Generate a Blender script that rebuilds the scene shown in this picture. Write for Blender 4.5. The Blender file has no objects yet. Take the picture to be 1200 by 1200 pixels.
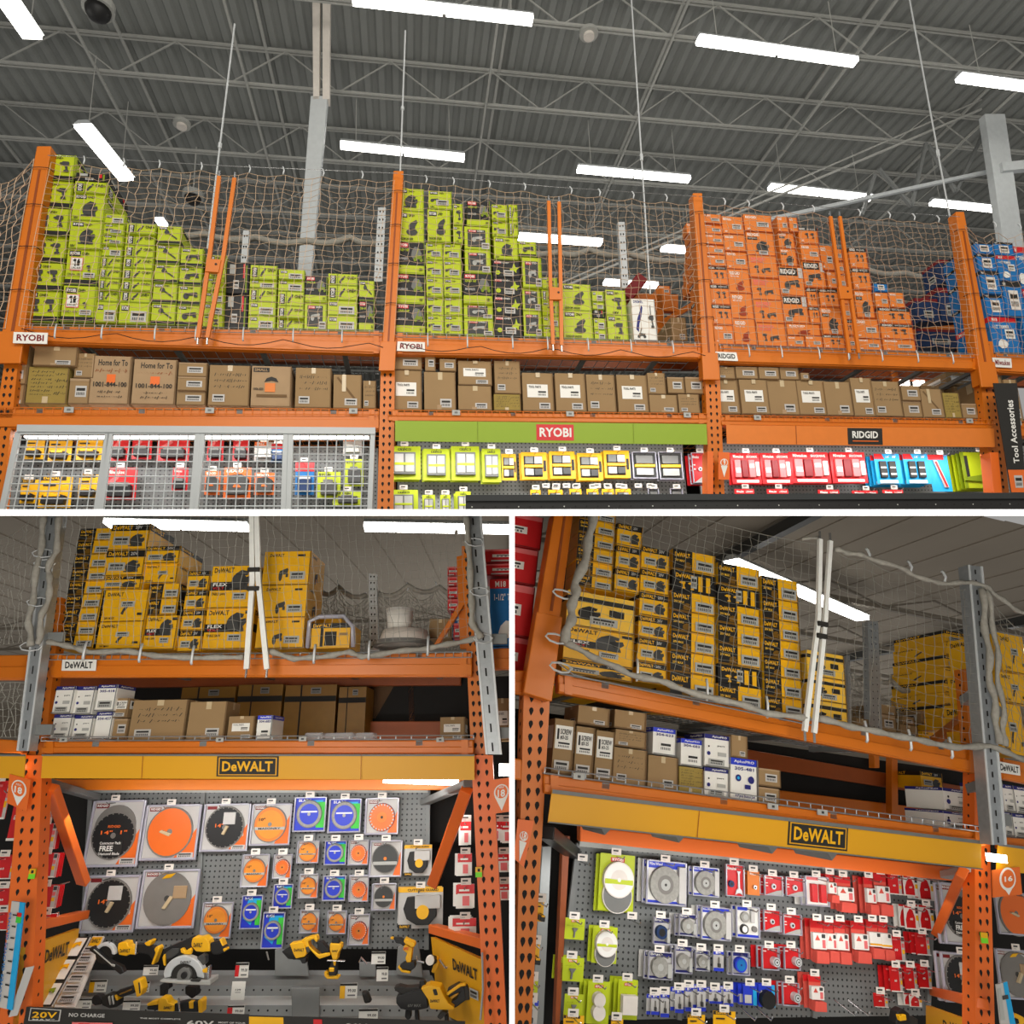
import bpy, bmesh, math, random
from mathutils import Vector, Matrix
random.seed(7)
SC=bpy.context.scene
COL=SC.collection
PIT=math.radians(18); FPX=800.0; H0=.006
UC=Vector((0,-math.sin(PIT),math.cos(PIT)))
# ---------------------------------------------------------------- materials
def lin(c): return tuple(((v/255)/12.92 if v/255<=.04045 else ((v/255+.055)/1.055)**2.4) for v in c)+(1,)
MATS={}
def mat(name,rgb,rough=.5,metal=0,noise=.12,scale=14,emit=0,alpha=1,spec=.4):
    if name in MATS: return MATS[name]
    m=bpy.data.materials.new(name); m.use_nodes=True
    nt=m.node_tree; b=nt.nodes['Principled BSDF']
    c=lin(rgb)
    b.inputs['Roughness'].default_value=rough; b.inputs['Metallic'].default_value=metal
    b.inputs['Specular IOR Level'].default_value=spec
    tc=nt.nodes.new('ShaderNodeTexCoord'); nz=nt.nodes.new('ShaderNodeTexNoise'); nz.inputs['Scale'].default_value=scale
    nz.inputs['Detail'].default_value=3
    nt.links.new(tc.outputs['Object'],nz.inputs['Vector'])
    mx=nt.nodes.new('ShaderNodeMix'); mx.data_type='RGBA'
    mx.inputs[6].default_value=tuple(v*(1-noise) for v in c[:3])+(1,)
    mx.inputs[7].default_value=tuple(min(1,v*(1+noise)) for v in c[:3])+(1,)
    nt.links.new(nz.outputs['Fac'],mx.inputs[0]); nt.links.new(mx.outputs[2],b.inputs['Base Color'])
    if emit:
        b.inputs['Emission Color'].default_value=c; b.inputs['Emission Strength'].default_value=emit
    if alpha<1: b.inputs['Alpha'].default_value=alpha
    MATS[name]=m; return m
def dots_mat(name,rgb,hole,pitch=.05,rad=.2,rough=.5):
    m=mat(name,rgb,rough,0,.06); nt=m.node_tree; b=nt.nodes['Principled BSDF']
    old=b.inputs['Base Color'].links[0].from_socket
    tc=nt.nodes.new('ShaderNodeTexCoord')
    sp=nt.nodes.new('ShaderNodeSeparateXYZ'); nt.links.new(tc.outputs['Object'],sp.inputs[0])
    def mth(op,a,bv=None):
        n=nt.nodes.new('ShaderNodeMath'); n.operation=op
        if hasattr(a,'links'): nt.links.new(a,n.inputs[0])
        else: n.inputs[0].default_value=a
        if bv is not None:
            if hasattr(bv,'links'): nt.links.new(bv,n.inputs[1])
            else: n.inputs[1].default_value=bv
        return n.outputs[0]
    def cell(s): 
        f=mth('FRACT',mth('DIVIDE',mth('ADD',s,100.0),pitch)); d=mth('SUBTRACT',f,.5); return mth('MULTIPLY',d,d)
    r=mth('ADD',cell(sp.outputs[0]),cell(sp.outputs[2])); inside=mth('LESS_THAN',r,rad*rad)
    mx=nt.nodes.new('ShaderNodeMix'); mx.data_type='RGBA'; mx.inputs[7].default_value=lin(hole)
    nt.links.new(old,mx.inputs[6]); nt.links.new(inside,mx.inputs[0]); nt.links.new(mx.outputs[2],b.inputs['Base Color'])
    return m
for n,c,kw in [
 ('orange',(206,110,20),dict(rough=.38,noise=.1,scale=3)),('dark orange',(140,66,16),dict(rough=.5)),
 ('lime',(180,194,22),dict(rough=.45,noise=.06)),('lime dark',(120,138,14),dict(rough=.5)),('lime sign',(140,166,36),dict(rough=.5,noise=.03)),
 ('black',(26,25,24),dict(rough=.5)),('ink',(38,36,32),dict(rough=.6)),('dark grey',(62,62,60),dict()),('mid grey',(112,112,108),dict()),
 ('light grey',(172,172,166),dict(noise=.05)),('white',(232,230,222),dict(noise=.03)),('paper',(190,187,182),dict(noise=.05)),
 ('yellow',(236,176,14),dict(rough=.42,noise=.07)),('yellow panel',(222,160,22),dict(rough=.45,noise=.05,scale=2)),('pale yellow',(240,190,60),dict()),
 ('box orange',(220,122,44),dict(rough=.5,noise=.07)),('box orange dark',(150,52,14),dict()),('red',(206,28,32),dict(rough=.4,noise=.06)),('dark red',(120,16,20),dict()),
 ('pink',(225,110,110),dict()),('blue',(20,110,176),dict(rough=.45)),('dark blue',(14,44,86),dict()),('royal',(38,58,190),dict(rough=.4)),('navy',(34,36,110),dict()),
 ('cyan',(30,160,215),dict()),('green',(60,190,60),dict()),('cardboard',(150,122,84),dict(rough=.8,noise=.1,scale=5)),('cardboard pale',(166,138,104),dict(rough=.8,noise=.1)),
 ('cardboard olive',(150,128,62),dict(rough=.8)),('cardboard shade',(112,86,56),dict(rough=.85)),('tape',(196,176,140),dict(rough=.25)),('belt',(214,84,70),dict(rough=.85)),
 ('cord',(196,168,140),dict(rough=.8)),('cord grey',(150,148,138),dict(rough=.8)),('rope',(152,148,138),dict(rough=.7,scale=40,noise=.3)),
 ('galvanised',(168,172,174),dict(rough=.35,metal=.6,noise=.2,scale=30)),('steel',(190,190,190),dict(rough=.25,metal=.9)),('dark metal',(50,50,50),dict(rough=.4,metal=.5)),
 ('steel grey',(120,122,120),dict(rough=.5)),('column white',(196,200,200),dict(rough=.6)),('cage white',(186,190,190),dict(rough=.4,noise=.03)),
 ('ceiling grey',(140,142,138),dict(rough=.8,noise=.12,scale=1.5)),('joist grey',(172,172,166),dict(rough=.7)),('ceiling brown',(136,126,112),dict(rough=.85,noise=.1,scale=1)),('joist brown',(120,112,100),dict(rough=.8)),
 ('plastic',(172,170,182),dict(rough=.12,noise=.02,spec=.8)),('disc grey',(120,116,110),dict(rough=.5)),('felt',(222,214,204),dict(rough=.9)),('wheel grey',(150,148,140),dict(rough=.6,scale=60,noise=.3)),
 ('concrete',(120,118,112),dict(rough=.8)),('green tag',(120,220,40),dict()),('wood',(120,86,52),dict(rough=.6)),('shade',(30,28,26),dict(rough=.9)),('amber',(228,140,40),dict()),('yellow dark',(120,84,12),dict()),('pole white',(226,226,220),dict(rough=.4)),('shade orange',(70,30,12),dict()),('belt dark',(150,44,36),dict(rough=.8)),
 ('sign orange',(230,108,36),dict(rough=.4,noise=.03)),('bright steel',(205,208,208),dict(rough=.4,metal=.2)),('panel black',(40,42,42),dict(rough=.6)),
 ]: mat(n,c,**kw)
mat('tube',(255,252,244),emit=9); mat('tube soft',(255,250,240),emit=5)
mat('gutter',(255,255,255),emit=1.0,noise=0)  # strips glow to stay pure white, though they are no lamp
dots_mat('pegboard',(116,118,116),(40,40,40),.034,.19); dots_mat('pegboard pale',(150,152,148),(60,60,60),.034,.19)
mat('clear',(225,228,235),rough=.1,alpha=.35,noise=0,spec=.8)
# ---------------------------------------------------------------- frames
class Frame:
    def __init__(s,q,room):
        rx,ry,rz=q[:3]
        s.M=Matrix.Translation(Vector(q[3:6]))@(Matrix.Rotation(rz,4,'Z')@Matrix.Rotation(ry,4,'Y')@Matrix.Rotation(rx,4,'X'))
        s.I=s.M.inverted(); s.o=s.I@Vector((0,0,0)); s.room=room
        s.planes={'top':[(UC,H0)],'ll':[(-UC,H0),(Vector((-1,0,0)),H0)],'lr':[(-UC,H0),(Vector((1,0,0)),H0)]}[room]
    def un(s,px,py,Y=None,Z=None,X=None):
        a=(px-600)/FPX; b=(600-py)/FPX
        d=s.I.to_3x3()@Vector((a,math.cos(PIT)-b*math.sin(PIT),math.sin(PIT)+b*math.cos(PIT)))
        t=(Y-s.o.y)/d.y if Y is not None else ((Z-s.o.z)/d.z if Z is not None else (X-s.o.x)/d.x)
        return s.o+d*t
T=Frame([0.1004, -0.052, 0.1459, -3.5205, 4.1949, 2.7875],'top')
L=Frame([-0.0349, -0.0185, -0.0154, -2.8117, 4.2804, 0.4533],'ll')
R=Frame([-0.0349, 0.1225, 0.2572, 0.2126, 3.5885, 0.2592],'lr')
# ---------------------------------------------------------------- mesh builder
class MB:
    def __init__(s): s.v=[]; s.f=[]; s.m=[]; s.ms=[]
    def mi(s,m):
        if m not in s.ms: s.ms.append(m)
        return s.ms.index(m)
    def poly(s,pts,m):
        n=len(s.v); s.v+= [Vector(p) for p in pts]; s.f.append(tuple(range(n,n+len(pts)))); s.m.append(s.mi(m))
    def raw(s,vs,fs,m):
        n=len(s.v); s.v+=[Vector(p) for p in vs]; k=s.mi(m)
        for f in fs: s.f.append(tuple(n+i for i in f)); s.m.append(k)
    def box(s,x0,x1,y0,y1,z0,z1,m):
        s.raw([(x0,y0,z0),(x1,y0,z0),(x1,y1,z0),(x0,y1,z0),(x0,y0,z1),(x1,y0,z1),(x1,y1,z1),(x0,y1,z1)],
              [(0,3,2,1),(4,5,6,7),(0,1,5,4),(1,2,6,5),(2,3,7,6),(3,0,4,7)],m)
    def hexa(s,a,b,c,d,dv,m):      # front quad bl,br,tr,tl extruded along dv
        dv=Vector(dv); f=[Vector(p) for p in (a,b,c,d)]
        s.raw(f+[p+dv for p in f],[(0,1,2,3),(7,6,5,4),(0,4,5,1),(1,5,6,2),(2,6,7,3),(3,7,4,0)],m)
    def prism(s,pts,dv,m):
        n=len(pts); dv=Vector(dv); P=[Vector(p) for p in pts]
        s.raw(P+[p+dv for p in P],[tuple(range(n)),tuple(range(2*n-1,n-1,-1))]+[(i,i+n,(i+1)%n+n,(i+1)%n) for i in range(n)],m)
    def tube(s,pts,r,m,n=5,caps=True):
        P=[Vector(p) for p in pts]; rings=[]
        for i,p in enumerate(P):
            d=(P[min(i+1,len(P)-1)]-P[max(i-1,0)])
            if d.length<1e-9: d=Vector((0,0,1))
            d.normalize(); a=Vector((0,1,0)) if abs(d.y)<.9 else Vector((1,0,0))
            u=d.cross(a).normalized(); w=d.cross(u)
            rr=r[i] if isinstance(r,(list,tuple)) else r
            rings.append([p+(u*math.cos(2*math.pi*k/n)+w*math.sin(2*math.pi*k/n))*rr for k in range(n)])
        vs=[v for g in rings for v in g]; fs=[]
        for i in range(len(P)-1):
            for k in range(n): fs.append((i*n+k,i*n+(k+1)%n,(i+1)*n+(k+1)%n,(i+1)*n+k))
        if caps: fs.append(tuple(range(n-1,-1,-1))); fs.append(tuple((len(P)-1)*n+k for k in range(n)))
        s.raw(vs,fs,m)
    def bar(s,p,q,w,d,m):         # rectangular bar, w sideways, d in depth (Y)
        p=Vector(p);q=Vector(q); t=(q-p).normalized(); a=Vector((0,1,0)) if abs(t.y)<.8 else Vector((0,0,1))
        u=t.cross(a).normalized()*w/2; v=u.cross(t).normalized()*d/2
        s.raw([p-u-v,p+u-v,p+u+v,p-u+v,q-u-v,q+u-v,q+u+v,q-u+v],[(0,3,2,1),(4,5,6,7),(0,1,5,4),(1,2,6,5),(2,3,7,6),(3,0,4,7)],m)
    def disc(s,c,r,th,m,n=28,rz=None,r_in=0):    # disc facing -Y
        c=Vector(c); rz=rz or r
        ring=[c+Vector((r*math.cos(2*math.pi*k/n),0,rz*math.sin(2*math.pi*k/n))) for k in range(n)]
        s.prism(ring,(0,th,0),m)
    def ztube(s,c,r,z0,z1,m,n=16,r2=None):
        r2=r if r2 is None else r2
        s.tube([(c[0],c[1],z0),(c[0],c[1],z1)],[r,r2],m,n)
def _mesh(name,mb,org,F):
    me=bpy.data.meshes.new(name)
    M=F.M@Matrix.Translation(org)
    vs=[v-org for v in mb.v]
    me.from_pydata([tuple(v) for v in vs],[],mb.f)
    for m in mb.ms: me.materials.append(MATS[m])
    me.polygons.foreach_set('material_index',mb.m)
    # stop the part at the floor slab / partition of its room
    W=[M@v for v in vs]
    need=False
    for n,h in F.planes:
        ds=[w.dot(n)-h for w in W]
        if not ds or max(ds)<=0: bpy.data.meshes.remove(me); return None
        if min(ds)<0: need=True
    if need:
        bm=bmesh.new(); bm.from_mesh(me); I=M.inverted()
        for n,h in F.planes:
            co=I@(n*h); no=(I.to_3x3()@n).normalized()
            bmesh.ops.bisect_plane(bm,geom=bm.verts[:]+bm.edges[:]+bm.faces[:],plane_co=co,plane_no=no,clear_inner=True)
        if not bm.faces: bm.free(); bpy.data.meshes.remove(me); return None
        bm.to_mesh(me); bm.free()
    me.update(); return me
def lab(l):
    for o_,n_ in ((' from the left',' from left'),(' of the left bay',', left bay'),(' of the middle bay',', middle bay'),(' of the right bay',', right bay'),(' of the orange bay',', orange bay'),(' on the blade wall',', blade wall'),(' of the accessory wall',', accessory wall'),
                  (' in the ',' in '),(' at the ',' at '),(' of the ',' of '),(' and white',' white'),(' right of',' right of'),(' the ',' '),(' with ',' with '),(' a ',' '),(' cased',''),(' carded',''),(' top of ',' atop ')):
        if len(l.split())<=16: break
        l=l.replace(o_,n_)
    w_=l.split()
    return l if len(w_)<=16 else ' '.join(w_[:16])
class Thing:
    def __init__(s,name,label,cat,F,org,group=None):
        s.F=F; s.org=Vector(org); s.e=bpy.data.objects.new(name,None); COL.objects.link(s.e)
        s.e.empty_display_size=.05; s.e.matrix_world=F.M@Matrix.Translation(s.org)
        s.e['label']=lab(label); s.e['category']=cat
        if group: s.e['group']=group
    def part(s,name,mb,parent=None,label=None,bevel=0,smooth=False):
        me=_mesh(name,mb,s.org,s.F)
        if me is None: return None
        o=bpy.data.objects.new(name,me); COL.objects.link(o); o.parent=parent or s.e
        if label: o['label']=label
        fin(o,bevel,smooth); return o
def fin(o,bevel,smooth):
    if bevel:
        b=o.modifiers.new('bevel','BEVEL'); b.width=bevel; b.segments=2; b.limit_method='ANGLE'; b.angle_limit=.6
    if smooth:
        for p in o.data.polygons: p.use_smooth=True
def solo(name,label,cat,F,mb,group=None,bevel=0,smooth=False,kind=None):
    xs=[v.x for v in mb.v]; ys=[v.y for v in mb.v]; zs=[v.z for v in mb.v]
    org=Vector(((min(xs)+max(xs))/2,(min(ys)+max(ys))/2,min(zs)))
    me=_mesh(name,mb,org,F)
    if me is None: return None
    o=bpy.data.objects.new(name,me); COL.objects.link(o); o.matrix_world=F.M@Matrix.Translation(org)
    if kind: o['kind']=kind
    if kind!='structure' and label:
        o['label']=lab(label); o['category']=cat
        if group: o['group']=group
    fin(o,bevel,smooth); return o
# ---------------------------------------------------------------- lettering and pictures on faces
TX={}
def text_geo(s,bold=None):
    bold=.03 if s in('DeWALT','RYOBI','RIDGID','FREE','16','18','9') else .022
    k=(s,bold)
    if k in TX: return TX[k]
    cu=bpy.data.curves.new('t','FONT'); cu.body=s; cu.offset=bold; cu.resolution_u=2; cu.space_character=1.03
    o=bpy.data.objects.new('t',cu); COL.objects.link(o)
    dg=bpy.context.evaluated_depsgraph_get(); me=bpy.data.meshes.new_from_object(o.evaluated_get(dg))
    v=[(p.co.x,p.co.y) for p in me.vertices]; f=[tuple(p.vertices) for p in me.polygons]
    x0=min(a for a,b in v);x1=max(a for a,b in v);y0=min(b for a,b in v);y1=max(b for a,b in v)
    v=[((a-x0)/(x1-x0),(b-y0)/(y1-y0)) for a,b in v]
    COL.objects.unlink(o); bpy.data.objects.remove(o); bpy.data.curves.remove(cu); bpy.data.meshes.remove(me)
    TX[k]=(v,f); return TX[k]
def circ(cx,cy,rx,ry,n=18): return [(cx+rx*math.cos(2*math.pi*k/n),cy+ry*math.sin(2*math.pi*k/n)) for k in range(n)]
ICON={
 'drill':[[(.0,.72),(.25,.66),(.25,.62),(.95,.62),(1,.72),(1,.9),(.9,.96),(.3,.96),(.25,.88),(0,.82)],[(.55,.62),(.82,.62),(.9,.2),(.66,.2)],[(.45,.0),(1,.0),(1,.2),(.5,.2)]],
 'driver':[[(.0,.1),(.3,.0),(.45,.3),(.75,.55),(1,.9),(.85,1),(.6,.75),(.25,.5)]],
 'saw':[circ(.42,.45,.36,.42),[(.45,.6),(.95,.7),(1,.5),(.85,.3),(.9,.15),(.7,.12),(.6,.45)],[(0,.05),(.9,.05),(.9,.14),(0,.14)],[(.2,.8),(.5,1),(.85,.9),(.8,.72)]],
 'sander':[circ(.5,.2,.5,.2),[(.25,.3),(.75,.3),(.8,.55),(1,.8),(.9,.95),(.5,.8),(.2,.6)]],
 'grinder':[circ(.2,.4,.2,.35),[(.2,.45),(.9,.5),(1,.8),(.9,.9),(.25,.75)],[(.75,.3),(1,.3),(1,.55),(.75,.55)]],
 'mower':[[(.2,.2),(.8,.2),(.9,.45),(.3,.5)],circ(.25,.15,.14,.15),circ(.8,.15,.14,.15),[(.35,.45),(.42,.45),(.62,1),(.5,1)]],
 'blob':[[(.0,.3),(.3,.0),(.8,.1),(1,.5),(.75,.9),(.35,1),(.1,.7)]],
}
def face(mb,bl,br,tl,tr,els,eps=.0014,out=None):
    bl,br,tl,tr=map(Vector,(bl,br,tl,tr))
    nrm=(br-bl).cross(tl-bl).normalized() if out is None else Vector(out)
    w=((br-bl).length+(tr-tl).length)/2; h=((tl-bl).length+(tr-br).length)/2
    def P(u,v,k): return bl*(1-u)*(1-v)+br*u*(1-v)+tl*(1-u)*v+tr*u*v+nrm*eps*k
    for k,e in enumerate(els,1):
        t=e[0]
        if t=='q': mb.poly([P(e[1],e[2],k),P(e[3],e[2],k),P(e[3],e[4],k),P(e[1],e[4],k)],e[5])
        elif t=='p': mb.poly([P(u,v,k) for u,v in e[1]],e[2])
        elif t=='t':
            v,f=text_geo(e[1]); u0,v0,u1,v1=e[2:6]
            mb.raw([P(u0+(u1-u0)*a,v0+(v1-v0)*b,k) for a,b in v],f,e[6])
        elif t=='tv':    # text reading upwards
            v,f=text_geo(e[1]); u0,v0,u1,v1=e[2:6]
            mb.raw([P(u1-(u1-u0)*b,v0+(v1-v0)*a,k) for a,b in v],f,e[6])
        elif t=='i':
            u0,v0,u1,v1=e[2:6]
            for pl in ICON[e[1]]: mb.poly([P(u0+(u1-u0)*a,v0+(v1-v0)*b,k) for a,b in pl],e[6])
        elif t=='c':     # circle, radius relative to the width
            cx,cy,r=e[1:4]; mb.poly([P(a,b,k) for a,b in circ(cx,cy,r,r*w/h,26)],e[4])
        elif t=='lbl':   # barcode sticker
            u0,v0,u1,v1=e[1:5]; mb.poly([P(u0,v0,k),P(u1,v0,k),P(u1,v1,k),P(u0,v1,k)],e[5] if len(e)>5 else 'paper')
            a=u0+(u1-u0)*.12;b=u1-(u1-u0)*.12; hh=v1-v0
            mb.poly([P(a,v0+hh*.55,k+.5),P(b,v0+hh*.55,k+.5),P(b,v0+hh*.8,k+.5),P(a,v0+hh*.8,k+.5)],'ink')
            for j in range(7):
                uu=a+(b-a)*j/7; mb.poly([P(uu,v0+hh*.15,k+.5),P(uu+(b-a)*.08,v0+hh*.15,k+.5),P(uu+(b-a)*.08,v0+hh*.42,k+.5),P(uu,v0+hh*.42,k+.5)],'dark grey')
        elif t=='w':     # handwriting strokes
            u0,v0,u1,v1,rows=e[1:6]; m=e[6] if len(e)>6 else 'ink'; rr=random.Random(int(u0*99+v0*77+rows+w*1000))
            for r_ in range(rows):
                vv=v0+(v1-v0)*(r_+.5)/rows; st=(v1-v0)/rows*.5; u=u0
                while u<u1:
                    d=rr.uniform(.02,.06); a=rr.uniform(-.5,.5)*st
                    mb.poly([P(u,vv-a,k),P(u+.012,vv-a-.01,k),P(u+d,vv+a+.01,k),P(u+d-.012,vv+a+.02,k)],m); u+=d+rr.uniform(0,.03)
q=lambda *a:('q',)+a
t=lambda *a:('t',)+a
ic=lambda *a:('i',)+a
lb=lambda *a:('lbl',)+a
RY=[q(.06,.80,.40,.95,'ink'),t('RYOBI',.09,.83,.37,.92,'white'),t('ONE+',.44,.83,.66,.92,'ink')]
DW=lambda v0=.8,v1=.93,m='ink',u0=.05,u1=.5: t('DeWALT',u0,v0,u1,v1,m)
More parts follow.
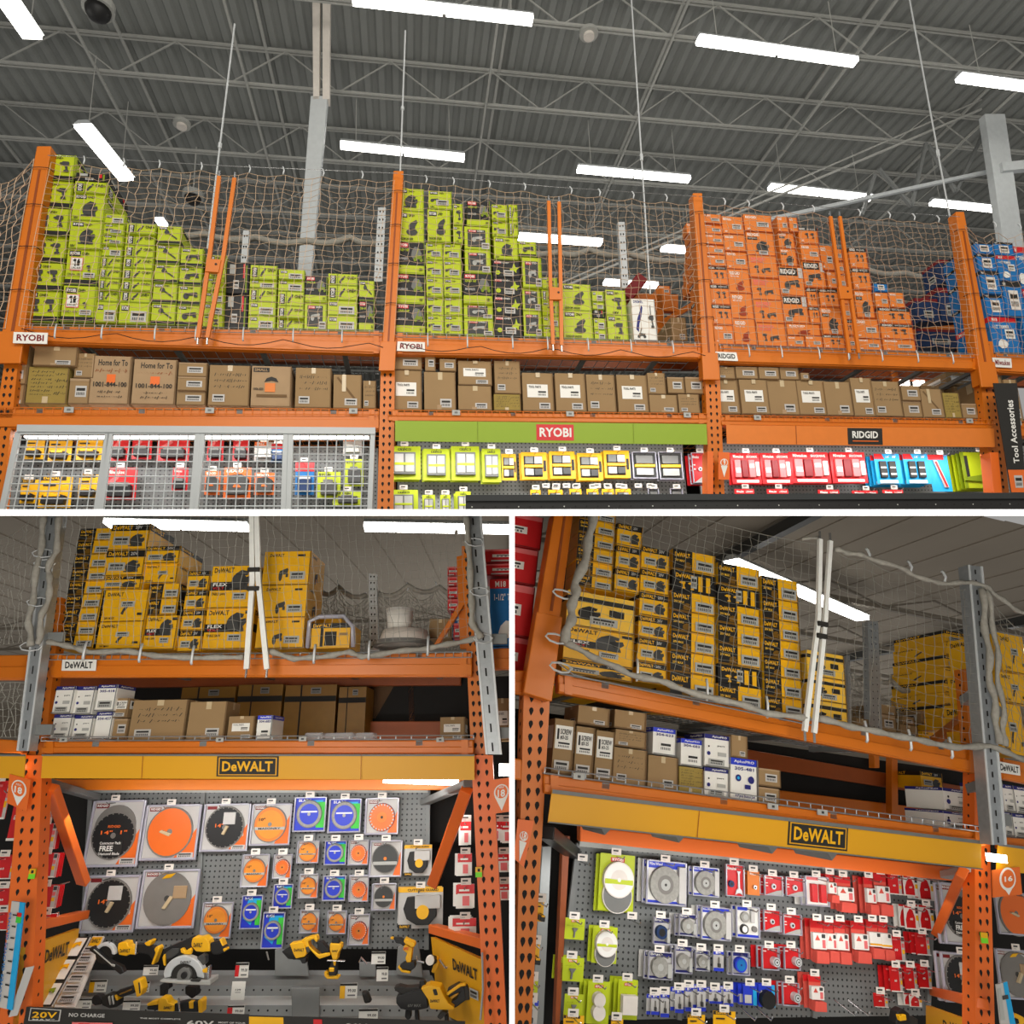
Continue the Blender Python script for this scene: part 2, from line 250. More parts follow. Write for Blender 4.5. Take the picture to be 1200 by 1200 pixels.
BS={ # name: (description, body material, elements)
 'ld':('lime box picturing two drills','lime',[q(0,0,1,.21,'black')]+RY+[ic('drill',.2,.34,.46,.76,'dark grey'),ic('drill',.58,.34,.84,.76,'dark grey'),t('18V',.05,.26,.18,.33,'ink')]),
 'lk':('lime kit box with pale panel','lime',[q(0,0,1,.17,'black')]+RY+[q(.12,.4,.5,.76,'pink'),q(.14,.42,.48,.74,'white'),ic('drill',.2,.52,.3,.72,'ink'),ic('saw',.32,.52,.42,.72,'ink'),t('5 PC KIT',.17,.44,.45,.49,'ink'),lb(.55,.2,.9,.34),ic('drill',.62,.38,.74,.55,'dark grey'),t('ONE+ 18V',.08,.24,.5,.31,'ink')]),
 'ls':('lime box picturing a circular saw','lime',RY+[ic('saw',.28,.14,.78,.72,'dark grey'),t('18V',.06,.05,.2,.14,'ink')]),
 'lt':('thin lime driver box','lime',[q(.06,.15,.26,.85,'ink'),('tv','RYOBI',.1,.2,.22,.8,'white'),ic('driver',.36,.2,.58,.85,'dark grey'),q(.3,0,.33,1,'lime dark'),t('ONE+',.64,.55,.94,.8,'ink')]),
 'll':('thin lime box with grey label','lime',[q(.06,.62,.32,.88,'ink'),t('RYOBI',.08,.66,.3,.84,'white'),lb(.38,.1,.9,.62),q(0,0,1,.05,'lime dark')]),
 'lj':('lime box picturing a string trimmer','lime',[q(0,0,1,.2,'black')]+RY+[('p',[(.3,.7),(.35,.74),(.85,.34),(.8,.3)],'dark grey'),ic('blob',.28,.55,.5,.78,'dark grey')]),
 'lg':('lime box picturing a grinder','lime',[q(0,0,1,.2,'black')]+RY+[ic('grinder',.22,.28,.85,.72,'dark grey')]),
 'lo':('lime box picturing a sander','lime',RY+[ic('sander',.36,.22,.76,.76,'dark grey'),t('RANDOM SANDER',.06,.06,.6,.14,'ink')]),
 'lv':('small lime box picturing a drill','lime',RY+[ic('drill',.3,.25,.76,.72,'dark grey'),t('18V',.3,.06,.6,.15,'ink')]),
 'lb':('lime battery box with grey label','lime',RY+[ic('grinder',.08,.36,.45,.6,'dark grey'),lb(.32,.2,.86,.5,'light grey'),t('18V',.08,.06,.25,.15,'ink')]),
 'kb':('black and lime equipment box','lime',[q(0,.27,1,1,'black'),q(.05,.84,.42,.97,'red'),t('RYOBI',.08,.86,.39,.95,'white'),t('ONE+ HP',.06,.7,.45,.79,'lime'),ic('blob',.52,.42,.9,.86,'mid grey'),ic('mower',.56,.38,.96,.8,'lime dark'),t('BRUSHLESS',.06,.42,.4,.5,'paper'),t('18V',.8,.08,.92,.18,'ink')]),
 'kc':('black box with lime starburst','black',[q(.05,.8,.3,.92,'red'),t('RYOBI ONE+',.06,.82,.6,.91,'white'),('p',[(.62,.5),(.74,.62),(.78,.88),(.83,.64),(.97,.6),(.87,.48),(.86,.3),(.77,.42),(.66,.34)],'lime'),('c',.17,.28,.09,'lime'),lb(.38,.1,.76,.42,'paper')]),
 'kl':('charcoal box framed in lime','lime',[q(.12,.12,.82,.88,'dark grey'),q(.16,.76,.46,.86,'red'),t('RYOBI',.18,.78,.44,.84,'white'),t('ONE+',.5,.78,.76,.85,'white'),ic('grinder',.28,.3,.7,.62,'light grey'),lb(.66,.04,.96,.3)]),
 'kd':('dark grey tool box','black',[q(.72,.5,.8,.95,'red'),q(.12,.62,.36,.92,'light grey'),lb(.3,.15,.55,.42),q(.84,.05,.9,.9,'lime dark')]),
 'wd':('white box picturing a drill press','white',[t('DREMEL',.08,.9,.5,.96,'navy'),ic('driver',.12,.2,.46,.86,'navy'),ic('mower',.1,.06,.55,.3,'dark grey'),ic('drill',.66,.3,.9,.62,'dark grey'),q(.77,.62,.8,.85,'dark grey')]),
 'ob':('orange box with grey label','box orange',[t('RIDGID',.06,.78,.45,.92,'white'),q(.0,.0,1,.04,'box orange dark'),lb(.45,.3,.88,.58),t('18V',.08,.1,.2,.2,'white')]),
 'ot':('orange box with black stripe','box orange',[q(0,.82,1,1,'ink'),t('RIDGID',.06,.85,.36,.97,'white'),t('BRUSHLESS',.45,.87,.9,.95,'paper'),ic('drill',.32,.35,.5,.68,'dark grey'),ic('drill',.6,.35,.78,.68,'dark grey'),t('2 PC',.06,.1,.22,.24,'white')]),
 'ov':('orange box picturing a shop vacuum','box orange',[t('RIDGID',.08,.78,.55,.92,'white'),t('WET DRY VAC',.08,.68,.5,.74,'white'),ic('sander',.3,.12,.7,.56,'box orange dark')]),
 'os':('orange box picturing a saw','box orange',[t('RIDGID',.06,.82,.5,.94,'white'),q(.05,.66,.4,.78,'ink'),t('18V SAW',.08,.69,.37,.75,'paper'),ic('saw',.3,.15,.8,.62,'dark grey'),lb(.4,.04,.72,.2)]),
 'oh':('orange box with black-white header','box orange',[q(.04,.7,.78,.97,'ink'),t('RIDGID',.1,.75,.7,.92,'white'),q(.8,.62,.98,.97,'paper'),ic('grinder',.2,.18,.8,.6,'dark grey'),lb(.06,.08,.34,.22)]),
 'og':('orange box picturing two tools','box orange',[t('RIDGID',.08,.78,.6,.92,'pink'),t('BRUSHLESS',.08,.68,.5,.75,'pink'),ic('drill',.16,.22,.32,.56,'dark grey'),ic('grinder',.42,.2,.74,.5,'dark grey')]),
 'bw':('blue box picturing a tool','blue',[q(0,.86,1,1,'red'),t('M18',.1,.88,.3,.97,'white'),t('1-1/2" TRIMMER',.08,.68,.7,.78,'white'),lb(.5,.4,.85,.66,'white'),ic('blob',.15,.12,.55,.38,'white')]),
 'bn':('dark blue carton','dark blue',[q(0,.86,1,1,'dark red'),lb(.3,.2,.7,.5,'light grey')]),
 'bl':('blue box with pale label','blue',[q(0,.84,1,1,'ink'),t('NEW',.06,.87,.2,.96,'white'),lb(.25,.2,.75,.74,'felt')]),
 'dt':('yellow and black tool box','yellow',[q(0,0,.46,1,'black'),t('DeWALT',.04,.64,.4,.86,'yellow'),t('20V MAX',.04,.4,.28,.52,'pale yellow'),ic('saw',.24,.08,.44,.44,'yellow dark'),lb(.54,.12,.96,.6,'light grey')]),
 'dh':('yellow box with black header','yellow',[q(0,.74,1,1,'black'),t('DeWALT',.05,.79,.55,.95,'yellow'),ic('saw',.5,.12,.9,.62,'dark grey'),lb(.1,.2,.52,.52,'light grey'),t('20V',.62,.8,.8,.93,'paper')]),
 'dn':('yellow box with black lettering','yellow',[t('DeWALT',.06,.8,.42,.92,'ink'),ic('driver',.42,.22,.6,.6,'dark grey'),lb(.4,.46,.7,.64,'light grey'),q(.8,.2,.92,.28,'ink'),t('20V MAX',.08,.08,.3,.15,'ink')]),
 'df':('yellow box with black band','yellow',[t('DeWALT',.05,.84,.47,.96,'ink'),q(0,.42,.78,.62,'black'),t('FLEX',.06,.52,.36,.6,'white'),t('VOLT',.06,.44,.3,.5,'red'),ic('saw',.42,.4,.86,.9,'dark grey'),lb(.5,.2,.78,.36,'light grey'),q(.82,.86,.97,.94,'ink'),t('TABLE SAW',.06,.3,.36,.36,'ink')]),
 'dg':('yellow box picturing a router','yellow',[t('DeWALT',.12,.84,.42,.93,'ink'),ic('grinder',.34,.1,.54,.55,'dark grey'),lb(.58,.16,.9,.4,'light grey'),q(.72,.84,.88,.9,'ink')]),
 'dk':('black box with yellow lettering','black',[t('DeWALT',.08,.66,.5,.86,'yellow'),ic('drill',.16,.12,.3,.5,'yellow'),ic('drill',.36,.12,.5,.5,'yellow'),q(.6,.1,.7,.85,'yellow'),q(.78,.1,.88,.85,'yellow'),lb(.42,.2,.56,.8,'light grey')]),
 'dp':('pale yellow box','pale yellow',[q(0,.72,1,.86,'ink'),ic('saw',.14,.2,.5,.62,'ink'),lb(.34,.12,.75,.34,'light grey'),q(.62,.4,.84,.6,'ink')]),
 'rb':('red tool box','red',[q(0,.86,1,1,'pink'),lb(.12,.4,.72,.62,'white'),q(.1,.1,.5,.2,'paper')]),
 'cb':('plain carton with barcode sticker','cardboard',[q(.44,.8,.58,1,'tape'),lb(.5,.08,.86,.3),q(.4,0,.54,.14,'cardboard pale')]),
 'cp':('carton with large white label','cardboard',[q(.15,.36,.82,.7,'white'),lb(.46,.38,.8,.56,'white'),lb(.52,.06,.88,.22),t('TOOL PARTS',.2,.6,.6,.66,'dark grey'),q(.44,.88,.58,1,'tape')]),
 'cw':('carton with black handwriting','cardboard',[('w',.12,.4,.88,.84,3),q(.44,.86,.56,1,'tape'),lb(.1,.1,.4,.28)]),
 'co':('olive carton covered in handwriting','cardboard olive',[('w',.08,.2,.6,.92,7),('w',.66,.2,.94,.9,4),q(.4,0,.54,.2,'tape')]),
 'ch':('moving carton with orange square','cardboard pale',[t('Home for To',.16,.8,.9,.93,'ink'),q(.4,.44,.62,.62,'sign orange'),('w',.1,.62,.9,.76,1,'dark orange'),t('1001-844-100',.08,.36,.92,.46,'ink'),('w',.2,.1,.8,.3,2)]),
 'cs':('moving carton marked SMALL','cardboard pale',[q(.04,.85,.44,.96,'ink'),t('SMALL',.07,.87,.4,.94,'cardboard pale'),('p',[(.32,.6),(.38,.7),(.5,.74),(.62,.7),(.68,.6),(.6,.62),(.5,.64),(.4,.62)],'ink'),q(.34,.36,.6,.58,'box orange'),t('1006-823',.06,.4,.3,.46,'ink'),q(.14,.24,.9,.3,'cardboard shade')]),
 'cx':('carton with diagonal tape','cardboard',[('p',[(.1,.9),(.16,.94),(.8,.3),(.74,.26)],'cardboard shade'),lb(.4,.1,.84,.3),q(.3,.5,.44,1,'tape')]),
 'cy':('small carton with white sticker','cardboard',[lb(.3,.28,.85,.72),q(0,.9,1,1,'cardboard pale')]),
 'cv':('carton with bold white label','cardboard',[q(.06,.45,.94,.88,'white'),q(.14,.62,.24,.82,'ink'),t('SCREW',.3,.72,.86,.82,'ink'),t('#3-25',.3,.62,.7,.7,'ink'),lb(.12,.46,.88,.6,'white'),lb(.08,.06,.82,.24)]),
 'wb':('white carton with navy band','white',[q(0,.86,1,1,'navy'),t('AplusPRO',.3,.89,.9,.97,'white'),('c',.16,.62,.035,'ink'),('c',.15,.4,.07,'navy'),t('part',.5,.62,.8,.68,'dark grey'),lb(.14,.06,.78,.24,'light grey'),q(.5,.34,.85,.46,'light grey')]),
 'w1':('white carton numbered 304-623','white',[q(0,.83,1,1,'royal'),t('AplusPRO',.16,.87,.88,.96,'white'),t('304-623',.12,.7,.88,.8,'navy'),lb(.26,.14,.84,.5,'white')]),
 'w2':('white carton numbered 304-683','white',[q(0,.83,1,1,'royal'),t('AplusPRO',.16,.87,.88,.96,'white'),t('304-683',.12,.7,.88,.8,'navy'),lb(.26,.1,.84,.45,'white')]),
 'w3':('white carton numbered 305-481','white',[q(0,.84,1,1,'royal'),t('AplusPRO',.12,.88,.9,.96,'white'),t('305-481',.14,.72,.88,.8,'navy'),('c',.27,.54,.11,'navy'),('c',.27,.54,.05,'cyan'),('c',.75,.52,.12,'navy'),q(.5,.3,.72,.4,'navy'),t('4 Piece Bonus Set',.12,.1,.88,.17,'navy')]),
 'w4':('white carton numbered 305-418','white',[q(0,.86,1,1,'navy'),t('AplusPRO',.14,.89,.86,.97,'white'),t('305-418',.12,.7,.88,.8,'navy'),lb(.14,.12,.84,.38,'light grey')]),
 'w5':('white carton numbered 304-457','white',[q(0,.86,1,1,'navy'),t('AplusPRO',.14,.89,.86,.97,'white'),t('304-457',.1,.7,.9,.8,'navy')]),
}
ORD=['first','second','third','fourth','fifth','sixth','seventh','eighth','ninth','tenth','eleventh','twelfth','thirteenth','fourteenth','fifteenth','sixteenth','seventeenth','eighteenth','nineteenth','twentieth']
def carton(F,x0,x1,yb,yt,style,Y,D,label,cat='box',group=None,rot=0,name=None,jit=True):
    """one carton whose front stands on plane Y of its rack; its place is measured at its foot"""
    sd,body,els=BS[style]
    yj=Y+(random.uniform(0,.03) if jit else 0)
    a=F.un(x0,yb,Y=yj); b=F.un(x1,yb,Y=yj); c=F.un((x0+x1)/2,yt,Y=yj)
    X0,X1=a.x+.003,b.x-.003; Z0=(a.z+b.z)/2; Z1=c.z-.002
    if Z1<Z0+.01: Z1=Z0+.01
    cx=(X0+X1)/2; mb=MB()
    mb.box(X0,X1,yj,yj+D,Z0,Z1,body)
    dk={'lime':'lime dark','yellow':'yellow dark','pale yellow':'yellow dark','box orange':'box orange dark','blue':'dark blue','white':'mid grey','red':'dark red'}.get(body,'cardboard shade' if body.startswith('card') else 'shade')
    hh_=Z1-Z0; ww_=X1-X0; e1=min(.12,.0065/hh_); e2=min(.1,.0055/ww_)  # shade between boxes painted as dark strips at foot and right edge
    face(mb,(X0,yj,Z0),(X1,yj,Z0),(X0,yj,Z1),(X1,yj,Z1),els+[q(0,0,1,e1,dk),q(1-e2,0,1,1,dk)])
    # print on the two ends and the seam on the top
    face(mb,(X1,yj,Z0),(X1,yj+D,Z0),(X1,yj,Z1),(X1,yj+D,Z1),els[:2])
    face(mb,(X0,yj+D,Z0),(X0,yj,Z0),(X0,yj+D,Z1),(X0,yj,Z1),els[:2])
    face(mb,(X0,yj,Z1),(X1,yj,Z1),(X0,yj+D,Z1),(X1,yj+D,Z1),[q(0,.46,1,.54,'tape')])
    nm=name or ('cardboard_box' if body.startswith('cardboard') else 'tool_box' if body!='white' else 'parts_box')
    return solo(nm,label,cat,F,mb,group)
def stack(F,x0,x1,ys,styles,Y,D,desc,group):
    n=len(ys)-1; A=F.un(x0,ys[0],Y=Y); B=F.un(x1,ys[0],Y=Y); z=None
    for i in range(n):
        st=styles[min(i,len(styles)-1)]
        pos='only one' if n==1 else 'lowest' if i==0 else 'topmost' if i==n-1 else ORD[i]+' up'
        label=f"{BS[st][0]}, {pos} {desc}"
        # keep the stack plumb: use the frame's own vertical through the foot of the stack
        px0,px1=plumb(F,A,ys[i]),plumb(F,B,ys[i])
        carton(F,px0,px1,ys[i],ys[i+1],st,Y,D,label,group=group)
def plumb(F,A,y):
    # pixel x of the vertical through A at picture height y
    lo,hi=-6.0,6.0
    def pr(z):
        p=F.M@Vector((A.x,A.y,z)); d=p.y*math.cos(PIT)+p.z*math.sin(PIT); u=p.dot(UC); return 600+FPX*p.x/d,600-FPX*u/d
    for _ in range(40):
        m=(lo+hi)/2
        if pr(m)[1]>y: lo=m
        else: hi=m
    return pr(lo)[0]
def px_hexa(mb,F,quad,Y,D,m): # quad pixels bl,br,tr,tl on plane Y
    P=[F.un(x,y,Y=Y) for x,y in quad]; mb.hexa(*P,(0,D,0),m); return P
def light(name,F,p0,p1,w,power,dirv,color=(1,1,1)):
    la=bpy.data.lights.new(name,'AREA'); la.shape='RECTANGLE'; p0=Vector(p0);p1=Vector(p1)
    la.size=(p1-p0).length; la.size_y=w; la.energy=power; la.color=color
    o=bpy.data.objects.new(name,la); COL.objects.link(o)
    x=(p1-p0).normalized(); z=-Vector(dirv).normalized(); y=z.cross(x).normalized(); z=x.cross(y)
    m=Matrix((x,y,z)).transposed().to_4x4(); m.translation=(p0+p1)/2
    o.matrix_world=(F.M if F else Matrix())@m
    return o
# ---------------------------------------------------------------- shared builders: racks, nets, packs
def post(F,label,x0a,x0b,ya,x1a,x1b,yb,Y=0,D=.09,m='orange',holes=True,group=None,name='rack_upright',hs=.05,hp=.06):
    """upright between bottom (x0a..x0b at ya) and top (x1a..x1b at yb)"""
    mb=MB(); P=px_hexa(mb,F,[(x0a,ya),(x0b,ya),(x1b,yb),(x1a,yb)],Y,D,m)
    bl,br,tr,tl=P
    t=Thing(name,label,'rack post',F,(bl+br)/2,group)
    if holes:
        L_=(tl-bl).length; n=int(L_/hp); w=(br-bl).length
        for i in range(n):
            f=(i+.5)/n
            for u in (.3,.7):
                c=bl.lerp(tl,f).lerp(br.lerp(tr,f),u)-Vector((0,.0018,0)); a=hs*.2
                mb.poly([c+Vector((a*math.cos(k*math.pi/4),0,a*1.25*math.sin(k*math.pi/4)-(a*.9 if k==6 else 0))) for k in range(8)],'shade')
            # side face holes
            for sx in (0,1):
                e=(bl.lerp(tl,f) if sx==0 else br.lerp(tr,f))+Vector((-.0018 if sx==0 else .0018,D*.5,0)); a=hs*.14
                mb.poly([e+Vector((0,a*math.cos(k*math.pi/4),a*1.3*math.sin(k*math.pi/4))) for k in range(8)],'shade')
    t.part('column',mb)
    return t,P
def beam(F,label,x0,y0t,y0b,x1,y1t,y1b,Y=0,D=.06,m='orange',lip=True,name='shelf_beam',group=None):
    mb=MB(); P=px_hexa(mb,F,[(x0,y0b),(x1,y1b),(x1,y1t),(x0,y0t)],Y,D,m)
    t=Thing(name,label,'shelf beam',F,(P[0]+P[1])/2,group)
    t.part('rail',mb,bevel=.008)
    if lip:
        mb=MB(); dv=Vector((0,-.012,0)); a,b,c,d=P
        mb.hexa(a.lerp(d,.06)+dv,b.lerp(c,.06)+dv,b.lerp(c,.52)+dv,a.lerp(d,.52)+dv,(0,.012,0),m)
        t.part('face_step',mb,bevel=.004)
        mb=MB()
        for s in (0,1):
            e0=a.lerp(b,.012 if s==0 else .972); e1=a.lerp(b,.028 if s==0 else .988); g0=d.lerp(c,.012 if s==0 else .972); g1=d.lerp(c,.028 if s==0 else .988)
            mb.hexa(e0+dv*1.2,e1+dv*1.2,g1+dv*1.2,g0+dv*1.2,(0,.01,0),m)
        t.part('end_connector',mb)
    return t,P
def wire_deck(F,label,pa,pb,depth,Y=0,m='galvanised',pitch=.1,lip=.05,rows=8,chan=4,group=None):
    """wire mesh deck laid from the top edge of a beam back into the rack"""
    a=Vector(pa);b=Vector(pb); t=Thing('wire_deck',label,'wire deck',F,(a+b)/2,group)
    mb=MB(); n=max(2,int((b-a).length/pitch))
    for i in range(n+1):
        p=a.lerp(b,i/n); 
        mb.tube([p+Vector((0,-.016,-lip)),p+Vector((0,-.016,.004)),p+Vector((0,depth,.004))],.0032,m,4)
    for j in range(rows+1):
        y=-.016+(depth+.016)*j/rows; mb.tube([a+Vector((0,y,.004)),b+Vector((0,y,.004))],.0032,m,4)
    mb.tube([a+Vector((0,-.019,-lip)),b+Vector((0,-.019,-lip))],.003,m,4)
    t.part('wire_mesh',mb)
    mb=MB()
    for j in range(chan):
        p=a.lerp(b,(j+.5)/chan)
        mb.box(p.x-.02,p.x+.02,.0+p.y,p.y+depth,p.z-.03,p.z-.002,'steel grey')
    t.part('support_channel',mb); return t
def net(F,label,tl,tr,bl,br,Y,nx,nz,m='cord',r=.0026,sag=.05,hooks=(),noise=.012,edge=None,group=None,bulge=.02,seed=1,hr=1.0,hook_r=.006,bot_hooks=()):
    rr=random.Random(seed); A,B,C,D=[F.un(x,y,Y=Y) for x,y in (tl,tr,bl,br)]
    t=Thing('safety_net',label,'net',F,(C+D)/2,group)
    hk=sorted(set([0.0,1.0]+list(hooks)))
    def drop(u,hk=hk):
        for a,b in zip(hk,hk[1:]):
            if a<=u<=b: s=(u-a)/(b-a); return 4*s*(1-s)*sag*(b-a)/.2
        return 0
    off=[[Vector((rr.uniform(-1,1),rr.uniform(-1,1),rr.uniform(-1,1)))*noise for j in range(nz+1)] for i in range(nx+1)]
    def P(i,j):
        u=i/nx; v=j/nz   # v 0 top
        p=A.lerp(B,u).lerp(C.lerp(D,u),v)
        p=p+Vector((0,-bulge*math.sin(math.pi*v)*(.6+.4*math.sin(u*9)),-drop(u)*(1-v)**1.5))
        if 0<j<nz and 0<i<nx: p=p+off[i][j]
        return p
    mb=MB()
    for i in range(nx+1): mb.tube([P(i,j) for j in range(nz+1)],r,m,3,False)
    for j in range(nz+1): mb.tube([P(i,j) for i in range(nx+1)],r*(1.5 if j==0 else hr),m,3,False)
    t.part('cord_mesh',mb)
    if edge:
        for nm,j in (('edge_rope',nz),('edge_rope',0)):
            if edge[1]=='b' and j==0: continue
            if edge[1]=='t' and j==nz: continue
            mb=MB(); mb.tube([P(i,j)+Vector((0,-.01,.012*math.sin(i*.7)+(-.02*abs(math.sin(i*.45)) if j else 0))) for i in range(nx+1)],edge[0],'rope',8); t.part(nm,mb,smooth=True)
    for u in hooks:
        p=A.lerp(B,u); mb=MB()
        mb.tube([p+Vector((0,-.012,-.012)),p+Vector((.008,-.018,.02)),p+Vector((0,-.012,.05)),p+Vector((-.006,-.006,.06))],hook_r,'bright steel',5); t.part('hook',mb,smooth=True)
    for u in bot_hooks:
        p=C.lerp(D,u); mb=MB()
        mb.tube([p+Vector((0,-.02,.01)),p+Vector((0,-.03,-.03)),p+Vector((0,-.03,-.09)),p+Vector((0,-.02,-.1))],hook_r,'bright steel',5); t.part('hook',mb,smooth=True)
    return t
def disc_els(card,blade,wedge=True,inner=None,text='RIDGID',size='14"'):
    e=[('c',.48,.5,.44,'disc grey'),('c',.48,.5,.41,blade)]
    return e
ROUND={}
def pack(F,x0,x1,yt,yb,style,Y,label,group=None,n=1,dx=-.012,tag=True,cat='pack',th=None,tilt=0,blabel=None):
    nm,body,els,raised,shell=PK[style]
    a=F.un(x0,(yt+yb)/2,Y=Y); b=F.un(x1,(yt+yb)/2,Y=Y); c=F.un((x0+x1)/2,yt,Y=Y); d=F.un((x0+x1)/2,yb,Y=Y)
    X0,X1,Z0,Z1=a.x,b.x,d.z,c.z; w=X1-X0; h=Z1-Z0
    roots=[]
    for k in range(n):
        cardo=None
        t=Thing(nm,label if k==0 else (blabel or ('behind the '+label)),cat,F,((X0+X1)/2,Y,Z0),group if k==0 else (group or nm)+', behind the front ones')
        mb=MB(); e=random.Random(int(x0*7+yt)).uniform(-.01,.01)
        thk=.004
        mb.box(X0,X1,Y,Y+thk,Z0,Z1,body)
        if n==1 or k<2: face(mb,(X0,Y,Z0),(X1,Y,Z0),(X0,Y,Z1),(X1,Y,Z1),els)
        cardo=t.part('backing_card',mb)
        if shell and k<2:
            mb=MB(); e2=min(w,h)*.032; yy=Y-.016
            for (xa,xb,za,zb) in ((X0-e2*.4,X0+e2,Z0-e2*.4,Z1),(X1-e2,X1+e2*.4,Z0-e2*.4,Z1),(X0+e2,X1-e2,Z0-e2*.4,Z0+e2),(X0+e2,X1-e2,Z1-e2,Z1+e2*.3)):
                mb.box(xa,xb,yy,Y-.0005,za,zb,'plastic')
            t.part('plastic_tray',mb,parent=None,bevel=min(.008,e2*.4))
        if raised and k==0:
            base=None
            for rs in raised:
                mb=MB(); pn=rs[0]
                if rs[1]=='disc':
                    _,_,cu,cv,r_,m,dep=rs[:7]
                    cx,cz=X0+w*cu,Z0+h*cv; mb.disc((cx,Y-dep,cz),r_*w,dep-.003,m)
                    for rr_,m2,kk in rs[7]: mb.poly([(cx+rr_*w*math.cos(2*math.pi*j/26),Y-dep-.0012*kk,cz+rr_*w*math.sin(2*math.pi*j/26)) for j in range(26)],m2)
                elif rs[1]=='teeth':
                    _,_,cu,cv,r_,m,dep,num=rs
                    cx,cz=X0+w*cu,Z0+h*cv
                    for j in range(num):
                        A=2*math.pi*j/num; B=A+math.pi/num*(.9 if num>22 else .4)
                        f=lambda an,rad:(cx+rad*w*math.cos(an),Y-dep,cz+rad*w*math.sin(an))
                        mb.poly([f(A,r_*(.86 if num>22 else .91)),f(B,r_*.91),f(B,r_),f(A,r_)],m)
                elif rs[1]=='box':
                    _,_,u0,v0,u1,v1,m,dep=rs
                    mb.box(X0+w*u0,X0+w*u1,Y-dep,Y-.002,Z0+h*v0,Z0+h*v1,m)
                elif rs[1]=='poly':
                    _,_,pts,m,dep=rs
                    mb.prism([(X0+w*u,Y-dep,Z0+h*v) for u,v in pts],(0,dep-.002,0),m)
                elif rs[1]=='txt':
                    _,_,sx,u0,v0,u1,v1,m,dep=rs
                    v,f=text_geo(sx); mb.raw([(X0+w*(u0+(u1-u0)*p),Y-dep,Z0+h*(v0+(v1-v0)*r2)) for p,r2 in v],f,m)
                sub=pn in('blade_print','blade_band','sticker_print','bit_label','bit_tray','rim_segments','sleeve_mark','sleeve_photo','sleeve_icons','yellow_stripe','wheel_band','battery_mark','battery_top','lime_band','maker_band','red_clips')
                po=t.part(pn,mb,parent=base if sub and base else None,bevel=.003 if rs[1] in('box','poly') else 0)
                if not sub: base=po
        if k:   # the ones behind hang a little further back on the same hook
            off=Matrix.Translation((dx*k,.035*k,-.003*k+random.uniform(-.006,.006)))
            t.e.matrix_world=F.M@Matrix.Translation(t.org)@off
        roots.append(t)
    if tag: hook(F,(x0+x1)/2,yt,Y,label,n)
    return roots
HK=[0]
def hook(F,px,py,Y,what,n=1,tx=None):
    HK[0]+=1
    p=F.un(px,py+3,Y=Y); y0=Y-.10
    t=Thing('peg_hook','peg hook with price tag, '+(what.split(', ',1)[1] if ', ' in what else what),'hook',F,p,'peg hooks with price tags')
    mb=MB(); mb.tube([p+Vector((0,.05+.035*n,0)),p+Vector((0,-.10,.0)),p+Vector((0,-.115,.012))],.0035,'steel',5); t.part('rod',mb)
    mb=MB(); c=F.un(px,py-3,Y=Y-.12); 
    mb.box(c.x-.030,c.x+.030,c.y,c.y+.003,c.z-.018,c.z+.018,'felt')
    face(mb,(c.x-.030,c.y,c.z-.018),(c.x+.030,c.y,c.z-.018),(c.x-.030,c.y,c.z+.018),(c.x+.030,c.y,c.z+.018),[q(.15,.5,.7,.75,'dark grey'),q(.15,.2,.5,.32,'light grey')]); t.part('price_tag',mb)
def blade(r,m,rings,dep=.012,name='blade',cu=.48,cv=.5): return (name,'disc',cu,cv,r,'disc grey',dep,[(r*.94,m,1)]+rings)
WED=('p',[(.58,0),(1,0),(1,.62)],'sign orange')
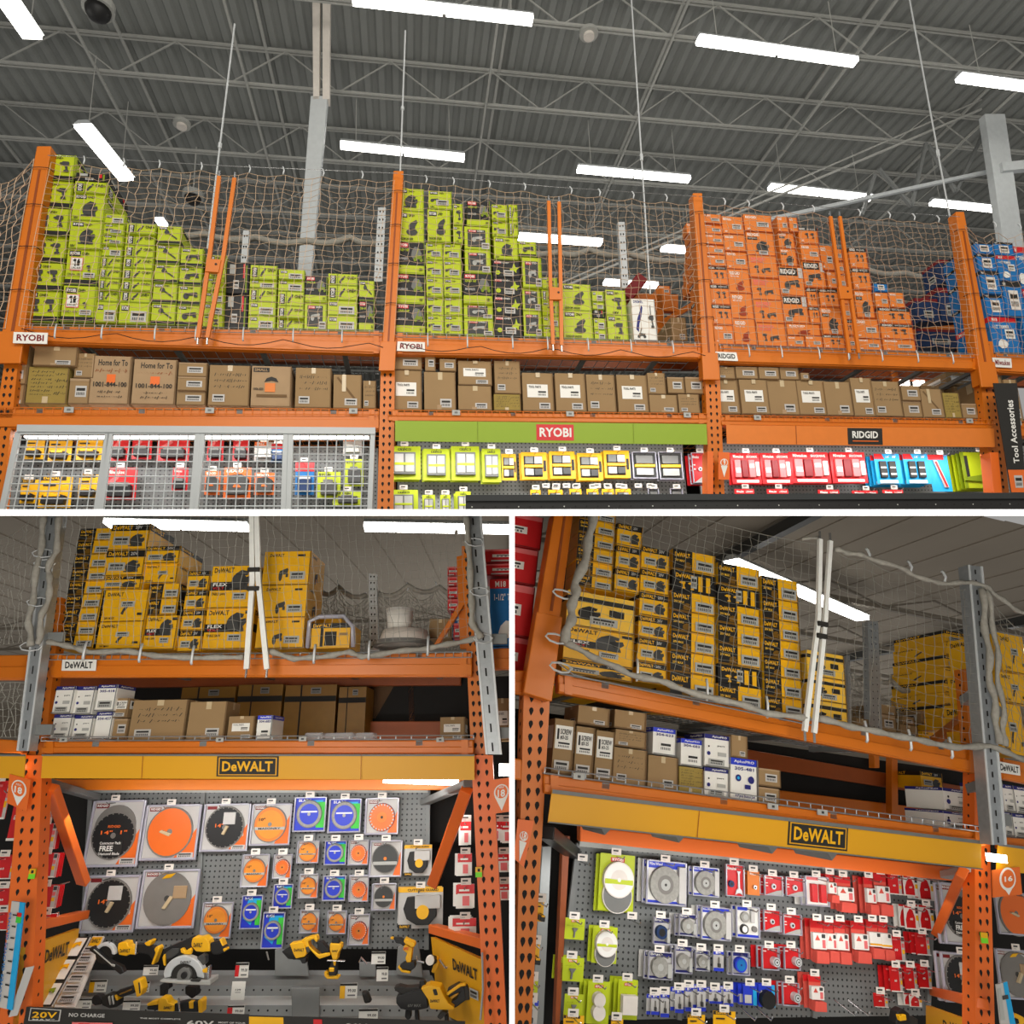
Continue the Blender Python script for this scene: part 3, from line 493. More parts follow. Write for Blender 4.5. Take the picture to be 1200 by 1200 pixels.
PK={
 'bk':('blade_pack','paper',[q(.05,.88,.3,.95,'dark red'),t('RIDGID',.07,.9,.28,.94,'white'),WED,t('14"',.74,.3,.92,.38,'paper'),lb(.66,.03,.95,.12)],
   [blade(.42,'black',[(.05,'disc grey',2)]),('rim_segments','teeth',.48,.5,.41,'disc grey',.0145,22),('blade_print','txt','14"  1"',.26,.42,.72,.5,'sign orange',.017),('blade_print','txt','RIDGID',.36,.6,.6,.65,'sign orange',.017)],True),
 'bf':('blade_pack','paper',[q(.05,.88,.3,.95,'dark red'),t('RIDGID',.07,.9,.28,.94,'white'),WED,lb(.66,.03,.95,.12)],
   [('second_blade','disc',.48,.58,.40,'disc grey',.008,[]),blade(.42,'black',[(.05,'disc grey',2)],cv=.46),('rim_segments','teeth',.48,.46,.41,'disc grey',.0145,22),('blade_print','txt','14"  1"',.24,.48,.74,.54,'sign orange',.017),('blade_print','txt','RIDGID',.36,.58,.6,.62,'sign orange',.017),
    ('free_blade_sticker','box',.24,.16,.68,.38,'ink',.018),('sticker_print','txt','Contractor Pack',.26,.33,.66,.37,'white',.0195),('sticker_print','txt','FREE',.27,.23,.52,.31,'white',.0195),('sticker_print','txt','Diamond Blade',.26,.17,.66,.21,'white',.0195)],True),
 'bo':('blade_pack','paper',[q(.05,.88,.26,.95,'dark red'),t('RIDGID',.07,.9,.25,.94,'white'),WED,t('14',.78,.38,.9,.46,'paper'),lb(.66,.03,.95,.12)],
   [blade(.42,'sign orange',[(.05,'disc grey',2)]),('security_tag','poly',[(.3,.5),(.34,.54),(.52,.47),(.49,.42)],'tape',.03)],True),
 'bg':('blade_pack','paper',[q(.05,.88,.26,.95,'dark red'),t('RIDGID',.07,.9,.25,.94,'white'),WED,t('14',.78,.38,.9,.46,'paper'),lb(.16,.16,.34,.28),lb(.38,.12,.6,.22)],
   [blade(.42,'disc grey',[(.05,'dark grey',2)]),('yellow_sticker','poly',[(.34,.84),(.42,.92),(.58,.94),(.5,.86)],'yellow',.018),('paper_sticker','box',.58,.5,.82,.72,'cardboard pale',.02),('security_tag','poly',[(.42,.34),(.48,.32),(.6,.52),(.54,.55)],'tape',.03)],True),
 'bs':('blade_pack','paper',[q(.05,.88,.26,.95,'dark red'),WED,t('14',.78,.3,.9,.38,'paper'),lb(.66,.03,.95,.12)],
   [blade(.42,'black',[(.05,'disc grey',2)]),('rim_segments','teeth',.48,.5,.41,'disc grey',.0145,22),('blade_print','txt','14"',.28,.5,.46,.58,'sign orange',.017),('paper_sticker','box',.44,.56,.7,.82,'paper',.02),('security_tag','poly',[(.44,.36),(.5,.34),(.58,.52),(.52,.54)],'tape',.03)],True),
 'bm':('blade_pack','paper',[q(.06,.86,.3,.94,'dark red'),t('RIDGID',.08,.88,.28,.93,'white'),('p',[(.6,0),(1,0),(1,.8)],'sign orange')],
   [blade(.42,'box orange',[(.33,'amber',2),(.05,'disc grey',3)]),('blade_band','box',.1,.36,.86,.44,'light grey',.015),('blade_print','txt','MASONRY',.2,.375,.76,.425,'ink',.018),('blade_print','txt','10"',.2,.58,.36,.66,'ink',.018)],True),
 'bu':('blade_pack','royal',[('p',[(.1,.3),(.5,.1),(.9,.9),(.3,.9)],'cyan'),q(.7,.1,.96,.85,'green'),t('BLADE',.12,.86,.5,.94,'white')],
   [blade(.4,'wheel grey',[(.3,'royal',2),(.05,'light grey',3)]),('blade_band','box',.22,.54,.74,.6,'white',.015)],True),
 'bt':('blade_pack','paper',[q(.08,.84,.36,.93,'dark red'),t('RIDGID',.1,.86,.34,.92,'white'),('p',[(.66,0),(1,0),(1,.7)],'sign orange')],
   [('blade','disc',.5,.46,.4,'dark red',.012,[(.38,'sign orange',1),(.15,'box orange',2),(.04,'ink',3)]),('rim_segments','teeth',.5,.46,.38,'paper',.0155,24)],True),
 'bd':('blade_pack','paper',[q(.1,.86,.34,.93,'dark red'),t('RIDGID',.12,.88,.32,.92,'white'),('p',[(.72,0),(1,0),(1,.8)],'sign orange')],
   [blade(.42,'dark grey',[(.05,'box orange',2)]),('blade_band','box',.1,.32,.86,.42,'light grey',.015)],True),
 'gw':('guard_pack','paper',[q(0,.88,1,1,'yellow'),q(0,0,.3,.1,'ink'),t('DeWALT',.04,.02,.26,.08,'yellow'),t('CUTTING GUARD',.2,.91,.9,.97,'ink')],
   [('wheel_guard','poly',[(.2,.78),(.12,.5),(.2,.25),(.42,.1),(.7,.1),(.86,.3),(.86,.5),(.5,.5),(.45,.8)],'black',.03),('info_label','box',.38,.5,.95,.82,'paper',.032),('round_badge','disc',.56,.42,.14,'yellow',.036,[])],False),
 # lime and blue abrasive accessories
 'lf':('polishing_pack','lime',[q(.3,.86,.7,.94,'red'),t('RYOBI',.34,.875,.66,.93,'white')],
   [('second_wheel','disc',.5,.28,.42,'felt',.02,[(.4,'mid grey',1)]),('felt_wheel','disc',.5,.56,.43,'felt',.035,[(.4,'white',1),(.24,'felt',2),(.05,'white',3)]),('wheel_band','box',.1,.48,.9,.57,'lime',.038)],False),
 'ln':('accessory_pack','lime',[q(.3,.8,.7,.92,'box orange'),t('RYOBI',.34,.82,.66,.9,'white'),('w',.1,.6,.9,.7,1,'lime dark')],
   [('brush_tip','poly',[(.42,.1),(.5,.1),(.52,.35),(.66,.55),(.34,.55),(.44,.35)],'mid grey',.012)],False),
 'le':('polishing_pack','lime',[q(.3,.84,.7,.92,'red'),t('RYOBI',.34,.85,.66,.91,'white')],
   [('felt_bob','disc',.45,.6,.26,'felt',.04,[]),('felt_bob','disc',.45,.3,.28,'felt',.04,[])],False),
 'lc':('polishing_pack','lime',[q(.3,.84,.7,.92,'red'),t('RYOBI',.34,.85,.66,.91,'white')],
   [('folded_cloth','box',.12,.16,.88,.64,'felt',.04)],False),
 'lm':('battery_pack','lime',[q(.3,.87,.7,.94,'ink'),t('RYOBI',.32,.88,.68,.93,'lime')],
   [('bit_case','box',.14,.14,.84,.8,'mid grey',.03),('bit_tray','box',.2,.2,.47,.74,'paper',.036),('bit_tray','box',.52,.2,.8,.74,'light grey',.036),('lime_band','box',.2,.4,.8,.48,'lime',.039)],False),
 'yk':('drill_bit_set','yellow',[q(.1,.1,.82,.86,'ink'),t('DeWALT',.2,.4,.7,.5,'yellow'),q(.86,.3,.96,.7,'ink')],
   [('bit_case','box',.14,.56,.46,.82,'mid grey',.02),('bit_case','box',.5,.56,.8,.82,'paper',.02),('bit_case','box',.14,.14,.46,.38,'light grey',.02),('bit_case','box',.5,.14,.8,.38,'dark grey',.02),('maker_band','box',.1,.42,.84,.52,'yellow',.022)],False),
 'yb':('drill_bit_set','dark grey',[q(.1,.1,.9,.9,'black')],
   [('bit_case','box',.14,.56,.84,.86,'mid grey',.02),('maker_band','box',.08,.42,.92,.53,'yellow',.022),('bit_case','box',.14,.12,.84,.38,'light grey',.02)],True),
 'rk':('bit_set_pack','red',[t('Milwaukee',.1,.84,.45,.94,'white'),t('SHOCKWAVE',.55,.84,.92,.92,'white'),q(.14,.04,.9,.12,'white')],
   [('bit_tray','box',.1,.2,.3,.76,'pink',.02),('bit_tray','box',.34,.2,.54,.76,'dark red',.02),('bit_tray','box',.58,.2,.78,.76,'pink',.02),('bit_label','box',.82,.24,.93,.7,'white',.022),('bit_label','box',.12,.34,.28,.5,'white',.023),('bit_label','box',.6,.5,.76,.62,'white',.023)],False),
 'bb':('bit_set_pack','cyan',[('p',[(0,.82),(.4,.82),(.3,1),(0,1)],'red'),t('1/4"',.45,.86,.6,.94,'white'),t('3/8"',.7,.86,.85,.94,'white'),q(.1,.02,.8,.12,'white')],
   [('bit_tray','box',.14,.2,.4,.74,'ink',.02),('bit_tray','box',.5,.2,.76,.74,'ink',.02),('bit_label','box',.16,.5,.38,.55,'white',.022),('bit_label','box',.52,.5,.74,.55,'white',.022),('bit_label','box',.16,.28,.38,.34,'white',.022),('bit_label','box',.52,.28,.74,.34,'white',.022)],False),
 'bc':('bit_set_pack','cyan',[q(0,.86,.8,1,'red')],[('bit_rail','poly',[(.2,.84),(.4,.84),(.8,.1),(.6,.1)],'paper',.015),('red_clips','poly',[(.26,.8),(.36,.8),(.74,.12),(.64,.12)],'red',.02)],False),
 'lh':('hacksaw_pack','lime',[q(0,0,.1,1,'lime dark'),q(.1,.2,.2,.9,'ink')],[('handle','poly',[(.0,.2),(.9,.14),(1,.3),(.8,.4),(.1,.3)],'lime dark',.02)],False),
 # cage goods
 'cy':('battery_pack','yellow',[q(0,.86,.8,1,'ink'),t('DeWALT',.1,.88,.7,.98,'yellow'),q(.1,.68,.5,.74,'ink')],[('tool_body','poly',[(.15,.1),(.85,.08),(.9,.34),(.6,.42),(.2,.36)],'black',.05),('tool_body','box',.25,.3,.75,.4,'yellow',.055)],False),
 'cr':('battery_pack','red',[t('Milwaukee',.1,.8,.6,.92,'white'),('p',[(.1,.55),(.4,.8),(.5,.75),(.3,.5)],'pink')],[('battery_block','box',.18,.08,.9,.42,'black',.05),('battery_top','box',.26,.36,.82,.5,'mid grey',.055)],False),
 'cn':('battery_pack','sign orange',[t('RIDGID',.1,.84,.7,.95,'white')],[('battery_block','poly',[(.15,.1),(.9,.1),(.95,.6),(.7,.74),(.2,.7)],'dark grey',.05),('battery_mark','poly',[(.4,.3),(.7,.3),(.6,.42),(.45,.42)],'sign orange',.055)],False),
 'cl':('battery_pack','lime',[t('RYOBI',.1,.82,.6,.94,'ink')],[('battery_block','box',.2,.1,.86,.56,'dark grey',.05),('battery_top','box',.3,.5,.7,.66,'mid grey',.055)],False),
 'cb':('battery_pack','blue',[q(0,.72,1,1,'red')],[('battery_block','box',.15,.08,.88,.5,'dark blue',.05),('battery_top','box',.2,.44,.84,.52,'white',.055)],False),
 'cw':('battery_pack','paper',[q(0,.8,.6,1,'sign orange'),t('SALE',.1,.84,.5,.96,'white')],[('charger_body','poly',[(.1,.1),(.9,.1),(.85,.5),(.2,.55)],'light grey',.05)],False),
 # right photo accessories
 'wl':('wire_wheel_pack','white',[('p',[(0,0),(1,0),(1,.08),(0,.08)],'royal'),q(0,.82,1,1,'royal'),t('Wire Wheel',.06,.88,.4,.95,'white'),lb(.8,.1,.97,.2,'pale yellow')],
   [('wire_wheel','disc',.44,.46,.38,'wheel grey',.03,[(.2,'disc grey',1),(.12,'light grey',2),(.03,'ink',3)]),('info_strip','box',.78,.06,.96,.9,'paper',.034)],True),
 'ws':('wire_brush_pack','paper',[q(0,.8,1,1,'navy'),q(0,0,1,.1,'navy'),t('Brush',.1,.85,.6,.95,'white')],
   [('cup_brush','disc',.44,.46,.34,'wheel grey',.03,[(.12,'light grey',2)]),('info_strip','box',.74,.08,.92,.6,'light grey',.034)],True),
 'wd':('wire_brush_pack','paper',[q(0,.8,1,1,'navy'),q(0,0,1,.1,'navy'),t('Brush',.1,.85,.6,.95,'white')],
   [('cup_brush','disc',.44,.46,.34,'dark blue',.03,[(.2,'black',1)]),('info_strip','box',.74,.08,.92,.6,'light grey',.034)],True),
 'wb':('sanding_disc_pack','paper',[q(0,.8,1,1,'navy'),q(0,0,1,.06,'navy')],[('blue_disc','disc',.42,.46,.34,'royal',.03,[(.26,'blue',1),(.05,'navy',2)])],True),
 'wt':('abrasive_set_pack','white',[q(0,0,1,.1,'royal'),q(0,.86,.5,1,'royal')],[('grey_disc','disc',.36,.66,.18,'wheel grey',.02,[(.1,'light grey',1)]),('dark_ring','disc',.32,.28,.16,'ink',.02,[(.11,'white',1)]),('bit','disc',.76,.3,.1,'disc grey',.02,[]),('info_strip','box',.6,.5,.76,.92,'paper',.022)],True),
 'sb':('mounted_bit_pack','paper',[q(0,.8,1,1,'royal'),q(0,0,1,.16,'royal'),t('Bit',.2,.85,.7,.95,'white')],[('shank','box',.44,.3,.54,.7,'disc grey',.012),('bit_head','box',.36,.2,.62,.4,'dark grey',.016)],False),
 'bx':('sanding_disc_pack','royal',[q(.1,.1,.6,.5,'paper'),q(.7,0,.96,.8,'cyan')],[],False),
 'bq':('polishing_disc_pack','royal',[q(.8,0,1,1,'cyan')],[('black_disc','disc',.4,.38,.42,'black',.04,[])],False),
 'rw':('wrench_pack','red',[t('Milwaukee',.06,.82,.6,.92,'white')],[('wrench','poly',[(.56,.2),(.5,.04),(.64,.1),(.78,.1),(.92,.04),(.86,.2),(.76,.26),(.74,.7),(.82,.8),(.6,.8),(.66,.7),(.66,.26)],'bright steel',.014),('nut','disc',.28,.38,.15,'dark blue',.016,[(.06,'ink',1)])],True),
 'ro':('nut_pack','box orange',[t('Milwaukee',.2,.84,.7,.93,'white')],[('nut','disc',.5,.34,.14,'steel',.02,[(.06,'ink',1)])],False),
 'rc':('cutting_wheel_pack','red',[t('Milwaukee',.08,.82,.5,.92,'white'),q(.1,.58,.22,.62,'white'),q(.1,.44,.22,.48,'white'),('p',[(.1,.02),(1,.02),(1,.3),(.7,.24)],'light grey')],[('hub','disc',.5,.45,.12,'bright steel',.014,[(.06,'ink',1)])],True),
 'rd':('hole_cutter_pack','red',[t('Milwaukee',.4,.86,.9,.94,'white'),q(.1,.8,.3,.84,'white'),q(0,.02,1,.05,'ink')],[('cup','disc',.72,.4,.22,'bright steel',.04,[(.17,'disc grey',1),(.12,'bright steel',2),(.05,'ink',3)])],True),
 'rx':('knife_pack','white',[q(0,.86,.6,1,'pink')],[('red_grip','box',.2,.12,.44,.74,'red',.03),('red_grip','box',.58,.12,.82,.74,'red',.03)],True),
 'be':('sanding_belt_pack','belt',[q(0,.8,1,1,'red')],[('paper_sleeve','box',-.02,.3,1.02,.7,'white',.03),('sleeve_mark','poly',[(.1,.52),(.5,.52),(.3,.66)],'belt',.033),('sleeve_photo','box',.62,.58,.9,.68,'dark grey',.033),('sleeve_icons','box',.66,.34,.9,.54,'pink',.033),('belt_fold','poly',[(0,-.02),(1,-.02),(1,.26),(.08,.28)],'belt',.05)],False),
 'by':('sanding_belt_pack','belt',[q(0,.8,1,1,'red')],[('paper_sleeve','box',-.02,.3,1.02,.7,'white',.03),('yellow_stripe','box',-.02,.34,1.02,.39,'yellow',.033),('sleeve_photo','box',.62,.58,.9,.68,'dark grey',.033),('belt_fold','poly',[(0,-.02),(1,-.02),(1,.26),(.08,.28)],'belt',.05)],False),
 'ss':('sandpaper_pack','red',[q(.78,.0,1,1,'paper'),q(.8,.8,.97,.96,'dark grey'),q(.8,.55,.95,.72,'pink'),q(.8,.3,.95,.47,'yellow'),t('60',.3,.4,.5,.5,'white'),q(0,0,1,.05,'white'),q(.1,.84,.5,.9,'pink')],[],False),
 'st':('sandpaper_pack','white',[('p',[(.1,.06),(.76,.06),(.76,.5),(.62,.82),(.42,.9),(.2,.7),(.08,.4)],'red'),q(.8,.7,.98,.95,'dark grey'),q(.8,.4,.98,.62,'yellow'),q(0,.92,.5,1,'red'),t('60',.35,.4,.55,.5,'white')],[],False),
 'sr':('saw_blade_pack','white',[q(0,.6,1,1,'red'),q(.1,.7,.7,.78,'white'),q(.3,.1,.7,.5,'pink')],[],False),
}
# ================================================================ upper room: the long run of tool racks
F=T
# -- ceiling
Zc=6.1
mb=MB(); per=.21; nx=int(34/per)
pts=[]
x=-13
for i in range(nx):
    for dx_,z in ((0,0),(.03,.05),(.11,.05),(.14,0)): pts.append((x+i*per+dx_,Zc-z))
for (xa,za),(xb,zb) in zip(pts,pts[1:]): mb.poly([(xa,-3,za),(xb,-3,zb),(xb,30,zb),(xa,30,za)],'ceiling grey')
solo('ceiling','', '',F,mb,kind='structure')
jy=[-.6,.75,2.1,3.5,4.9,6.3,7.8,9.3,10.9,12.6,14.5]
for k,y in enumerate(jy):
    t_=Thing('roof_joist','long grey open-web steel joist under the corrugated roof','joist',F,(0,y,Zc-.75),'roof joists')
    for nm,z in (('top_chord',Zc-.12),('bottom_chord',Zc-.72)):
        mb=MB(); mb.box(-12,20,y-.035,y-.01,z,z+.035,'joist grey'); mb.box(-12,20,y+.01,y+.035,z,z+.035,'joist grey'); t_.part(nm,mb)
    mb=MB(); n=44
    for i in range(n):
        a=-12+32*i/n; b=-12+32*(i+1)/n
        mb.bar((a,y,Zc-.7) if i%2 else (a,y,Zc-.1),(b,y,Zc-.1) if i%2 else (b,y,Zc-.7),.016,.016,'joist grey')
    t_.part('web',mb)
# bridging and conduits running away from the viewer
for k,x in enumerate((-6.6,-3.9,-1.3,.6,3.9,6.2,8.8,11.6)):
    t_=Thing('roof_bridging','thin grey steel bridging line running away across the roof joists','bridging',F,(x,2,Zc-.76),'roof bridging lines')
    mb=MB(); mb.bar((x,-2,Zc-.74),(x,22,Zc-.74),.03,.03,'joist grey'); t_.part('lower_line',mb)
    mb=MB(); mb.bar((x+.22,-2,Zc-.1),(x+.22,22,Zc-.1),.04,.03,'joist grey'); t_.part('upper_line',mb)
# girder on the right with struts
t_=Thing('roof_girder','deep grey roof girder crossing above the right hand racks to a column','girder',F,(9.5,4,Zc-1.2))
ga,gb=F.un(822,270,Z=3.9),F.un(1200,165,Z=5.0)
ga=F.un(820,275,Y=3.1); gb=F.un(1210,190,Y=3.0)
mb=MB(); mb.bar(ga,gb,.05,.05,'column white'); t_.part('diagonal_tube',mb)
gc=F.un(700,440,Y=6.2); 
a=F.un(815,210,Y=6.2); b=F.un(1215,100,Y=6.2)
mb=MB(); mb.bar(F.un(640,345,Y=3.3),F.un(1150,128,Y=3.1),.028,.028,'joist grey'); mb.bar(F.un(650,335,Y=3.4),F.un(1150,117,Y=3.2),.02,.02,'joist grey'); t_.part('chord',mb)
mb=MB()
for (u,v) in (((1155,150),(1120,225)),((1120,225),(1088,170)),((1068,242),(1085,168)),((1068,242),(1030,198)),((1010,252),(1025,205))):
    mb.bar(F.un(*u,Y=3.1),F.un(*v,Y=3.1),.045,.045,'steel grey')
t_.part('struts',mb)
# light fixtures: position read at the tubes, all hung on two rows
def fixture(F,pa,pb,Z,label,w=.13,group='ceiling strip lights',two=True,m='tube',name='strip_light'):
    a=F.un(*pa,Z=Z); b=F.un(*pb,Z=Z)
    t_=Thing(name,label,'light',F,(a+b)/2,group)
    u=(b-a).normalized(); s=Vector((-u.y,u.x,0))*w/2
    mb=MB(); up=Vector((0,0,.05))
    mb.raw([a-s*1.25+up,b-s*1.25+up,b+s*1.25+up,a+s*1.25+up,a-s*.6+up*2.2,b-s*.6+up*2.2,b+s*.6+up*2.2,a+s*.6+up*2.2],[(0,3,2,1),(4,5,6,7),(0,1,5,4),(1,2,6,5),(2,3,7,6),(3,0,4,7)],'cage white'); t_.part('housing',mb)
    segs=((0,.49),(.51,1)) if two else ((0,1),)
    for p0,p1 in segs:
        c,d=a.lerp(b,p0),a.lerp(b,p1); mb=MB()
        mb.raw([c-s,d-s,d+s,c+s,c-s+up,d-s+up,d+s+up,c+s+up],[(0,3,2,1),(4,5,6,7),(0,1,5,4),(1,2,6,5),(2,3,7,6),(3,0,4,7)],m); t_.part('lamp_tube',mb)
    if Z>3:
        mb=MB()
        for f in (.12,.88):
            p=a.lerp(b,f); mb.tube([p+up,Vector((p.x,p.y,Zc-.6))],.006,'joist grey',4)
        t_.part('hanger_wire',mb)
    return t_
ZL=4.6
fx=[((413,2),(624,26),'bright strip light nearest the top edge, left of the middle'),((818,49),(1003,75),'bright strip light, second of the near row, above the right racks'),
 ((1124,93),(1330,121),'bright strip light cut off by the right side, near row'),
 ((399,172),(544,187),'strip light above the middle rack post, far row'),((677,200),(808,212),'strip light above the gate of the middle bay, far row'),
 ((902,221),(1021,234),'strip light above the orange boxes, far row'),((1092,239),(1178,248),'strip light beside the white column at right, far row')]
for pa,pb,lb_ in fx: fixture(F,pa,pb,ZL,lb_,w=.11,group=None)
fixture(F,(96,149),(148,212),ZL-.3,'strip light pointing away from the viewer above the lime stacks',w=.2,two=False,group=None)
fixture(F,(2,-6),(38,46),ZL-.3,'strip light at the upper left corner pointing away',w=.2,two=False,group=None)
for pa,pb,Z_,lb_ in (((608,279),(705,286),4.6,'distant strip light seen through the net beside the lime boxes'),((776,292),(809,295),4.6,'distant strip light just left of the orange bay post'),((708,332),(770,336),4.6,'distant strip light low behind the red beam'),((184,262),(194,262),4.6,'distant lamp glow behind the lime boxes near the left gate')):
    fixture(F,pa,pb,Z_,lb_,w=.16,group=None,two=False)
# security domes, detectors, speaker
def dome(F,px,py,Z,rad,label,m='black'):
    p=F.un(px,py,Z=Z); t_=Thing('security_dome',label,'camera',F,p)
    mb=MB(); mb.ztube(p,rad*1.25,p.z,p.z+.09,'light grey',20); t_.part('housing',mb)
    mb=MB(); mb.tube([p+Vector((0,0,-rad*k)) for k in (0,.35,.65,.9,1)],[rad,rad*.93,rad*.75,rad*.42,.02],m,18); t_.part('dark_dome',mb,smooth=True)
    mb=MB(); mb.tube([p+Vector((0,0,.09)),Vector((p.x,p.y,Zc-.6))],.012,'joist grey',5); t_.part('drop_rod',mb)
dome(F,115,12,ZL,.13,'black security dome hanging at the upper left')
dome(F,226,232,ZL,.12,'dark security dome behind the net above the lime boxes')
for px,py,lb_ in ((213,147,'beige smoke detector box on the joist at left'),(690,41,'white round detector under the roof near the middle')):
    p=F.un(px,py,Z=Zc-.8); t_=Thing('smoke_detector',lb_,'detector',F,p)
    mb=MB(); mb.ztube(p,.12,p.z,p.z+.05,'light grey',18); t_.part('base',mb); mb=MB(); mb.ztube(p,.07,p.z-.04,p.z,'felt',18); t_.part('sensor_cap',mb)
# white building columns
def column(F,x0,x1,ya,x2,x3,yb,Y,label):
    mb=MB(); P=px_hexa(mb,F,[(x0,ya),(x1,ya),(x3,yb),(x2,yb)],Y,.12,'column white'); t_=Thing('building_column',label,'column',F,(P[0]+P[1])/2); t_.part('shaft',mb,bevel=.01); return t_,P
t_,P=column(F,343,358,392,364,384,112,2.6,'white square column rising behind the net left of the middle post')
mb=MB(); px_hexa(mb,F,[(367,116),(374,116),(375,-10),(366,-10)],2.6,.12,'felt'); px_hexa(mb,F,[(378,116),(386,116),(387,-10),(378,-10)],2.6,.12,'felt'); t_.part('girder_cleats',mb)
t_,P=column(F,1193,1217,400,1154,1178,133,2.7,'white square column at the upper right behind the nets')
mb=MB(); px_hexa(mb,F,[(1176,200),(1215,196),(1215,186),(1174,190)],2.65,.1,'column white'); t_.part('bracket',mb)
# thin hanging rods
for (a_,b_,lb_) in (((275,28),(243,292),'thin steel hanging rod left of the first gate'),((475,36),(469,202),'thin steel hanging rod above the middle orange post'),((740,0),(762,345),'thin steel hanging rod in the middle bay'),((1066,0),(1128,335),'thin steel hanging rod beside the right orange post')):
    A=F.un(*a_,Y=.45);B=F.un(*b_,Y=.45); t_=Thing('hanging_rod',lb_,'rod',F,B)
    mb=MB(); mb.tube([A,B],.008,'bright steel',6); t_.part('rod',mb); mb=MB(); m_=A.lerp(B,.55); mb.tube([m_,m_.lerp(B,.05)],.016,'bright steel',6); t_.part('coupling',mb)
# -- posts
PO=[(-22,2,600,9,24,400,'orange rack upright at the far left'),(442,461,600,447,463,400,'orange rack upright between the left and middle bays'),(832,850,600,825,842,400,'orange rack upright between the lime and orange bays'),(1164,1185,600,1145,1163,400,'orange rack upright at the right, between orange and blue bays')]
SL=[(-4,23,421,43,60,171),(446,461,430,461,473,200),(825,841,441,812,823,226),(1150,1168,450,1120,1130,248)]
for (a,b,ya,c,d,yb,lb_),s in zip(PO,SL):
    t_,P=post(F,lb_,a,b,ya,c,d,yb,Y=0,D=.08)
    mb=MB(); bl,br,tr,tl=px_hexa(mb,F,[(s[0],s[2]),(s[1],s[2]),(s[4],s[5]),(s[3],s[5])],-.045,.1,'orange'); t_.part('extension_sleeve',mb,bevel=.006)
    mb=MB(); mid0=bl.lerp(br,.44);mid1=tl.lerp(tr,.44); dv=Vector((0,-.004,0)); mb.hexa(bl.lerp(br,.42)+dv,bl.lerp(br,.56)+dv,tl.lerp(tr,.56).lerp(bl.lerp(br,.56),.12)+dv,tl.lerp(tr,.42).lerp(bl.lerp(br,.42),.12)+dv,(0,.004,0),'dark orange'); t_.part('centre_groove',mb)
    mb=MB(); a_=bl.lerp(tl,.12); b_=br.lerp(tr,.12); a2=bl.lerp(tl,-.02); b2=br.lerp(tr,-.02); ex=Vector((.012,0,0)); dv=Vector((0,-.012,0))
    mb.hexa(a2-ex+dv,b2+ex+dv,b_+ex+dv,a_-ex+dv,(0,.02,0),'orange'); t_.part('splice_collar',mb,bevel=.004)
    for f in (.3,.5,.7,.88):
        mb=MB(); c=bl.lerp(tl,f).lerp(br.lerp(tr,f),.5)+Vector((0,-.012,0)); w=(br-bl).length*.62
        mb.tube([c+Vector((w*math.cos(k*math.pi/4),-.006 if 0<k<4 else .03,.012*math.sin(k))) for k in range(0,5)],.003,'dark metal',4); t_.part('net_tie',mb)
# rear uprights and side bracing (they stand behind each bay)
for k,(x,lb_) in enumerate(((0,'left end frame'),(2.6,'frame between left and middle bays'),(5.2,'frame between lime and orange bays'),(7.8,'frame right of the orange bay'))):
    t_=Thing('rear_upright','orange rear rack upright with braces, '+lb_,'rack post',F,(x,1.1,-2.2))
    mb=MB(); mb.box(x-.04,x+.04,1.08,1.16,-2.2,.25 if k!=3 else .5,'orange'); t_.part('column',mb,bevel=.005)
    mb=MB(); mb.bar((x,.08,.02),(x,1.1,.4),.05,.04,'orange'); mb.bar((x,.08,-.75),(x,1.1,-.1),.05,.04,'orange'); mb.bar((x,.08,-1.4),(x,1.1,-1.4),.05,.04,'orange'); t_.part('side_brace',mb)
# -- beams
BA=[(21,381,401,449,389,415),(461,391,415,827,403,421),(843,405,425,1147,416,434),(1166,414,436,1260,418,442)]
BB=[(-15,479,502,444,481,504),(455,482,494,828,486,497),(845,488,499,1163,493,503),(1180,495,512,1260,496,514)]
nm_=['left bay','middle lime bay','orange tool bay','blue tool bay at the right edge']
for i,b in enumerate(BA):
    t_,P=beam(F,f'orange upper shelf beam of the {nm_[i]}',b[0],b[1],b[2],b[3],b[4],b[5],Y=.0)
    wire_deck(F,f'wire mesh deck on the upper shelf of the {nm_[i]}',P[3],P[2],1.08,lip=.035)
    beam(F,f'orange rear beam behind the upper shelf of the {nm_[i]}',b[0]+8,b[1]+22,b[2]+16,b[3]-4,b[4]+18,b[5]+12,Y=1.1,m='dark orange',lip=False,name='rear_beam')  # shadow on the rear beam put into a darker orange
for i,b in enumerate(BB):
    t_,P=beam(F,f'orange lower shelf beam of the {nm_[i]}',*b[:1],b[1],b[2],b[3],b[4],b[5],Y=.0)
    wire_deck(F,f'wire mesh deck with short front lip on the lower shelf of the {nm_[i]}',P[3],P[2],1.0,lip=.04,m='box orange',pitch=.06)
    # clip plates on the lip
    for f in ((.2,.55,.93) if i<2 else (.12,.9)):
        p=P[3].lerp(P[2],f); mb=MB(); mb.box(p.x-.03,p.x+.03,p.y-.03,p.y-.022,p.z-.035,p.z+.005,'light grey'); face(mb,(p.x-.03,p.y-.03,p.z-.035),(p.x+.03,p.y-.03,p.z-.035),(p.x-.03,p.y-.03,p.z+.005),(p.x+.03,p.y-.03,p.z+.005),[q(.3,.3,.7,.7,'mid grey')])
        solo('shelf_clip',f'small grey clip {("at the left","near the centre","at the right")[int(f*2.99)]} on the lower shelf lip of the {nm_[i]}','clip',F,mb)
# dark sheet in place of the deep shade behind the lower shelf
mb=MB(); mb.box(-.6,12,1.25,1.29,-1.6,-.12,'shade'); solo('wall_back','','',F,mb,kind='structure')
# distant hazy wall of the building
mb=MB(); mb.box(-14,26,27,27.1,-4,6.2,'ceiling grey'); solo('wall_far','','',F,mb,kind='structure')
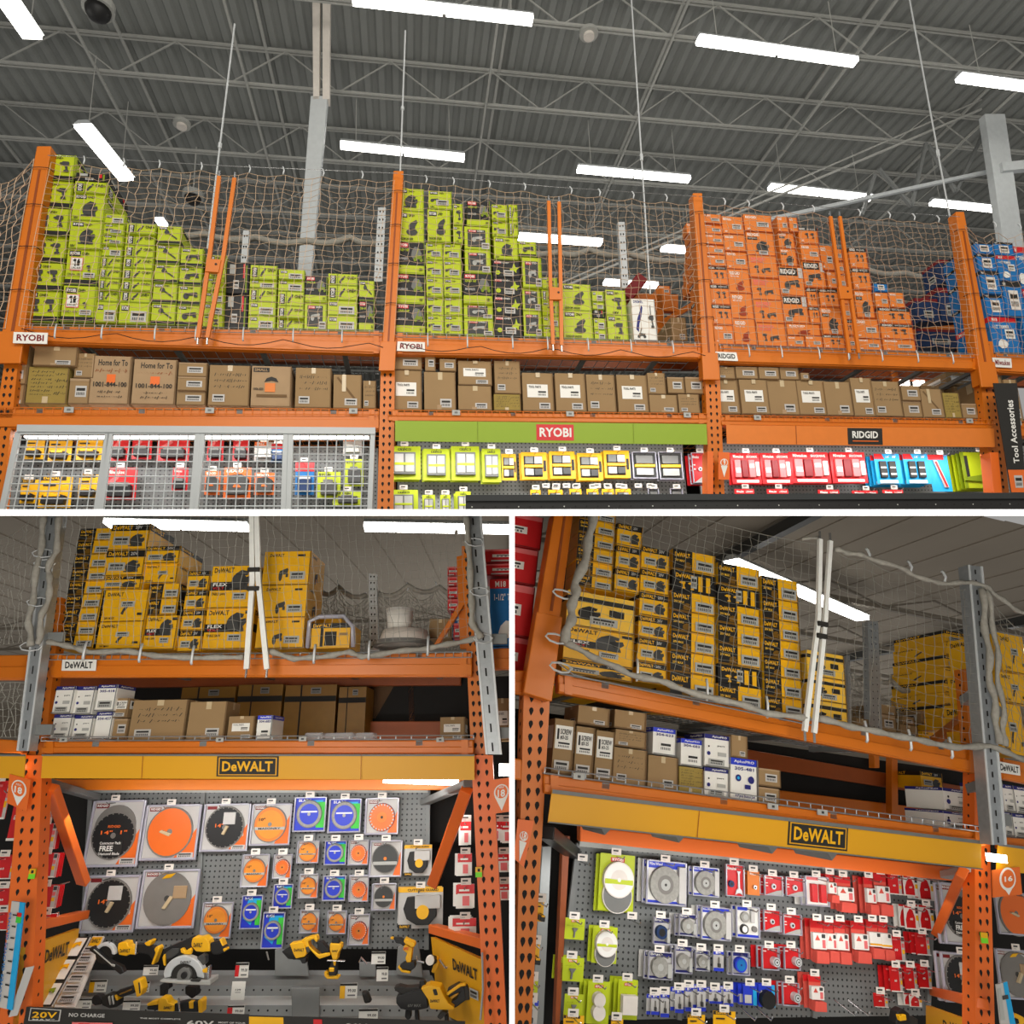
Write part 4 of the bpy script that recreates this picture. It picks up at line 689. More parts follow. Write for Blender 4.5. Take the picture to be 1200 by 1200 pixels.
# -- small brand cards on the upper beam
def sign(F,quad,Y,body,els,label,name='shelf_sign',cat='sign',th=.006,frame=None):
    mb=MB(); P=px_hexa(mb,F,quad,Y,th,body); bl,br,tr,tl=P
    face(mb,bl,br,tl,tr,els,eps=.0016,out=(0,-1,0)); return solo(name,label,cat,F,mb)
for quad,txt,cl,lb_ in (([(15,402),(55,403),(56,390),(16,389)],'RYOBI','dark red','small white sign with crimson lettering on the left bay beam'),([(465,411),(498,412),(498,401),(466,400)],'RYOBI','dark red','small white sign with crimson lettering on the middle bay beam'),
   ([(840,422),(865,423),(863,413),(838,412)],'RIDGID','ink','small white sign with black lettering on the orange bay beam'),([(1165,430),(1186,431),(1185,420),(1163,419)],'Milwaukee','dark red','small white sign with red script on the blue bay beam')):
    sign(F,quad,-.085 if txt=='RYOBI' and quad[0][0]<100 else -.03,'white',[t(txt,.1,.22,.9,.8,cl)],lb_)
# -- large header panels
sign(F,[(463,517),(829,521),(828,497),(463,493)],-.05,'lime sign',[q(.435,.12,.555,.9,'red'),t('RYOBI',.445,.28,.547,.74,'white'),q(.25,.0,.2515,1,'lime dark'),q(.75,.0,.7515,1,'lime dark')],'long lime green header panel with a red and white plate above the middle bay',name='header_sign')
sign(F,[(852,520),(1166,524),(1165,502),(851,498)],-.05,'box orange',[q(.435,.04,.565,.92,'ink'),t('RIDGID',.452,.38,.548,.76,'white'),q(.452,.2,.548,.25,'sign orange'),q(.245,0,.247,1,'dark orange')],'long orange header panel with a black and white plate above the right bay',name='header_sign')
# hanging black aisle banner
sign(F,[(1185,577),(1203,577),(1192,449),(1164,449)],-.16,'ink',[('tv','Tool Accessories',.42,.26,.74,.84,'white'),q(0,0,1,.2,'sign orange'),lb(.3,.04,.8,.15)],'tall black banner with white vertical lettering and orange foot at the right edge',name='aisle_banner')
for quad,n_,lb_ in (([(842,562),(855,562),(855,530),(842,530)],'9','orange tag with a white number pin on the post left of the red packs'),):
    sign(F,quad,-.1,'sign orange',[('c',.5,.62,.34,'white'),('p',[(.2,.5),(.8,.5),(.5,.08)],'white'),('c',.5,.62,.27,'sign orange'),t(n_,.4,.5,.6,.74,'white')],lb_,name='aisle_marker')
# -- nets
hookset=[[.09,.2,.30,.42,.56,.66,.78,.9],[.07,.16,.28,.40,.56,.66,.78,.9],[.08,.17,.30,.42,.6,.72,.82,.92]]
NE=[((60,190),(462,211),(22,382),(449,389)),((474,212),(812,238),(462,392),(828,403)),((823,238),(1121,262),(843,405),(1147,416))]
for i,(tl_,tr_,bl_,br_) in enumerate(NE):
    net(F,f'brown knotted cord safety net across the front of the {nm_[i]}',tl_,tr_,bl_,br_,-.09,36,22 if i else 24,sag=.06,hooks=hookset[i],seed=i+1,r=.0019,bulge=.03,bot_hooks=[.1,.22,.36,.47,.6,.74,.88])
    a=F.un(tl_[0]-4,tl_[1]-8,Y=-.09); b=F.un(tr_[0]+4,tr_[1]-8,Y=-.09); mb=MB(); mb.tube([a,a.lerp(b,.5)-Vector((0,0,.012)),b],.003,'steel',4); solo('support_cable',f'thin steel cable the net hangs from, {nm_[i]}','cable',F,mb)
net(F,'brown knotted cord safety net in front of the blue boxes',(1131,264),(1215,272),(1166,414),(1215,416),-.09,9,20,sag=.06,hooks=[.4,.75],seed=9,r=.0019)
net(F,'loose brown net on the far left beyond the end post',(-30,190),(40,186),(-60,380),(6,385),-.05,8,20,sag=.04,seed=12,r=.0025)
# dark cable drooping along the upper beams
for i,(a_,b_) in enumerate((((25,385),(449,402)),((470,402),(826,412)))):
    A=F.un(*a_,Y=-.06);B=F.un(*b_,Y=-.06); mb=MB(); n=24
    mb.tube([A.lerp(B,k/n)-Vector((0,0,.06*abs(math.sin(k*.55)))) for k in range(n+1)],.003,'ink',4); solo('tie_cable',f'thin dark cable drooping along the upper beam of the {nm_[i]}','cable',F,mb)
# far side net rope and rear galvanised posts
def far_rope(F,pts,Y,label,r=.035):
    P=[F.un(x,y,Y=Y) for x,y in pts]; mb=MB(); Q=[]
    for a,b in zip(P,P[1:]):
        for k in range(4): Q.append(a.lerp(b,k/4)-Vector((0,0,.05*math.sin(math.pi*k/4))))
    Q.append(P[-1]); mb.tube(Q,r,'rope',7); solo('rolled_net',label,'net',F,mb,smooth=True)
far_rope(F,[(185,268),(240,274),(300,278),(360,282),(410,278),(446,283)],1.6,'grey rolled net bundle slung across the back of the left bay')
far_rope(F,[(470,285),(560,292),(655,296),(690,292),(735,297),(812,305)],1.6,'grey rolled net bundle slung across the back of the middle bay')
far_rope(F,[(840,300),(960,300),(1010,314),(1060,320),(1106,322)],1.6,'grey rolled net bundle slung across the back of the orange bay')
for (a,b,ya,c,d,yb,lb_) in ((438,448,330,443,452,243,'white slotted rear post left of the middle orange upright'),(729,737,338,724,732,260,'white slotted rear post in the middle bay'),(282,289,308,285,292,270,'short white rear post behind the first gate'),(1102,1107,345,1096,1100,320,'short white rear post behind the blue cartons')):
    post(F,lb_,a,b,ya,c,d,yb,Y=1.3,D=.06,m='bright steel',name='rear_post',hp=.09,hs=.04)
# gates
def gate(F,b1,b2,plate,Y,label,m='orange',w=.028,tipm='steel'):
    t_=Thing('net_gate_pole',label,'pole pair',F,F.un(*b1[-1],Y=Y))
    for bb in (b1,b2):
        P=[F.un(*p,Y=Y) for p in bb]; mb=MB()
        for p,r_ in zip(P,P[1:]): mb.bar(p,r_,w,.02,m)
        t_.part('pole',mb); mb=MB(); mb.tube([P[0],P[0]+Vector((0,0,.05))],.007,tipm,6); mb.tube([P[-1],P[-1]-Vector((0,0,.05))],.007,tipm,6); t_.part('end_hook',mb)
    if plate:
        mb=MB(); bl,br,tr,tl=px_hexa(mb,F,plate,Y-.02,.03,m); mb.disc(bl.lerp(tr,.6)+Vector((.01,-.004,0)),.009,.004,'ink'); t_.part('coupler_plate',mb,bevel=.004)
gate(F,[(257,207),(246,299),(232,396)],[(275,209),(262,300),(243,396)],[(240,318),(256,319),(259,304),(242,303)],-.12,'pair of orange gate poles on the net of the left bay')
gate(F,[(643,236),(645,336),(648,404)],[(655,237),(657,337),(658,405)],[(644,351),(658,351),(659,337),(644,336)],-.12,'pair of orange gate poles on the net of the middle bay')
gate(F,[(973,254),(985,340),(995,414)],[(984,254),(996,340),(1006,414)],[(985,350),(999,350),(997,336),(983,336)],-.12,'pair of orange gate poles on the net of the orange bay')
# -- stacks on the upper shelf
S=lambda *a: stack(F,*a)
G1='lime boxes on the upper shelf of the left bay'; Dp=.38
S(22,69,[378,341,308,277,244,212,181],'ld ld ld ld ld ld'.split(),.03,Dp,'in the tallest stack by the far left upright',G1)
S(70,111,[378.5,335,292,259,227,213,203],'lk lk ls ls lt kd'.split(),.03,Dp,'in the second stack from the left upright',G1)
S(111,137,[378.5,354,340,327,314,301,288,276,263,251],'ll lt lt lt lt ll lb lb ll'.split(),.03,Dp,'in the narrow third stack of the left bay',G1)
S(138,175,[380,355,341,329,315,302,288,275,262],'ll lt lt lt lt lt lt lt'.split(),.03,Dp,'in the fourth stack of the left bay',G1)
S(176,206,[381,356,332,310,287,265],'lj lj lj lj lj'.split(),.03,Dp,'in the string trimmer stack of the left bay',G1)
S(206,234,[382,358,335,313,291],'lg lg lg lg'.split(),.03,Dp,'in the grinder stack left of the gate',G1)
S(237,262,[384,370,355,342,326,299],'lv ll ll lv lv'.split(),.03,Dp,'in the stack right behind the gate poles, left bay',G1)
S(262,290,[385,344.6,307],'kd kd'.split(),.05,Dp,'in the dark stack of the left bay',G1)
S(290,323,[386,370,354,338,328,311],'ll ll lt ll lt'.split(),.03,Dp,'in the stack right of the dark boxes',G1)
S(324,356,[386.5,373,359,342,328,316],'lt lt lt ll ll'.split(),.03,Dp,'in the next to tallest short stack before the column',G1)
S(356,383,[387,354,324],'kl kb'.split(),.03,Dp,'in the black-faced stack below the white column',G1)
S(383,419,[388,370,352,335,321],'ll ll lt lt'.split(),.03,Dp,'in the second stack from the right, left bay',G1)
S(420,439,[388,353,329],'kb lj'.split(),.03,Dp,'in the last stack of the left bay',G1)
G2='lime and black boxes on the upper shelf of the middle bay'
S(464,499,[391,356,321,284,248,221],'kb kb kb lo ls'.split(),.03,Dp,'in the first stack of the middle bay',G2)
S(500,521,[392,370,348,326,305,285],'lb lb lb lb lb'.split(),.03,Dp,'in the second column of the middle bay',G2)
S(521,543,[392.5,370,348,327,306,286],'lb lb lb lb lb'.split(),.03,Dp,'in the third column of the middle bay',G2)
carton(F,501,529,284,246,'lo',.03,Dp,'lime sander box on the second column of the middle bay',group=G2)
carton(F,502,530,245.5,224,'lb',.03,Dp,'lime tool box topmost above the second column, middle bay',group=G2)
carton(F,531,543,285,265,'lv',.03,.3,'slim lime box resting on the third column, middle bay',group=G2)
carton(F,531,543,264.5,239,'lv',.03,.3,'slim lime box at the top of the third column, middle bay',group=G2)
S(544,579,[394,374,356,321],'kl kl kb'.split(),.03,Dp,'in the lower part of the fourth column of the middle bay',G2)
S(545,576,[320.5,293,266],'kl kl'.split(),.03,Dp,'framed pair half way up the fourth column',G2)
carton(F,547,575,265.5,236,'kb',.03,Dp,'black and lime box crowning the fourth column of the middle bay',group=G2)
S(580,613,[394,370,347,326,305],'kc kc kc kc'.split(),.03,Dp,'in the star burst column of the middle bay',G2)
carton(F,579,608,304.5,278.5,'ls',.03,Dp,'lime saw box above the star burst boxes',group=G2)
S(577,596,[278,259,240],'lb lb'.split(),.03,Dp,'in the pair at the top of the fifth column',G2)
S(597,608,[278,259,240],'lt lt'.split(),.03,.3,'in the slim pair at the top right of the fifth column',G2)
S(614,636,[395,365,338],'kl kl'.split(),.03,Dp,'in the sixth column of the middle bay',G2)
carton(F,613,636,337.5,302,'kl',.03,Dp,'charcoal box standing on the sixth column, left of the gate',group=G2)
carton(F,608,629,301.5,283,'lg',.03,Dp,'lime grinder box topmost left of the middle gate',group=G2)
S(637,657,[396,383,371,354,339,325],'lv ll lv lt lv'.split(),.03,Dp,'in the narrow column behind the middle gate',G2)
S(661,696,[398,364.5,333],'lo lo'.split(),.03,Dp,'in the pair right of the middle gate',G2)
S(697,711,[399,387,373,363,354,341],'ll ll kd ll ll'.split(),.03,Dp,'in the narrow column right of the sander boxes',G2)
S(713,737,[399,370,340],'lv lv'.split(),.03,Dp,'in the drill pair beside the white box',G2)
carton(F,743,771,399.5,350.5,'wd',.03,.3,'tall white box picturing a drill press, right end of the middle bay',name='drill_press_box')
G3='orange boxes on the upper shelf of the orange bay'
S(838,862,[404,381,357.5,334,312,299,287,275,262.5,251],'ob ot ot ot ob ob ob ob ob'.split(),.03,Dp,'in the first orange stack beside the upright',G3)
S(862,888,[404.5,374,344,316,295,275,254],'ov ov ov ob ob ob'.split(),.03,Dp,'in the second orange stack',G3)
S(889,923,[406,379,352,326,300,272,252],'og og og og os ob'.split(),.03,Dp,'in the third orange stack',G3)
S(924,944,[407,394],'ob'.split(),.03,Dp,'at the foot of the fourth orange stack',G3)
carton(F,945,965,408,394,'ob',.03,Dp,'low orange box beside the foot of the fourth orange stack',group=G3)
carton(F,923,962,393.5,380,'ov',.03,Dp,'wide low orange box lying above the two small ones',group=G3)
S(919,949,[379.5,347,313],'oh oh'.split(),.03,Dp,'in the black headed pair of the fourth orange stack',G3)
S(916,935,[312.5,292,273],'os os'.split(),.03,Dp,'above the black headed pair',G3)
S(912,925,[272.5,254],'ob'.split(),.03,Dp,'at the top of the fourth orange stack, left',G3)
S(926,936,[272.5,255],'ob'.split(),.03,Dp,'at the top of the fourth orange stack, right',G3)
S(950,962,[379.5,360,338],'ot ot'.split(),.03,Dp,'in the slim pair behind the orange boxes of the centre',G3)
carton(F,943,969,337.5,307,'oh',.03,Dp,'orange box with a large white corner, centre of the orange bay',group=G3)
carton(F,940,962,306.5,287,'ob',.03,Dp,'orange box on the white cornered one',group=G3)
carton(F,937,960,286.5,267,'ot',.03,Dp,'orange box topmost of the centre orange stack',group=G3)
S(966,991,[409,393],'ot'.split(),.03,Dp,'at the foot of the stack left of the gate',G3)
carton(F,965,989,392.5,361,'os',.03,Dp,'tall orange saw box left of the gate poles',group=G3)
carton(F,962,984,360.5,339,'ot',.03,Dp,'orange box above the tall saw box left of the gate',group=G3)
carton(F,971,982,338.5,318,'ob',.03,Dp,'small orange box high beside the gate',group=G3)
carton(F,964,979,317.5,288,'ob',.03,Dp,'orange box topmost left of the orange gate',group=G3)
S(992,1004,[410,393,375,357,340,322,306,292],'ob ot ob ot ob ob ob'.split(),.03,Dp,'in the slim stack behind the orange gate poles',G3)
S(1006,1034,[411,397,374],'ob ob'.split(),.03,Dp,'in the lower pair right of the orange gate',G3)
S(1005,1026,[373,341],'os'.split(),.03,Dp,'half way up, right of the orange gate',G3)
S(1001,1022,[340,315,291],'ot ot'.split(),.03,Dp,'in the pair at the top right of the gate',G3)
S(1036,1074,[412,398,380,361.5],'ob ot ot'.split(),.03,Dp,'in the wide stack at the right of the orange bay',G3)
carton(F,1027,1043,361,343,'ob',.03,Dp,'small orange box on the left of the wide stack',group=G3)
carton(F,1025,1041,342.5,331,'bl',.03,.3,'small dark box above the left of the wide stack',group=G3)
carton(F,1044,1061,361,343,'ob',.03,Dp,'small orange box on the right of the wide stack',group=G3)
G4='blue boxes around the right hand upright'
S(1166,1198,[414,372],'bw'.split(),.03,Dp,'at the foot of the right edge',G4)
S(1158,1180,[371.5,345,318,298,284],'bl bl bl bl'.split(),.03,Dp,'in the slim blue stack right of the upright',G4)
S(1181,1204,[371.5,330,300,284],'bl bw bl'.split(),.03,Dp,'in the blue stack at the very right edge',G4)
S(1205,1240,[414,340,290],'bw bw'.split(),.03,Dp,'partly out of sight at the right edge',G4)
for (x0,x1,yb,yt,lb_) in ((1076,1104,378,350,'dark blue carton on the back rack seen through the orange bay net'),(1104,1130,378,338,'larger dark blue carton on the back rack behind the net'),(1104,1126,332,305,'small blue carton high on the back rack'),(1078,1130,408,386,'dark blue carton low on the back rack')):
    carton(F,x0,x1,yb,yt,'bn',1.1,.25,lb_,group=None)
for i,(x0,x1,yb,yt) in enumerate(((805,826,346,330),(806,826,330,315),(807,826,314,302),(808,826,301,290),(808,824,289,276),(805,822,275,262))):
    carton(F,x0,x1,yb,yt,'ob',.5,.1,f'orange box seen edge-on behind the net left of the orange bay upright, {ORD[i]} from below',group='orange boxes behind the post')
carton(F,788,806,400,372,'cb',.5,.4,'brown carton in the shadow right of the drill press box')
carton(F,772,786,346,335,'ob',1.3,.3,'single orange box far behind the middle bay net')
# red folded beam and orange back structure in the middle bay
mb=MB(); mb.bar(F.un(733,350,Y=1.0),F.un(752,326,Y=1.0),.12,.1,'dark red'); solo('red_machine_arm','dark red slanted steel arm on the back rack of the middle bay','machine part',F,mb,bevel=.01)
for (qd,lb_) in (([(735,362),(795,365),(795,345),(735,343)],'orange cross beam behind the white drill press box'),([(771,392),(779,392),(776,338),(769,338)],'orange back upright right of the drill press box'),([(776,382),(826,352),(826,345),(776,374)],'orange sloping brace at the right of the middle bay'),([(1070,392),(1136,384),(1136,378),(1070,386)],'orange sloping brace at the right of the orange bay'),([(1123,412),(1131,412),(1129,332),(1122,332)],'orange back upright left of the right rack post')):
    mb=MB(); px_hexa(mb,F,qd,1.15,.06,'orange'); solo('rack_brace',lb_,'brace',F,mb,bevel=.005)
# -- cardboard cartons on the lower shelf
G5='cardboard cartons on the lower shelf of the left bay'
S(-2,28,[474,450,427,404],'cp cy cy'.split(),.04,.5,'in the small cartons stack at the far left',G5)
LS=[('co',29,78,473.5,430,'beside the small stack at the far left'),('cb',38,90,429,406,'lying on the olive carton'),('cy',79,104,473.5,443.5,'lower one right of the olive carton'),('cw',86,110,443,414,'upper one right of the olive carton'),('ch',103,151,474,417,'fifth along the left bay'),('ch',153,205,474.5,421,'with a red stamped frame, right of its twin'),
 ('cw',243,292,476,428,'left of the SMALL carton'),('cs',293,341,477,429,'in the middle of the left bay'),('cw',345,388,478,431,'with three written lines, right of the SMALL carton'),('cx',390,424,479,439,'with a diagonal tape strip'),('cw',425,441,479,446,'narrow, last before the middle upright')]
for st,x0,x1,yb,yt,pos in LS: carton(F,x0,x1,yb,yt,st,.04,.5,BS[st][0]+', '+pos,group=G5)
S(206,241,[475,458,441.5,425],'cy cy cy'.split(),.04,.5,'in the stack of three flat cartons',G5)
G6='cardboard cartons on the lower shelf of the middle bay'
for st,x0,x1,yb,yt,pos in [('cp',458,495,481,434,'first of the middle bay'),('cy',462,495,433.5,416,'lying on the first one of the middle bay'),('cb',497,535,481,436,'second of the middle bay'),('cy',498,511,435,416,'small and pale on the second one'),('cy',515,535,435,421,'flat on the right of the second one'),
   ('cb',537,577,481,452,'lower of the pair, third place of the middle bay'),('cp',537,577,451.5,423,'upper of the pair, third place of the middle bay'),('co',579,611,481.5,462,'low, fourth place of the middle bay'),('cw',580,611,461.5,423,'tall, standing on the low olive one'),('cp',613,650,482,437,'fifth place of the middle bay'),('cp',652,688,482.5,437.5,'sixth place of the middle bay'),
   ('cw',689,723,483,439,'heavily written, seventh place of the middle bay'),('cp',725,761,483.5,439.5,'eighth place of the middle bay'),('cb',762,795,484,462.5,'low, beside the eighth one'),('cw',760,781,462,437,'on the low one near the right'),('cy',783,803,461,442,'with a shiny label, upper right of the middle bay'),('cw',796,821,484.5,462,'low, last of the middle bay'),('cy',804,826,461.5,442,'topmost at the right end of the middle bay')]:
    carton(F,x0,x1,yb,yt,st,.04,.5,BS[st][0]+', '+pos,group=G6)
G7='cardboard cartons on the lower shelf of the orange bay'
for st,x0,x1,yb,yt,pos in [('cp',839,868,485,445,'first of the orange bay'),('cp',870,903,485.5,445,'second of the orange bay'),('cb',903,938,486,445,'third of the orange bay'),('cp',937,971,486.5,446,'fourth of the orange bay'),('cb',970,1001,487,447.5,'fifth of the orange bay'),
   ('cw',842,862,444,430,'flat, above the first of the orange bay'),('cy',863,889,444,430,'flat, above the second of the orange bay'),('cy',890,914,444.5,430.5,'flat, above the third of the orange bay'),('cy',915,937,445,431,'flat, above the fourth of the orange bay'),('cy',939,949,445.5,437,'tiny, beside the flat ones'),
   ('cp',1002,1027,488,443,'tall and pale, sixth of the orange bay'),('cw',1026,1059,488,447,'large, seventh of the orange bay'),('cy',1060,1082,489,470,'lower half of the eighth place, orange bay'),('cy',1058,1080,469.5,452,'upper half of the eighth place, orange bay'),('cx',1083,1108,489.5,456,'ninth of the orange bay'),('co',1109,1128,490,460.5,'tenth, olive, orange bay'),('cy',1129,1147,490.5,473,'small white-fronted, last of the orange bay'),
   ('cb',1185,1200,494,445,'at the right edge behind the banner'),('cb',1168,1183,494,440,'between the upright and the banner')]:
    carton(F,x0,x1,yb,yt,st,.04,.45,BS[st][0]+', '+pos,group=G7)
for i,(x0,x1,yb,yt) in enumerate(((1082,1108,470,452),(1110,1148,452,436),(1120,1152,468,453))):
    carton(F,x0,x1,yb,yt,'cp',.75,.4,f'shaded carton deep inside the right end of the orange bay, {ORD[i]} of three',group=None)
# bare lamps glimpsed under the shelf
for px,py,w_ in ((1061,448,10),(1079,449,8)):
    p=F.un(px,py,Y=1.1); mb=MB(); mb.box(p.x-.05,p.x+.05,p.y,p.y+.05,p.z-.03,p.z+.03,'tube soft'); solo('shelf_lamp',f'small glaring lamp under the upper shelf, {"left" if px<1070 else "right"} one','light',F,mb)
# -- goods below: locked cages on the left
t_=Thing('peg_wall','grey perforated peg wall behind the cage doors and hanging packs','peg wall',F,(4,.62,-2.6))
mb=MB(); mb.box(-.3,2.5,.62,.64,-2.2,-.72,'pegboard'); t_.part('left_board',mb); mb=MB(); mb.box(2.66,5.15,.56,.58,-2.2,-.655,'pegboard pale'); t_.part('middle_board',mb); mb=MB(); mb.box(5.28,9.5,.56,.58,-2.2,-.655,'pegboard pale'); t_.part('right_board',mb)
CA=[((22,127),(2,113),'leftmost'),((130,232),(118,225),'second'),((238,335),(229,332),'third'),((341,437),(338,433),'rightmost')]
for (t0,t1),(b0,b1),nm in CA:
    yt_,yb_=507,602
    TL,TR,BL,BR=[F.un(x,y,Y=-.02) for x,y in ((t0,yt_),(t1,yt_),(b0,yb_),(b1,yb_))]
    t_=Thing('cage_door',f'white steel grid cage door over battery packs, {nm} of the four','cage door',F,(BL+BR)/2)
    mb=MB(); w=.036
    for a,b in ((TL,TR),(BL,TL),(BR,TR)): mb.bar(a,b,w,.03,'cage white')
    t_.part('frame',mb,bevel=.004); mb=MB(); n=9
    for k in range(1,n): mb.tube([BL.lerp(BR,k/n),TL.lerp(TR,k/n)],.0044,'cage white',4)
    for k in range(1,11): mb.tube([BL.lerp(TL,k/11),BR.lerp(TR,k/11)],.0044,'cage white',4)
    t_.part('grid',mb)
mb=MB(); a=F.un(22,503,Y=-.02); b=F.un(440,506,Y=-.02); mb.bar(a,b,.05,.05,'cage white'); 
solo('cage_rail','white rail along the top of the four cage doors','rail',F,mb)
mb=MB(); a=F.un(30,511,Y=.3); b=F.un(432,513,Y=.3); mb.bar(a,b,.03,.04,'tube soft'); solo('cage_light','glowing tube light along the top inside the cages','light',F,mb)
CG=[('cy',30,52,512,538,'top left'),('cy',57,84,513,541,'top, second from left'),('cy',90,120,512,539,'top, third from left'),('cy',24,44,562,590,'lower left'),('cy',46,84,558,595,'lower, second from left'),('cy',92,116,556,585,'lower, third from left'),
 ('cr',130,150,511,540,'top of the second cage, left'),('cr',155,178,511,538,'top of the second cage, middle'),('cr',184,222,511,540,'top of the second cage, right'),('cr',122,160,548,586,'lower left of the second cage'),('cr',202,220,548,576,'lower right of the second cage'),
 ('cr',243,262,512,540,'top left of the third cage'),('cr',273,292,511,541,'top middle of the third cage'),('cw',298,322,518,540,'top right of the third cage'),('cn',240,258,552,580,'lower left of the third cage'),('cn',262,294,548,584,'lower middle of the third cage'),('cn',298,322,554,580,'lower right of the third cage'),
 ('cb',318,334,520,542,'beside the third cage divider'),('cb',346,368,542,580,'lower left of the fourth cage'),('cl',371,399,553,584,'lower middle of the fourth cage'),('cl',404,426,538,570,'right of the fourth cage'),('cw',402,424,513,534,'top right of the fourth cage'),('cl',390,424,576,592,'lowest of the fourth cage')]
DS={'cy':'yellow packed battery','cr':'red packed battery','cn':'orange packed battery','cb':'blue packed battery','cl':'lime packed charger','cw':'pale packed charger'}
for st,x0,x1,yt_,yb_,pos in CG: pack(F,x0,x1,yt_,yb_,st,.5,f'{DS[st]} behind the cage grid, {pos}')
# -- hanging packs, middle bay
def hang(F,rows,Y,where,desc,**kw):
    for i,r in enumerate(rows):
        st,x0,x1,yt_,yb_=r[:5]; n=r[5] if len(r)>5 else 1
        p=r[6] if len(r)>6 else ORD[i]+' from the left'
        pack(F,x0,x1,yt_,yb_,st,Y,f'{desc[st]}, {p} {where}',n=n,**kw)
D2={'lm':'lime cased bit set','yk':'yellow cased drill bit set','yb':'clear cased drill bit set with yellow band','rk':'red carded bit set','bb':'sky blue carded socket bit set','bc':'sky blue card with diagonal bit rail','lh':'lime saw pack','rc':'red carded pack'}
hang(F,[('lm',455,493,523,562,2),('lm',496,527,526,563,2),('lm',529,562,523,563,2),('lm',565,587,526,565,2),('yk',588,605,532,563,1),('yk',611,641,530,562,2),('yk',644,674,529,561,2),('yk',677,706,531,563,2),('yk',708,738,528,560,2),('yb',741,769,530,561,2),('yb',772,799,530,562,2),('rc',811,829,531,566,3)],.4,'in the top row of the middle bay',D2)
hang(F,[('lm',456,490,574,606,2),('lm',495,510,580,606),('lm',516,528,580,606),('lm',534,552,576,606,2)],.4,'in the second row of the middle bay',D2)
hang(F,[('yk',622,634,574,600),('yk',643,660,574,600),('yk',668,682,573,600),('yk',688,702,573,600),('yk',706,720,573,600),('yk',722,740,573,600),('yb',760,772,573,600),('yb',786,800,573,600)],.4,'in the second row of the middle bay, yellow part',D2)
hang(F,[('rk',857,891,531,567,2),('rk',892,927,531,567,2),('rk',926,972,530,566,2),('rk',974,1015,530,566,2),('bb',1026,1056,532,567,4),('bb',1060,1090,532,567,4),('bc',1090,1113,533,576,1),('lh',1128,1166,530,572,4)],.35,'in the top row of the right bay',D2)
hang(F,[('rk',862,885,573,600),('rk',900,925,573,600),('rk',960,985,574,600),('rk',1000,1030,575,600),('rk',1036,1060,574,600)],.35,'in the second row of the right bay',D2)
for k in range(9):
    hook(F,(640,652,664,676,700,712,726,748,762)[k],572,.4,f'small bit packs, {ORD[k]} tag of the middle row')
# orange bracket strips on the posts
for i,(a,b,ya,c,d,yb_) in enumerate(((829,836,592,829,836,529),(1166,1176,592,1160,1170,530))):
    mb=MB(); px_hexa(mb,F,[(a,ya),(b,ya),(d,yb_),(c,yb_)],-.1,.1,'sign orange'); solo('post_guard',f'bright orange guard strip on the lower {"lime side" if i==0 else "right hand"} upright','guard',F,mb,bevel=.003)
# -- dark gondola top in the foreground
t_=Thing('foreground_shelf','dark grey shelf unit top in the foreground along the bottom right','shelf unit',F,F.un(900,597,Y=-2.0))
mb=MB(); px_hexa(mb,F,[(546,587),(1260,584),(1260,577),(546,580)],-2.0,.02,'panel black'); t_.part('top_rail',mb)
mb=MB(); P=px_hexa(mb,F,[(546,601),(1260,601),(1260,584),(546,587)],-1.99,.02,'black'); t_.part('back_panel',mb)
mb=MB()
for k in range(60):
    p=P[3].lerp(P[2],(k+.5)/60)-Vector((0,.002,.028)); r_=.0035; mb.poly([p+Vector((r_*math.cos(j),0,r_*math.sin(j))) for j in range(6)],'light grey' if k%4==0 else 'shade')
t_.part('slot_row',mb)
# ================================================================ lower left room
F=L
Zc2=2.25
mb=MB()
for i in range(90):
    x=-30+i*.6; mb.poly([(x,1.6,Zc2),(x+.3,1.6,Zc2),(x+.3,40,Zc2),(x,40,Zc2)],'ceiling brown'); mb.poly([(x+.3,1.6,Zc2+.012),(x+.6,1.6,Zc2+.012),(x+.6,40,Zc2+.012),(x+.3,40,Zc2+.012)],'ceiling brown')
    mb.poly([(x+.3,1.6,Zc2),(x+.3,1.6,Zc2+.012),(x+.3,40,Zc2+.012),(x+.3,40,Zc2)],'ceiling brown'); mb.poly([(x+.6,1.6,Zc2),(x+.6,1.6,Zc2+.012),(x+.6,40,Zc2+.012),(x+.6,40,Zc2)],'ceiling brown')
solo('ceiling','','',F,mb,kind='structure')
mb=MB(); mb.box(-30,26,32,32.1,-3,Zc2,'ceiling brown'); solo('wall_far','','',F,mb,kind='structure')
for k,y in enumerate((9.5,12,15.5,20)):
    t_=Thing('roof_joist','brown grey joist across the ceiling at lower left','joist',F,(0,y,Zc2-.25),'lower left roof joists'); mb=MB(); mb.box(-12,12,y,y+.05,Zc2-.22,Zc2-.16,'joist brown'); t_.part('bottom_chord',mb)
    mb=MB()
    for i in range(30): mb.bar((-12+.8*i,y,Zc2-.2 if i%2 else Zc2-.02),(-11.2+.8*i,y,Zc2-.02 if i%2 else Zc2-.2),.02,.02,'joist brown')
    t_.part('web',mb)
fixture(F,(125,616),(291,620),1.9,'glaring strip light behind the yellow boxes, upper left at lower left',w=.2,group=None)
fixture(F,(427,620),(640,624),1.9,'glaring strip light behind the net, upper right at lower left',w=.2,group=None)
# uprights
post(F,'orange front upright at the left of the saw blade bay',22,50,900,53,72,700,Y=.05,D=.08,hs=.05)
t_,P=post(F,'orange lower upright carrying the left aisle marker',-2,36,1210,24,50,885,Y=0,D=.09,m='sign orange')
post(F,'orange front upright at the right of the saw blade bay',553,572,905,541,556,640,Y=.05,D=.08)
post(F,'orange lower upright at the right of the saw blade bay',568,594,1210,552,577,885,Y=0,D=.09,m='sign orange')
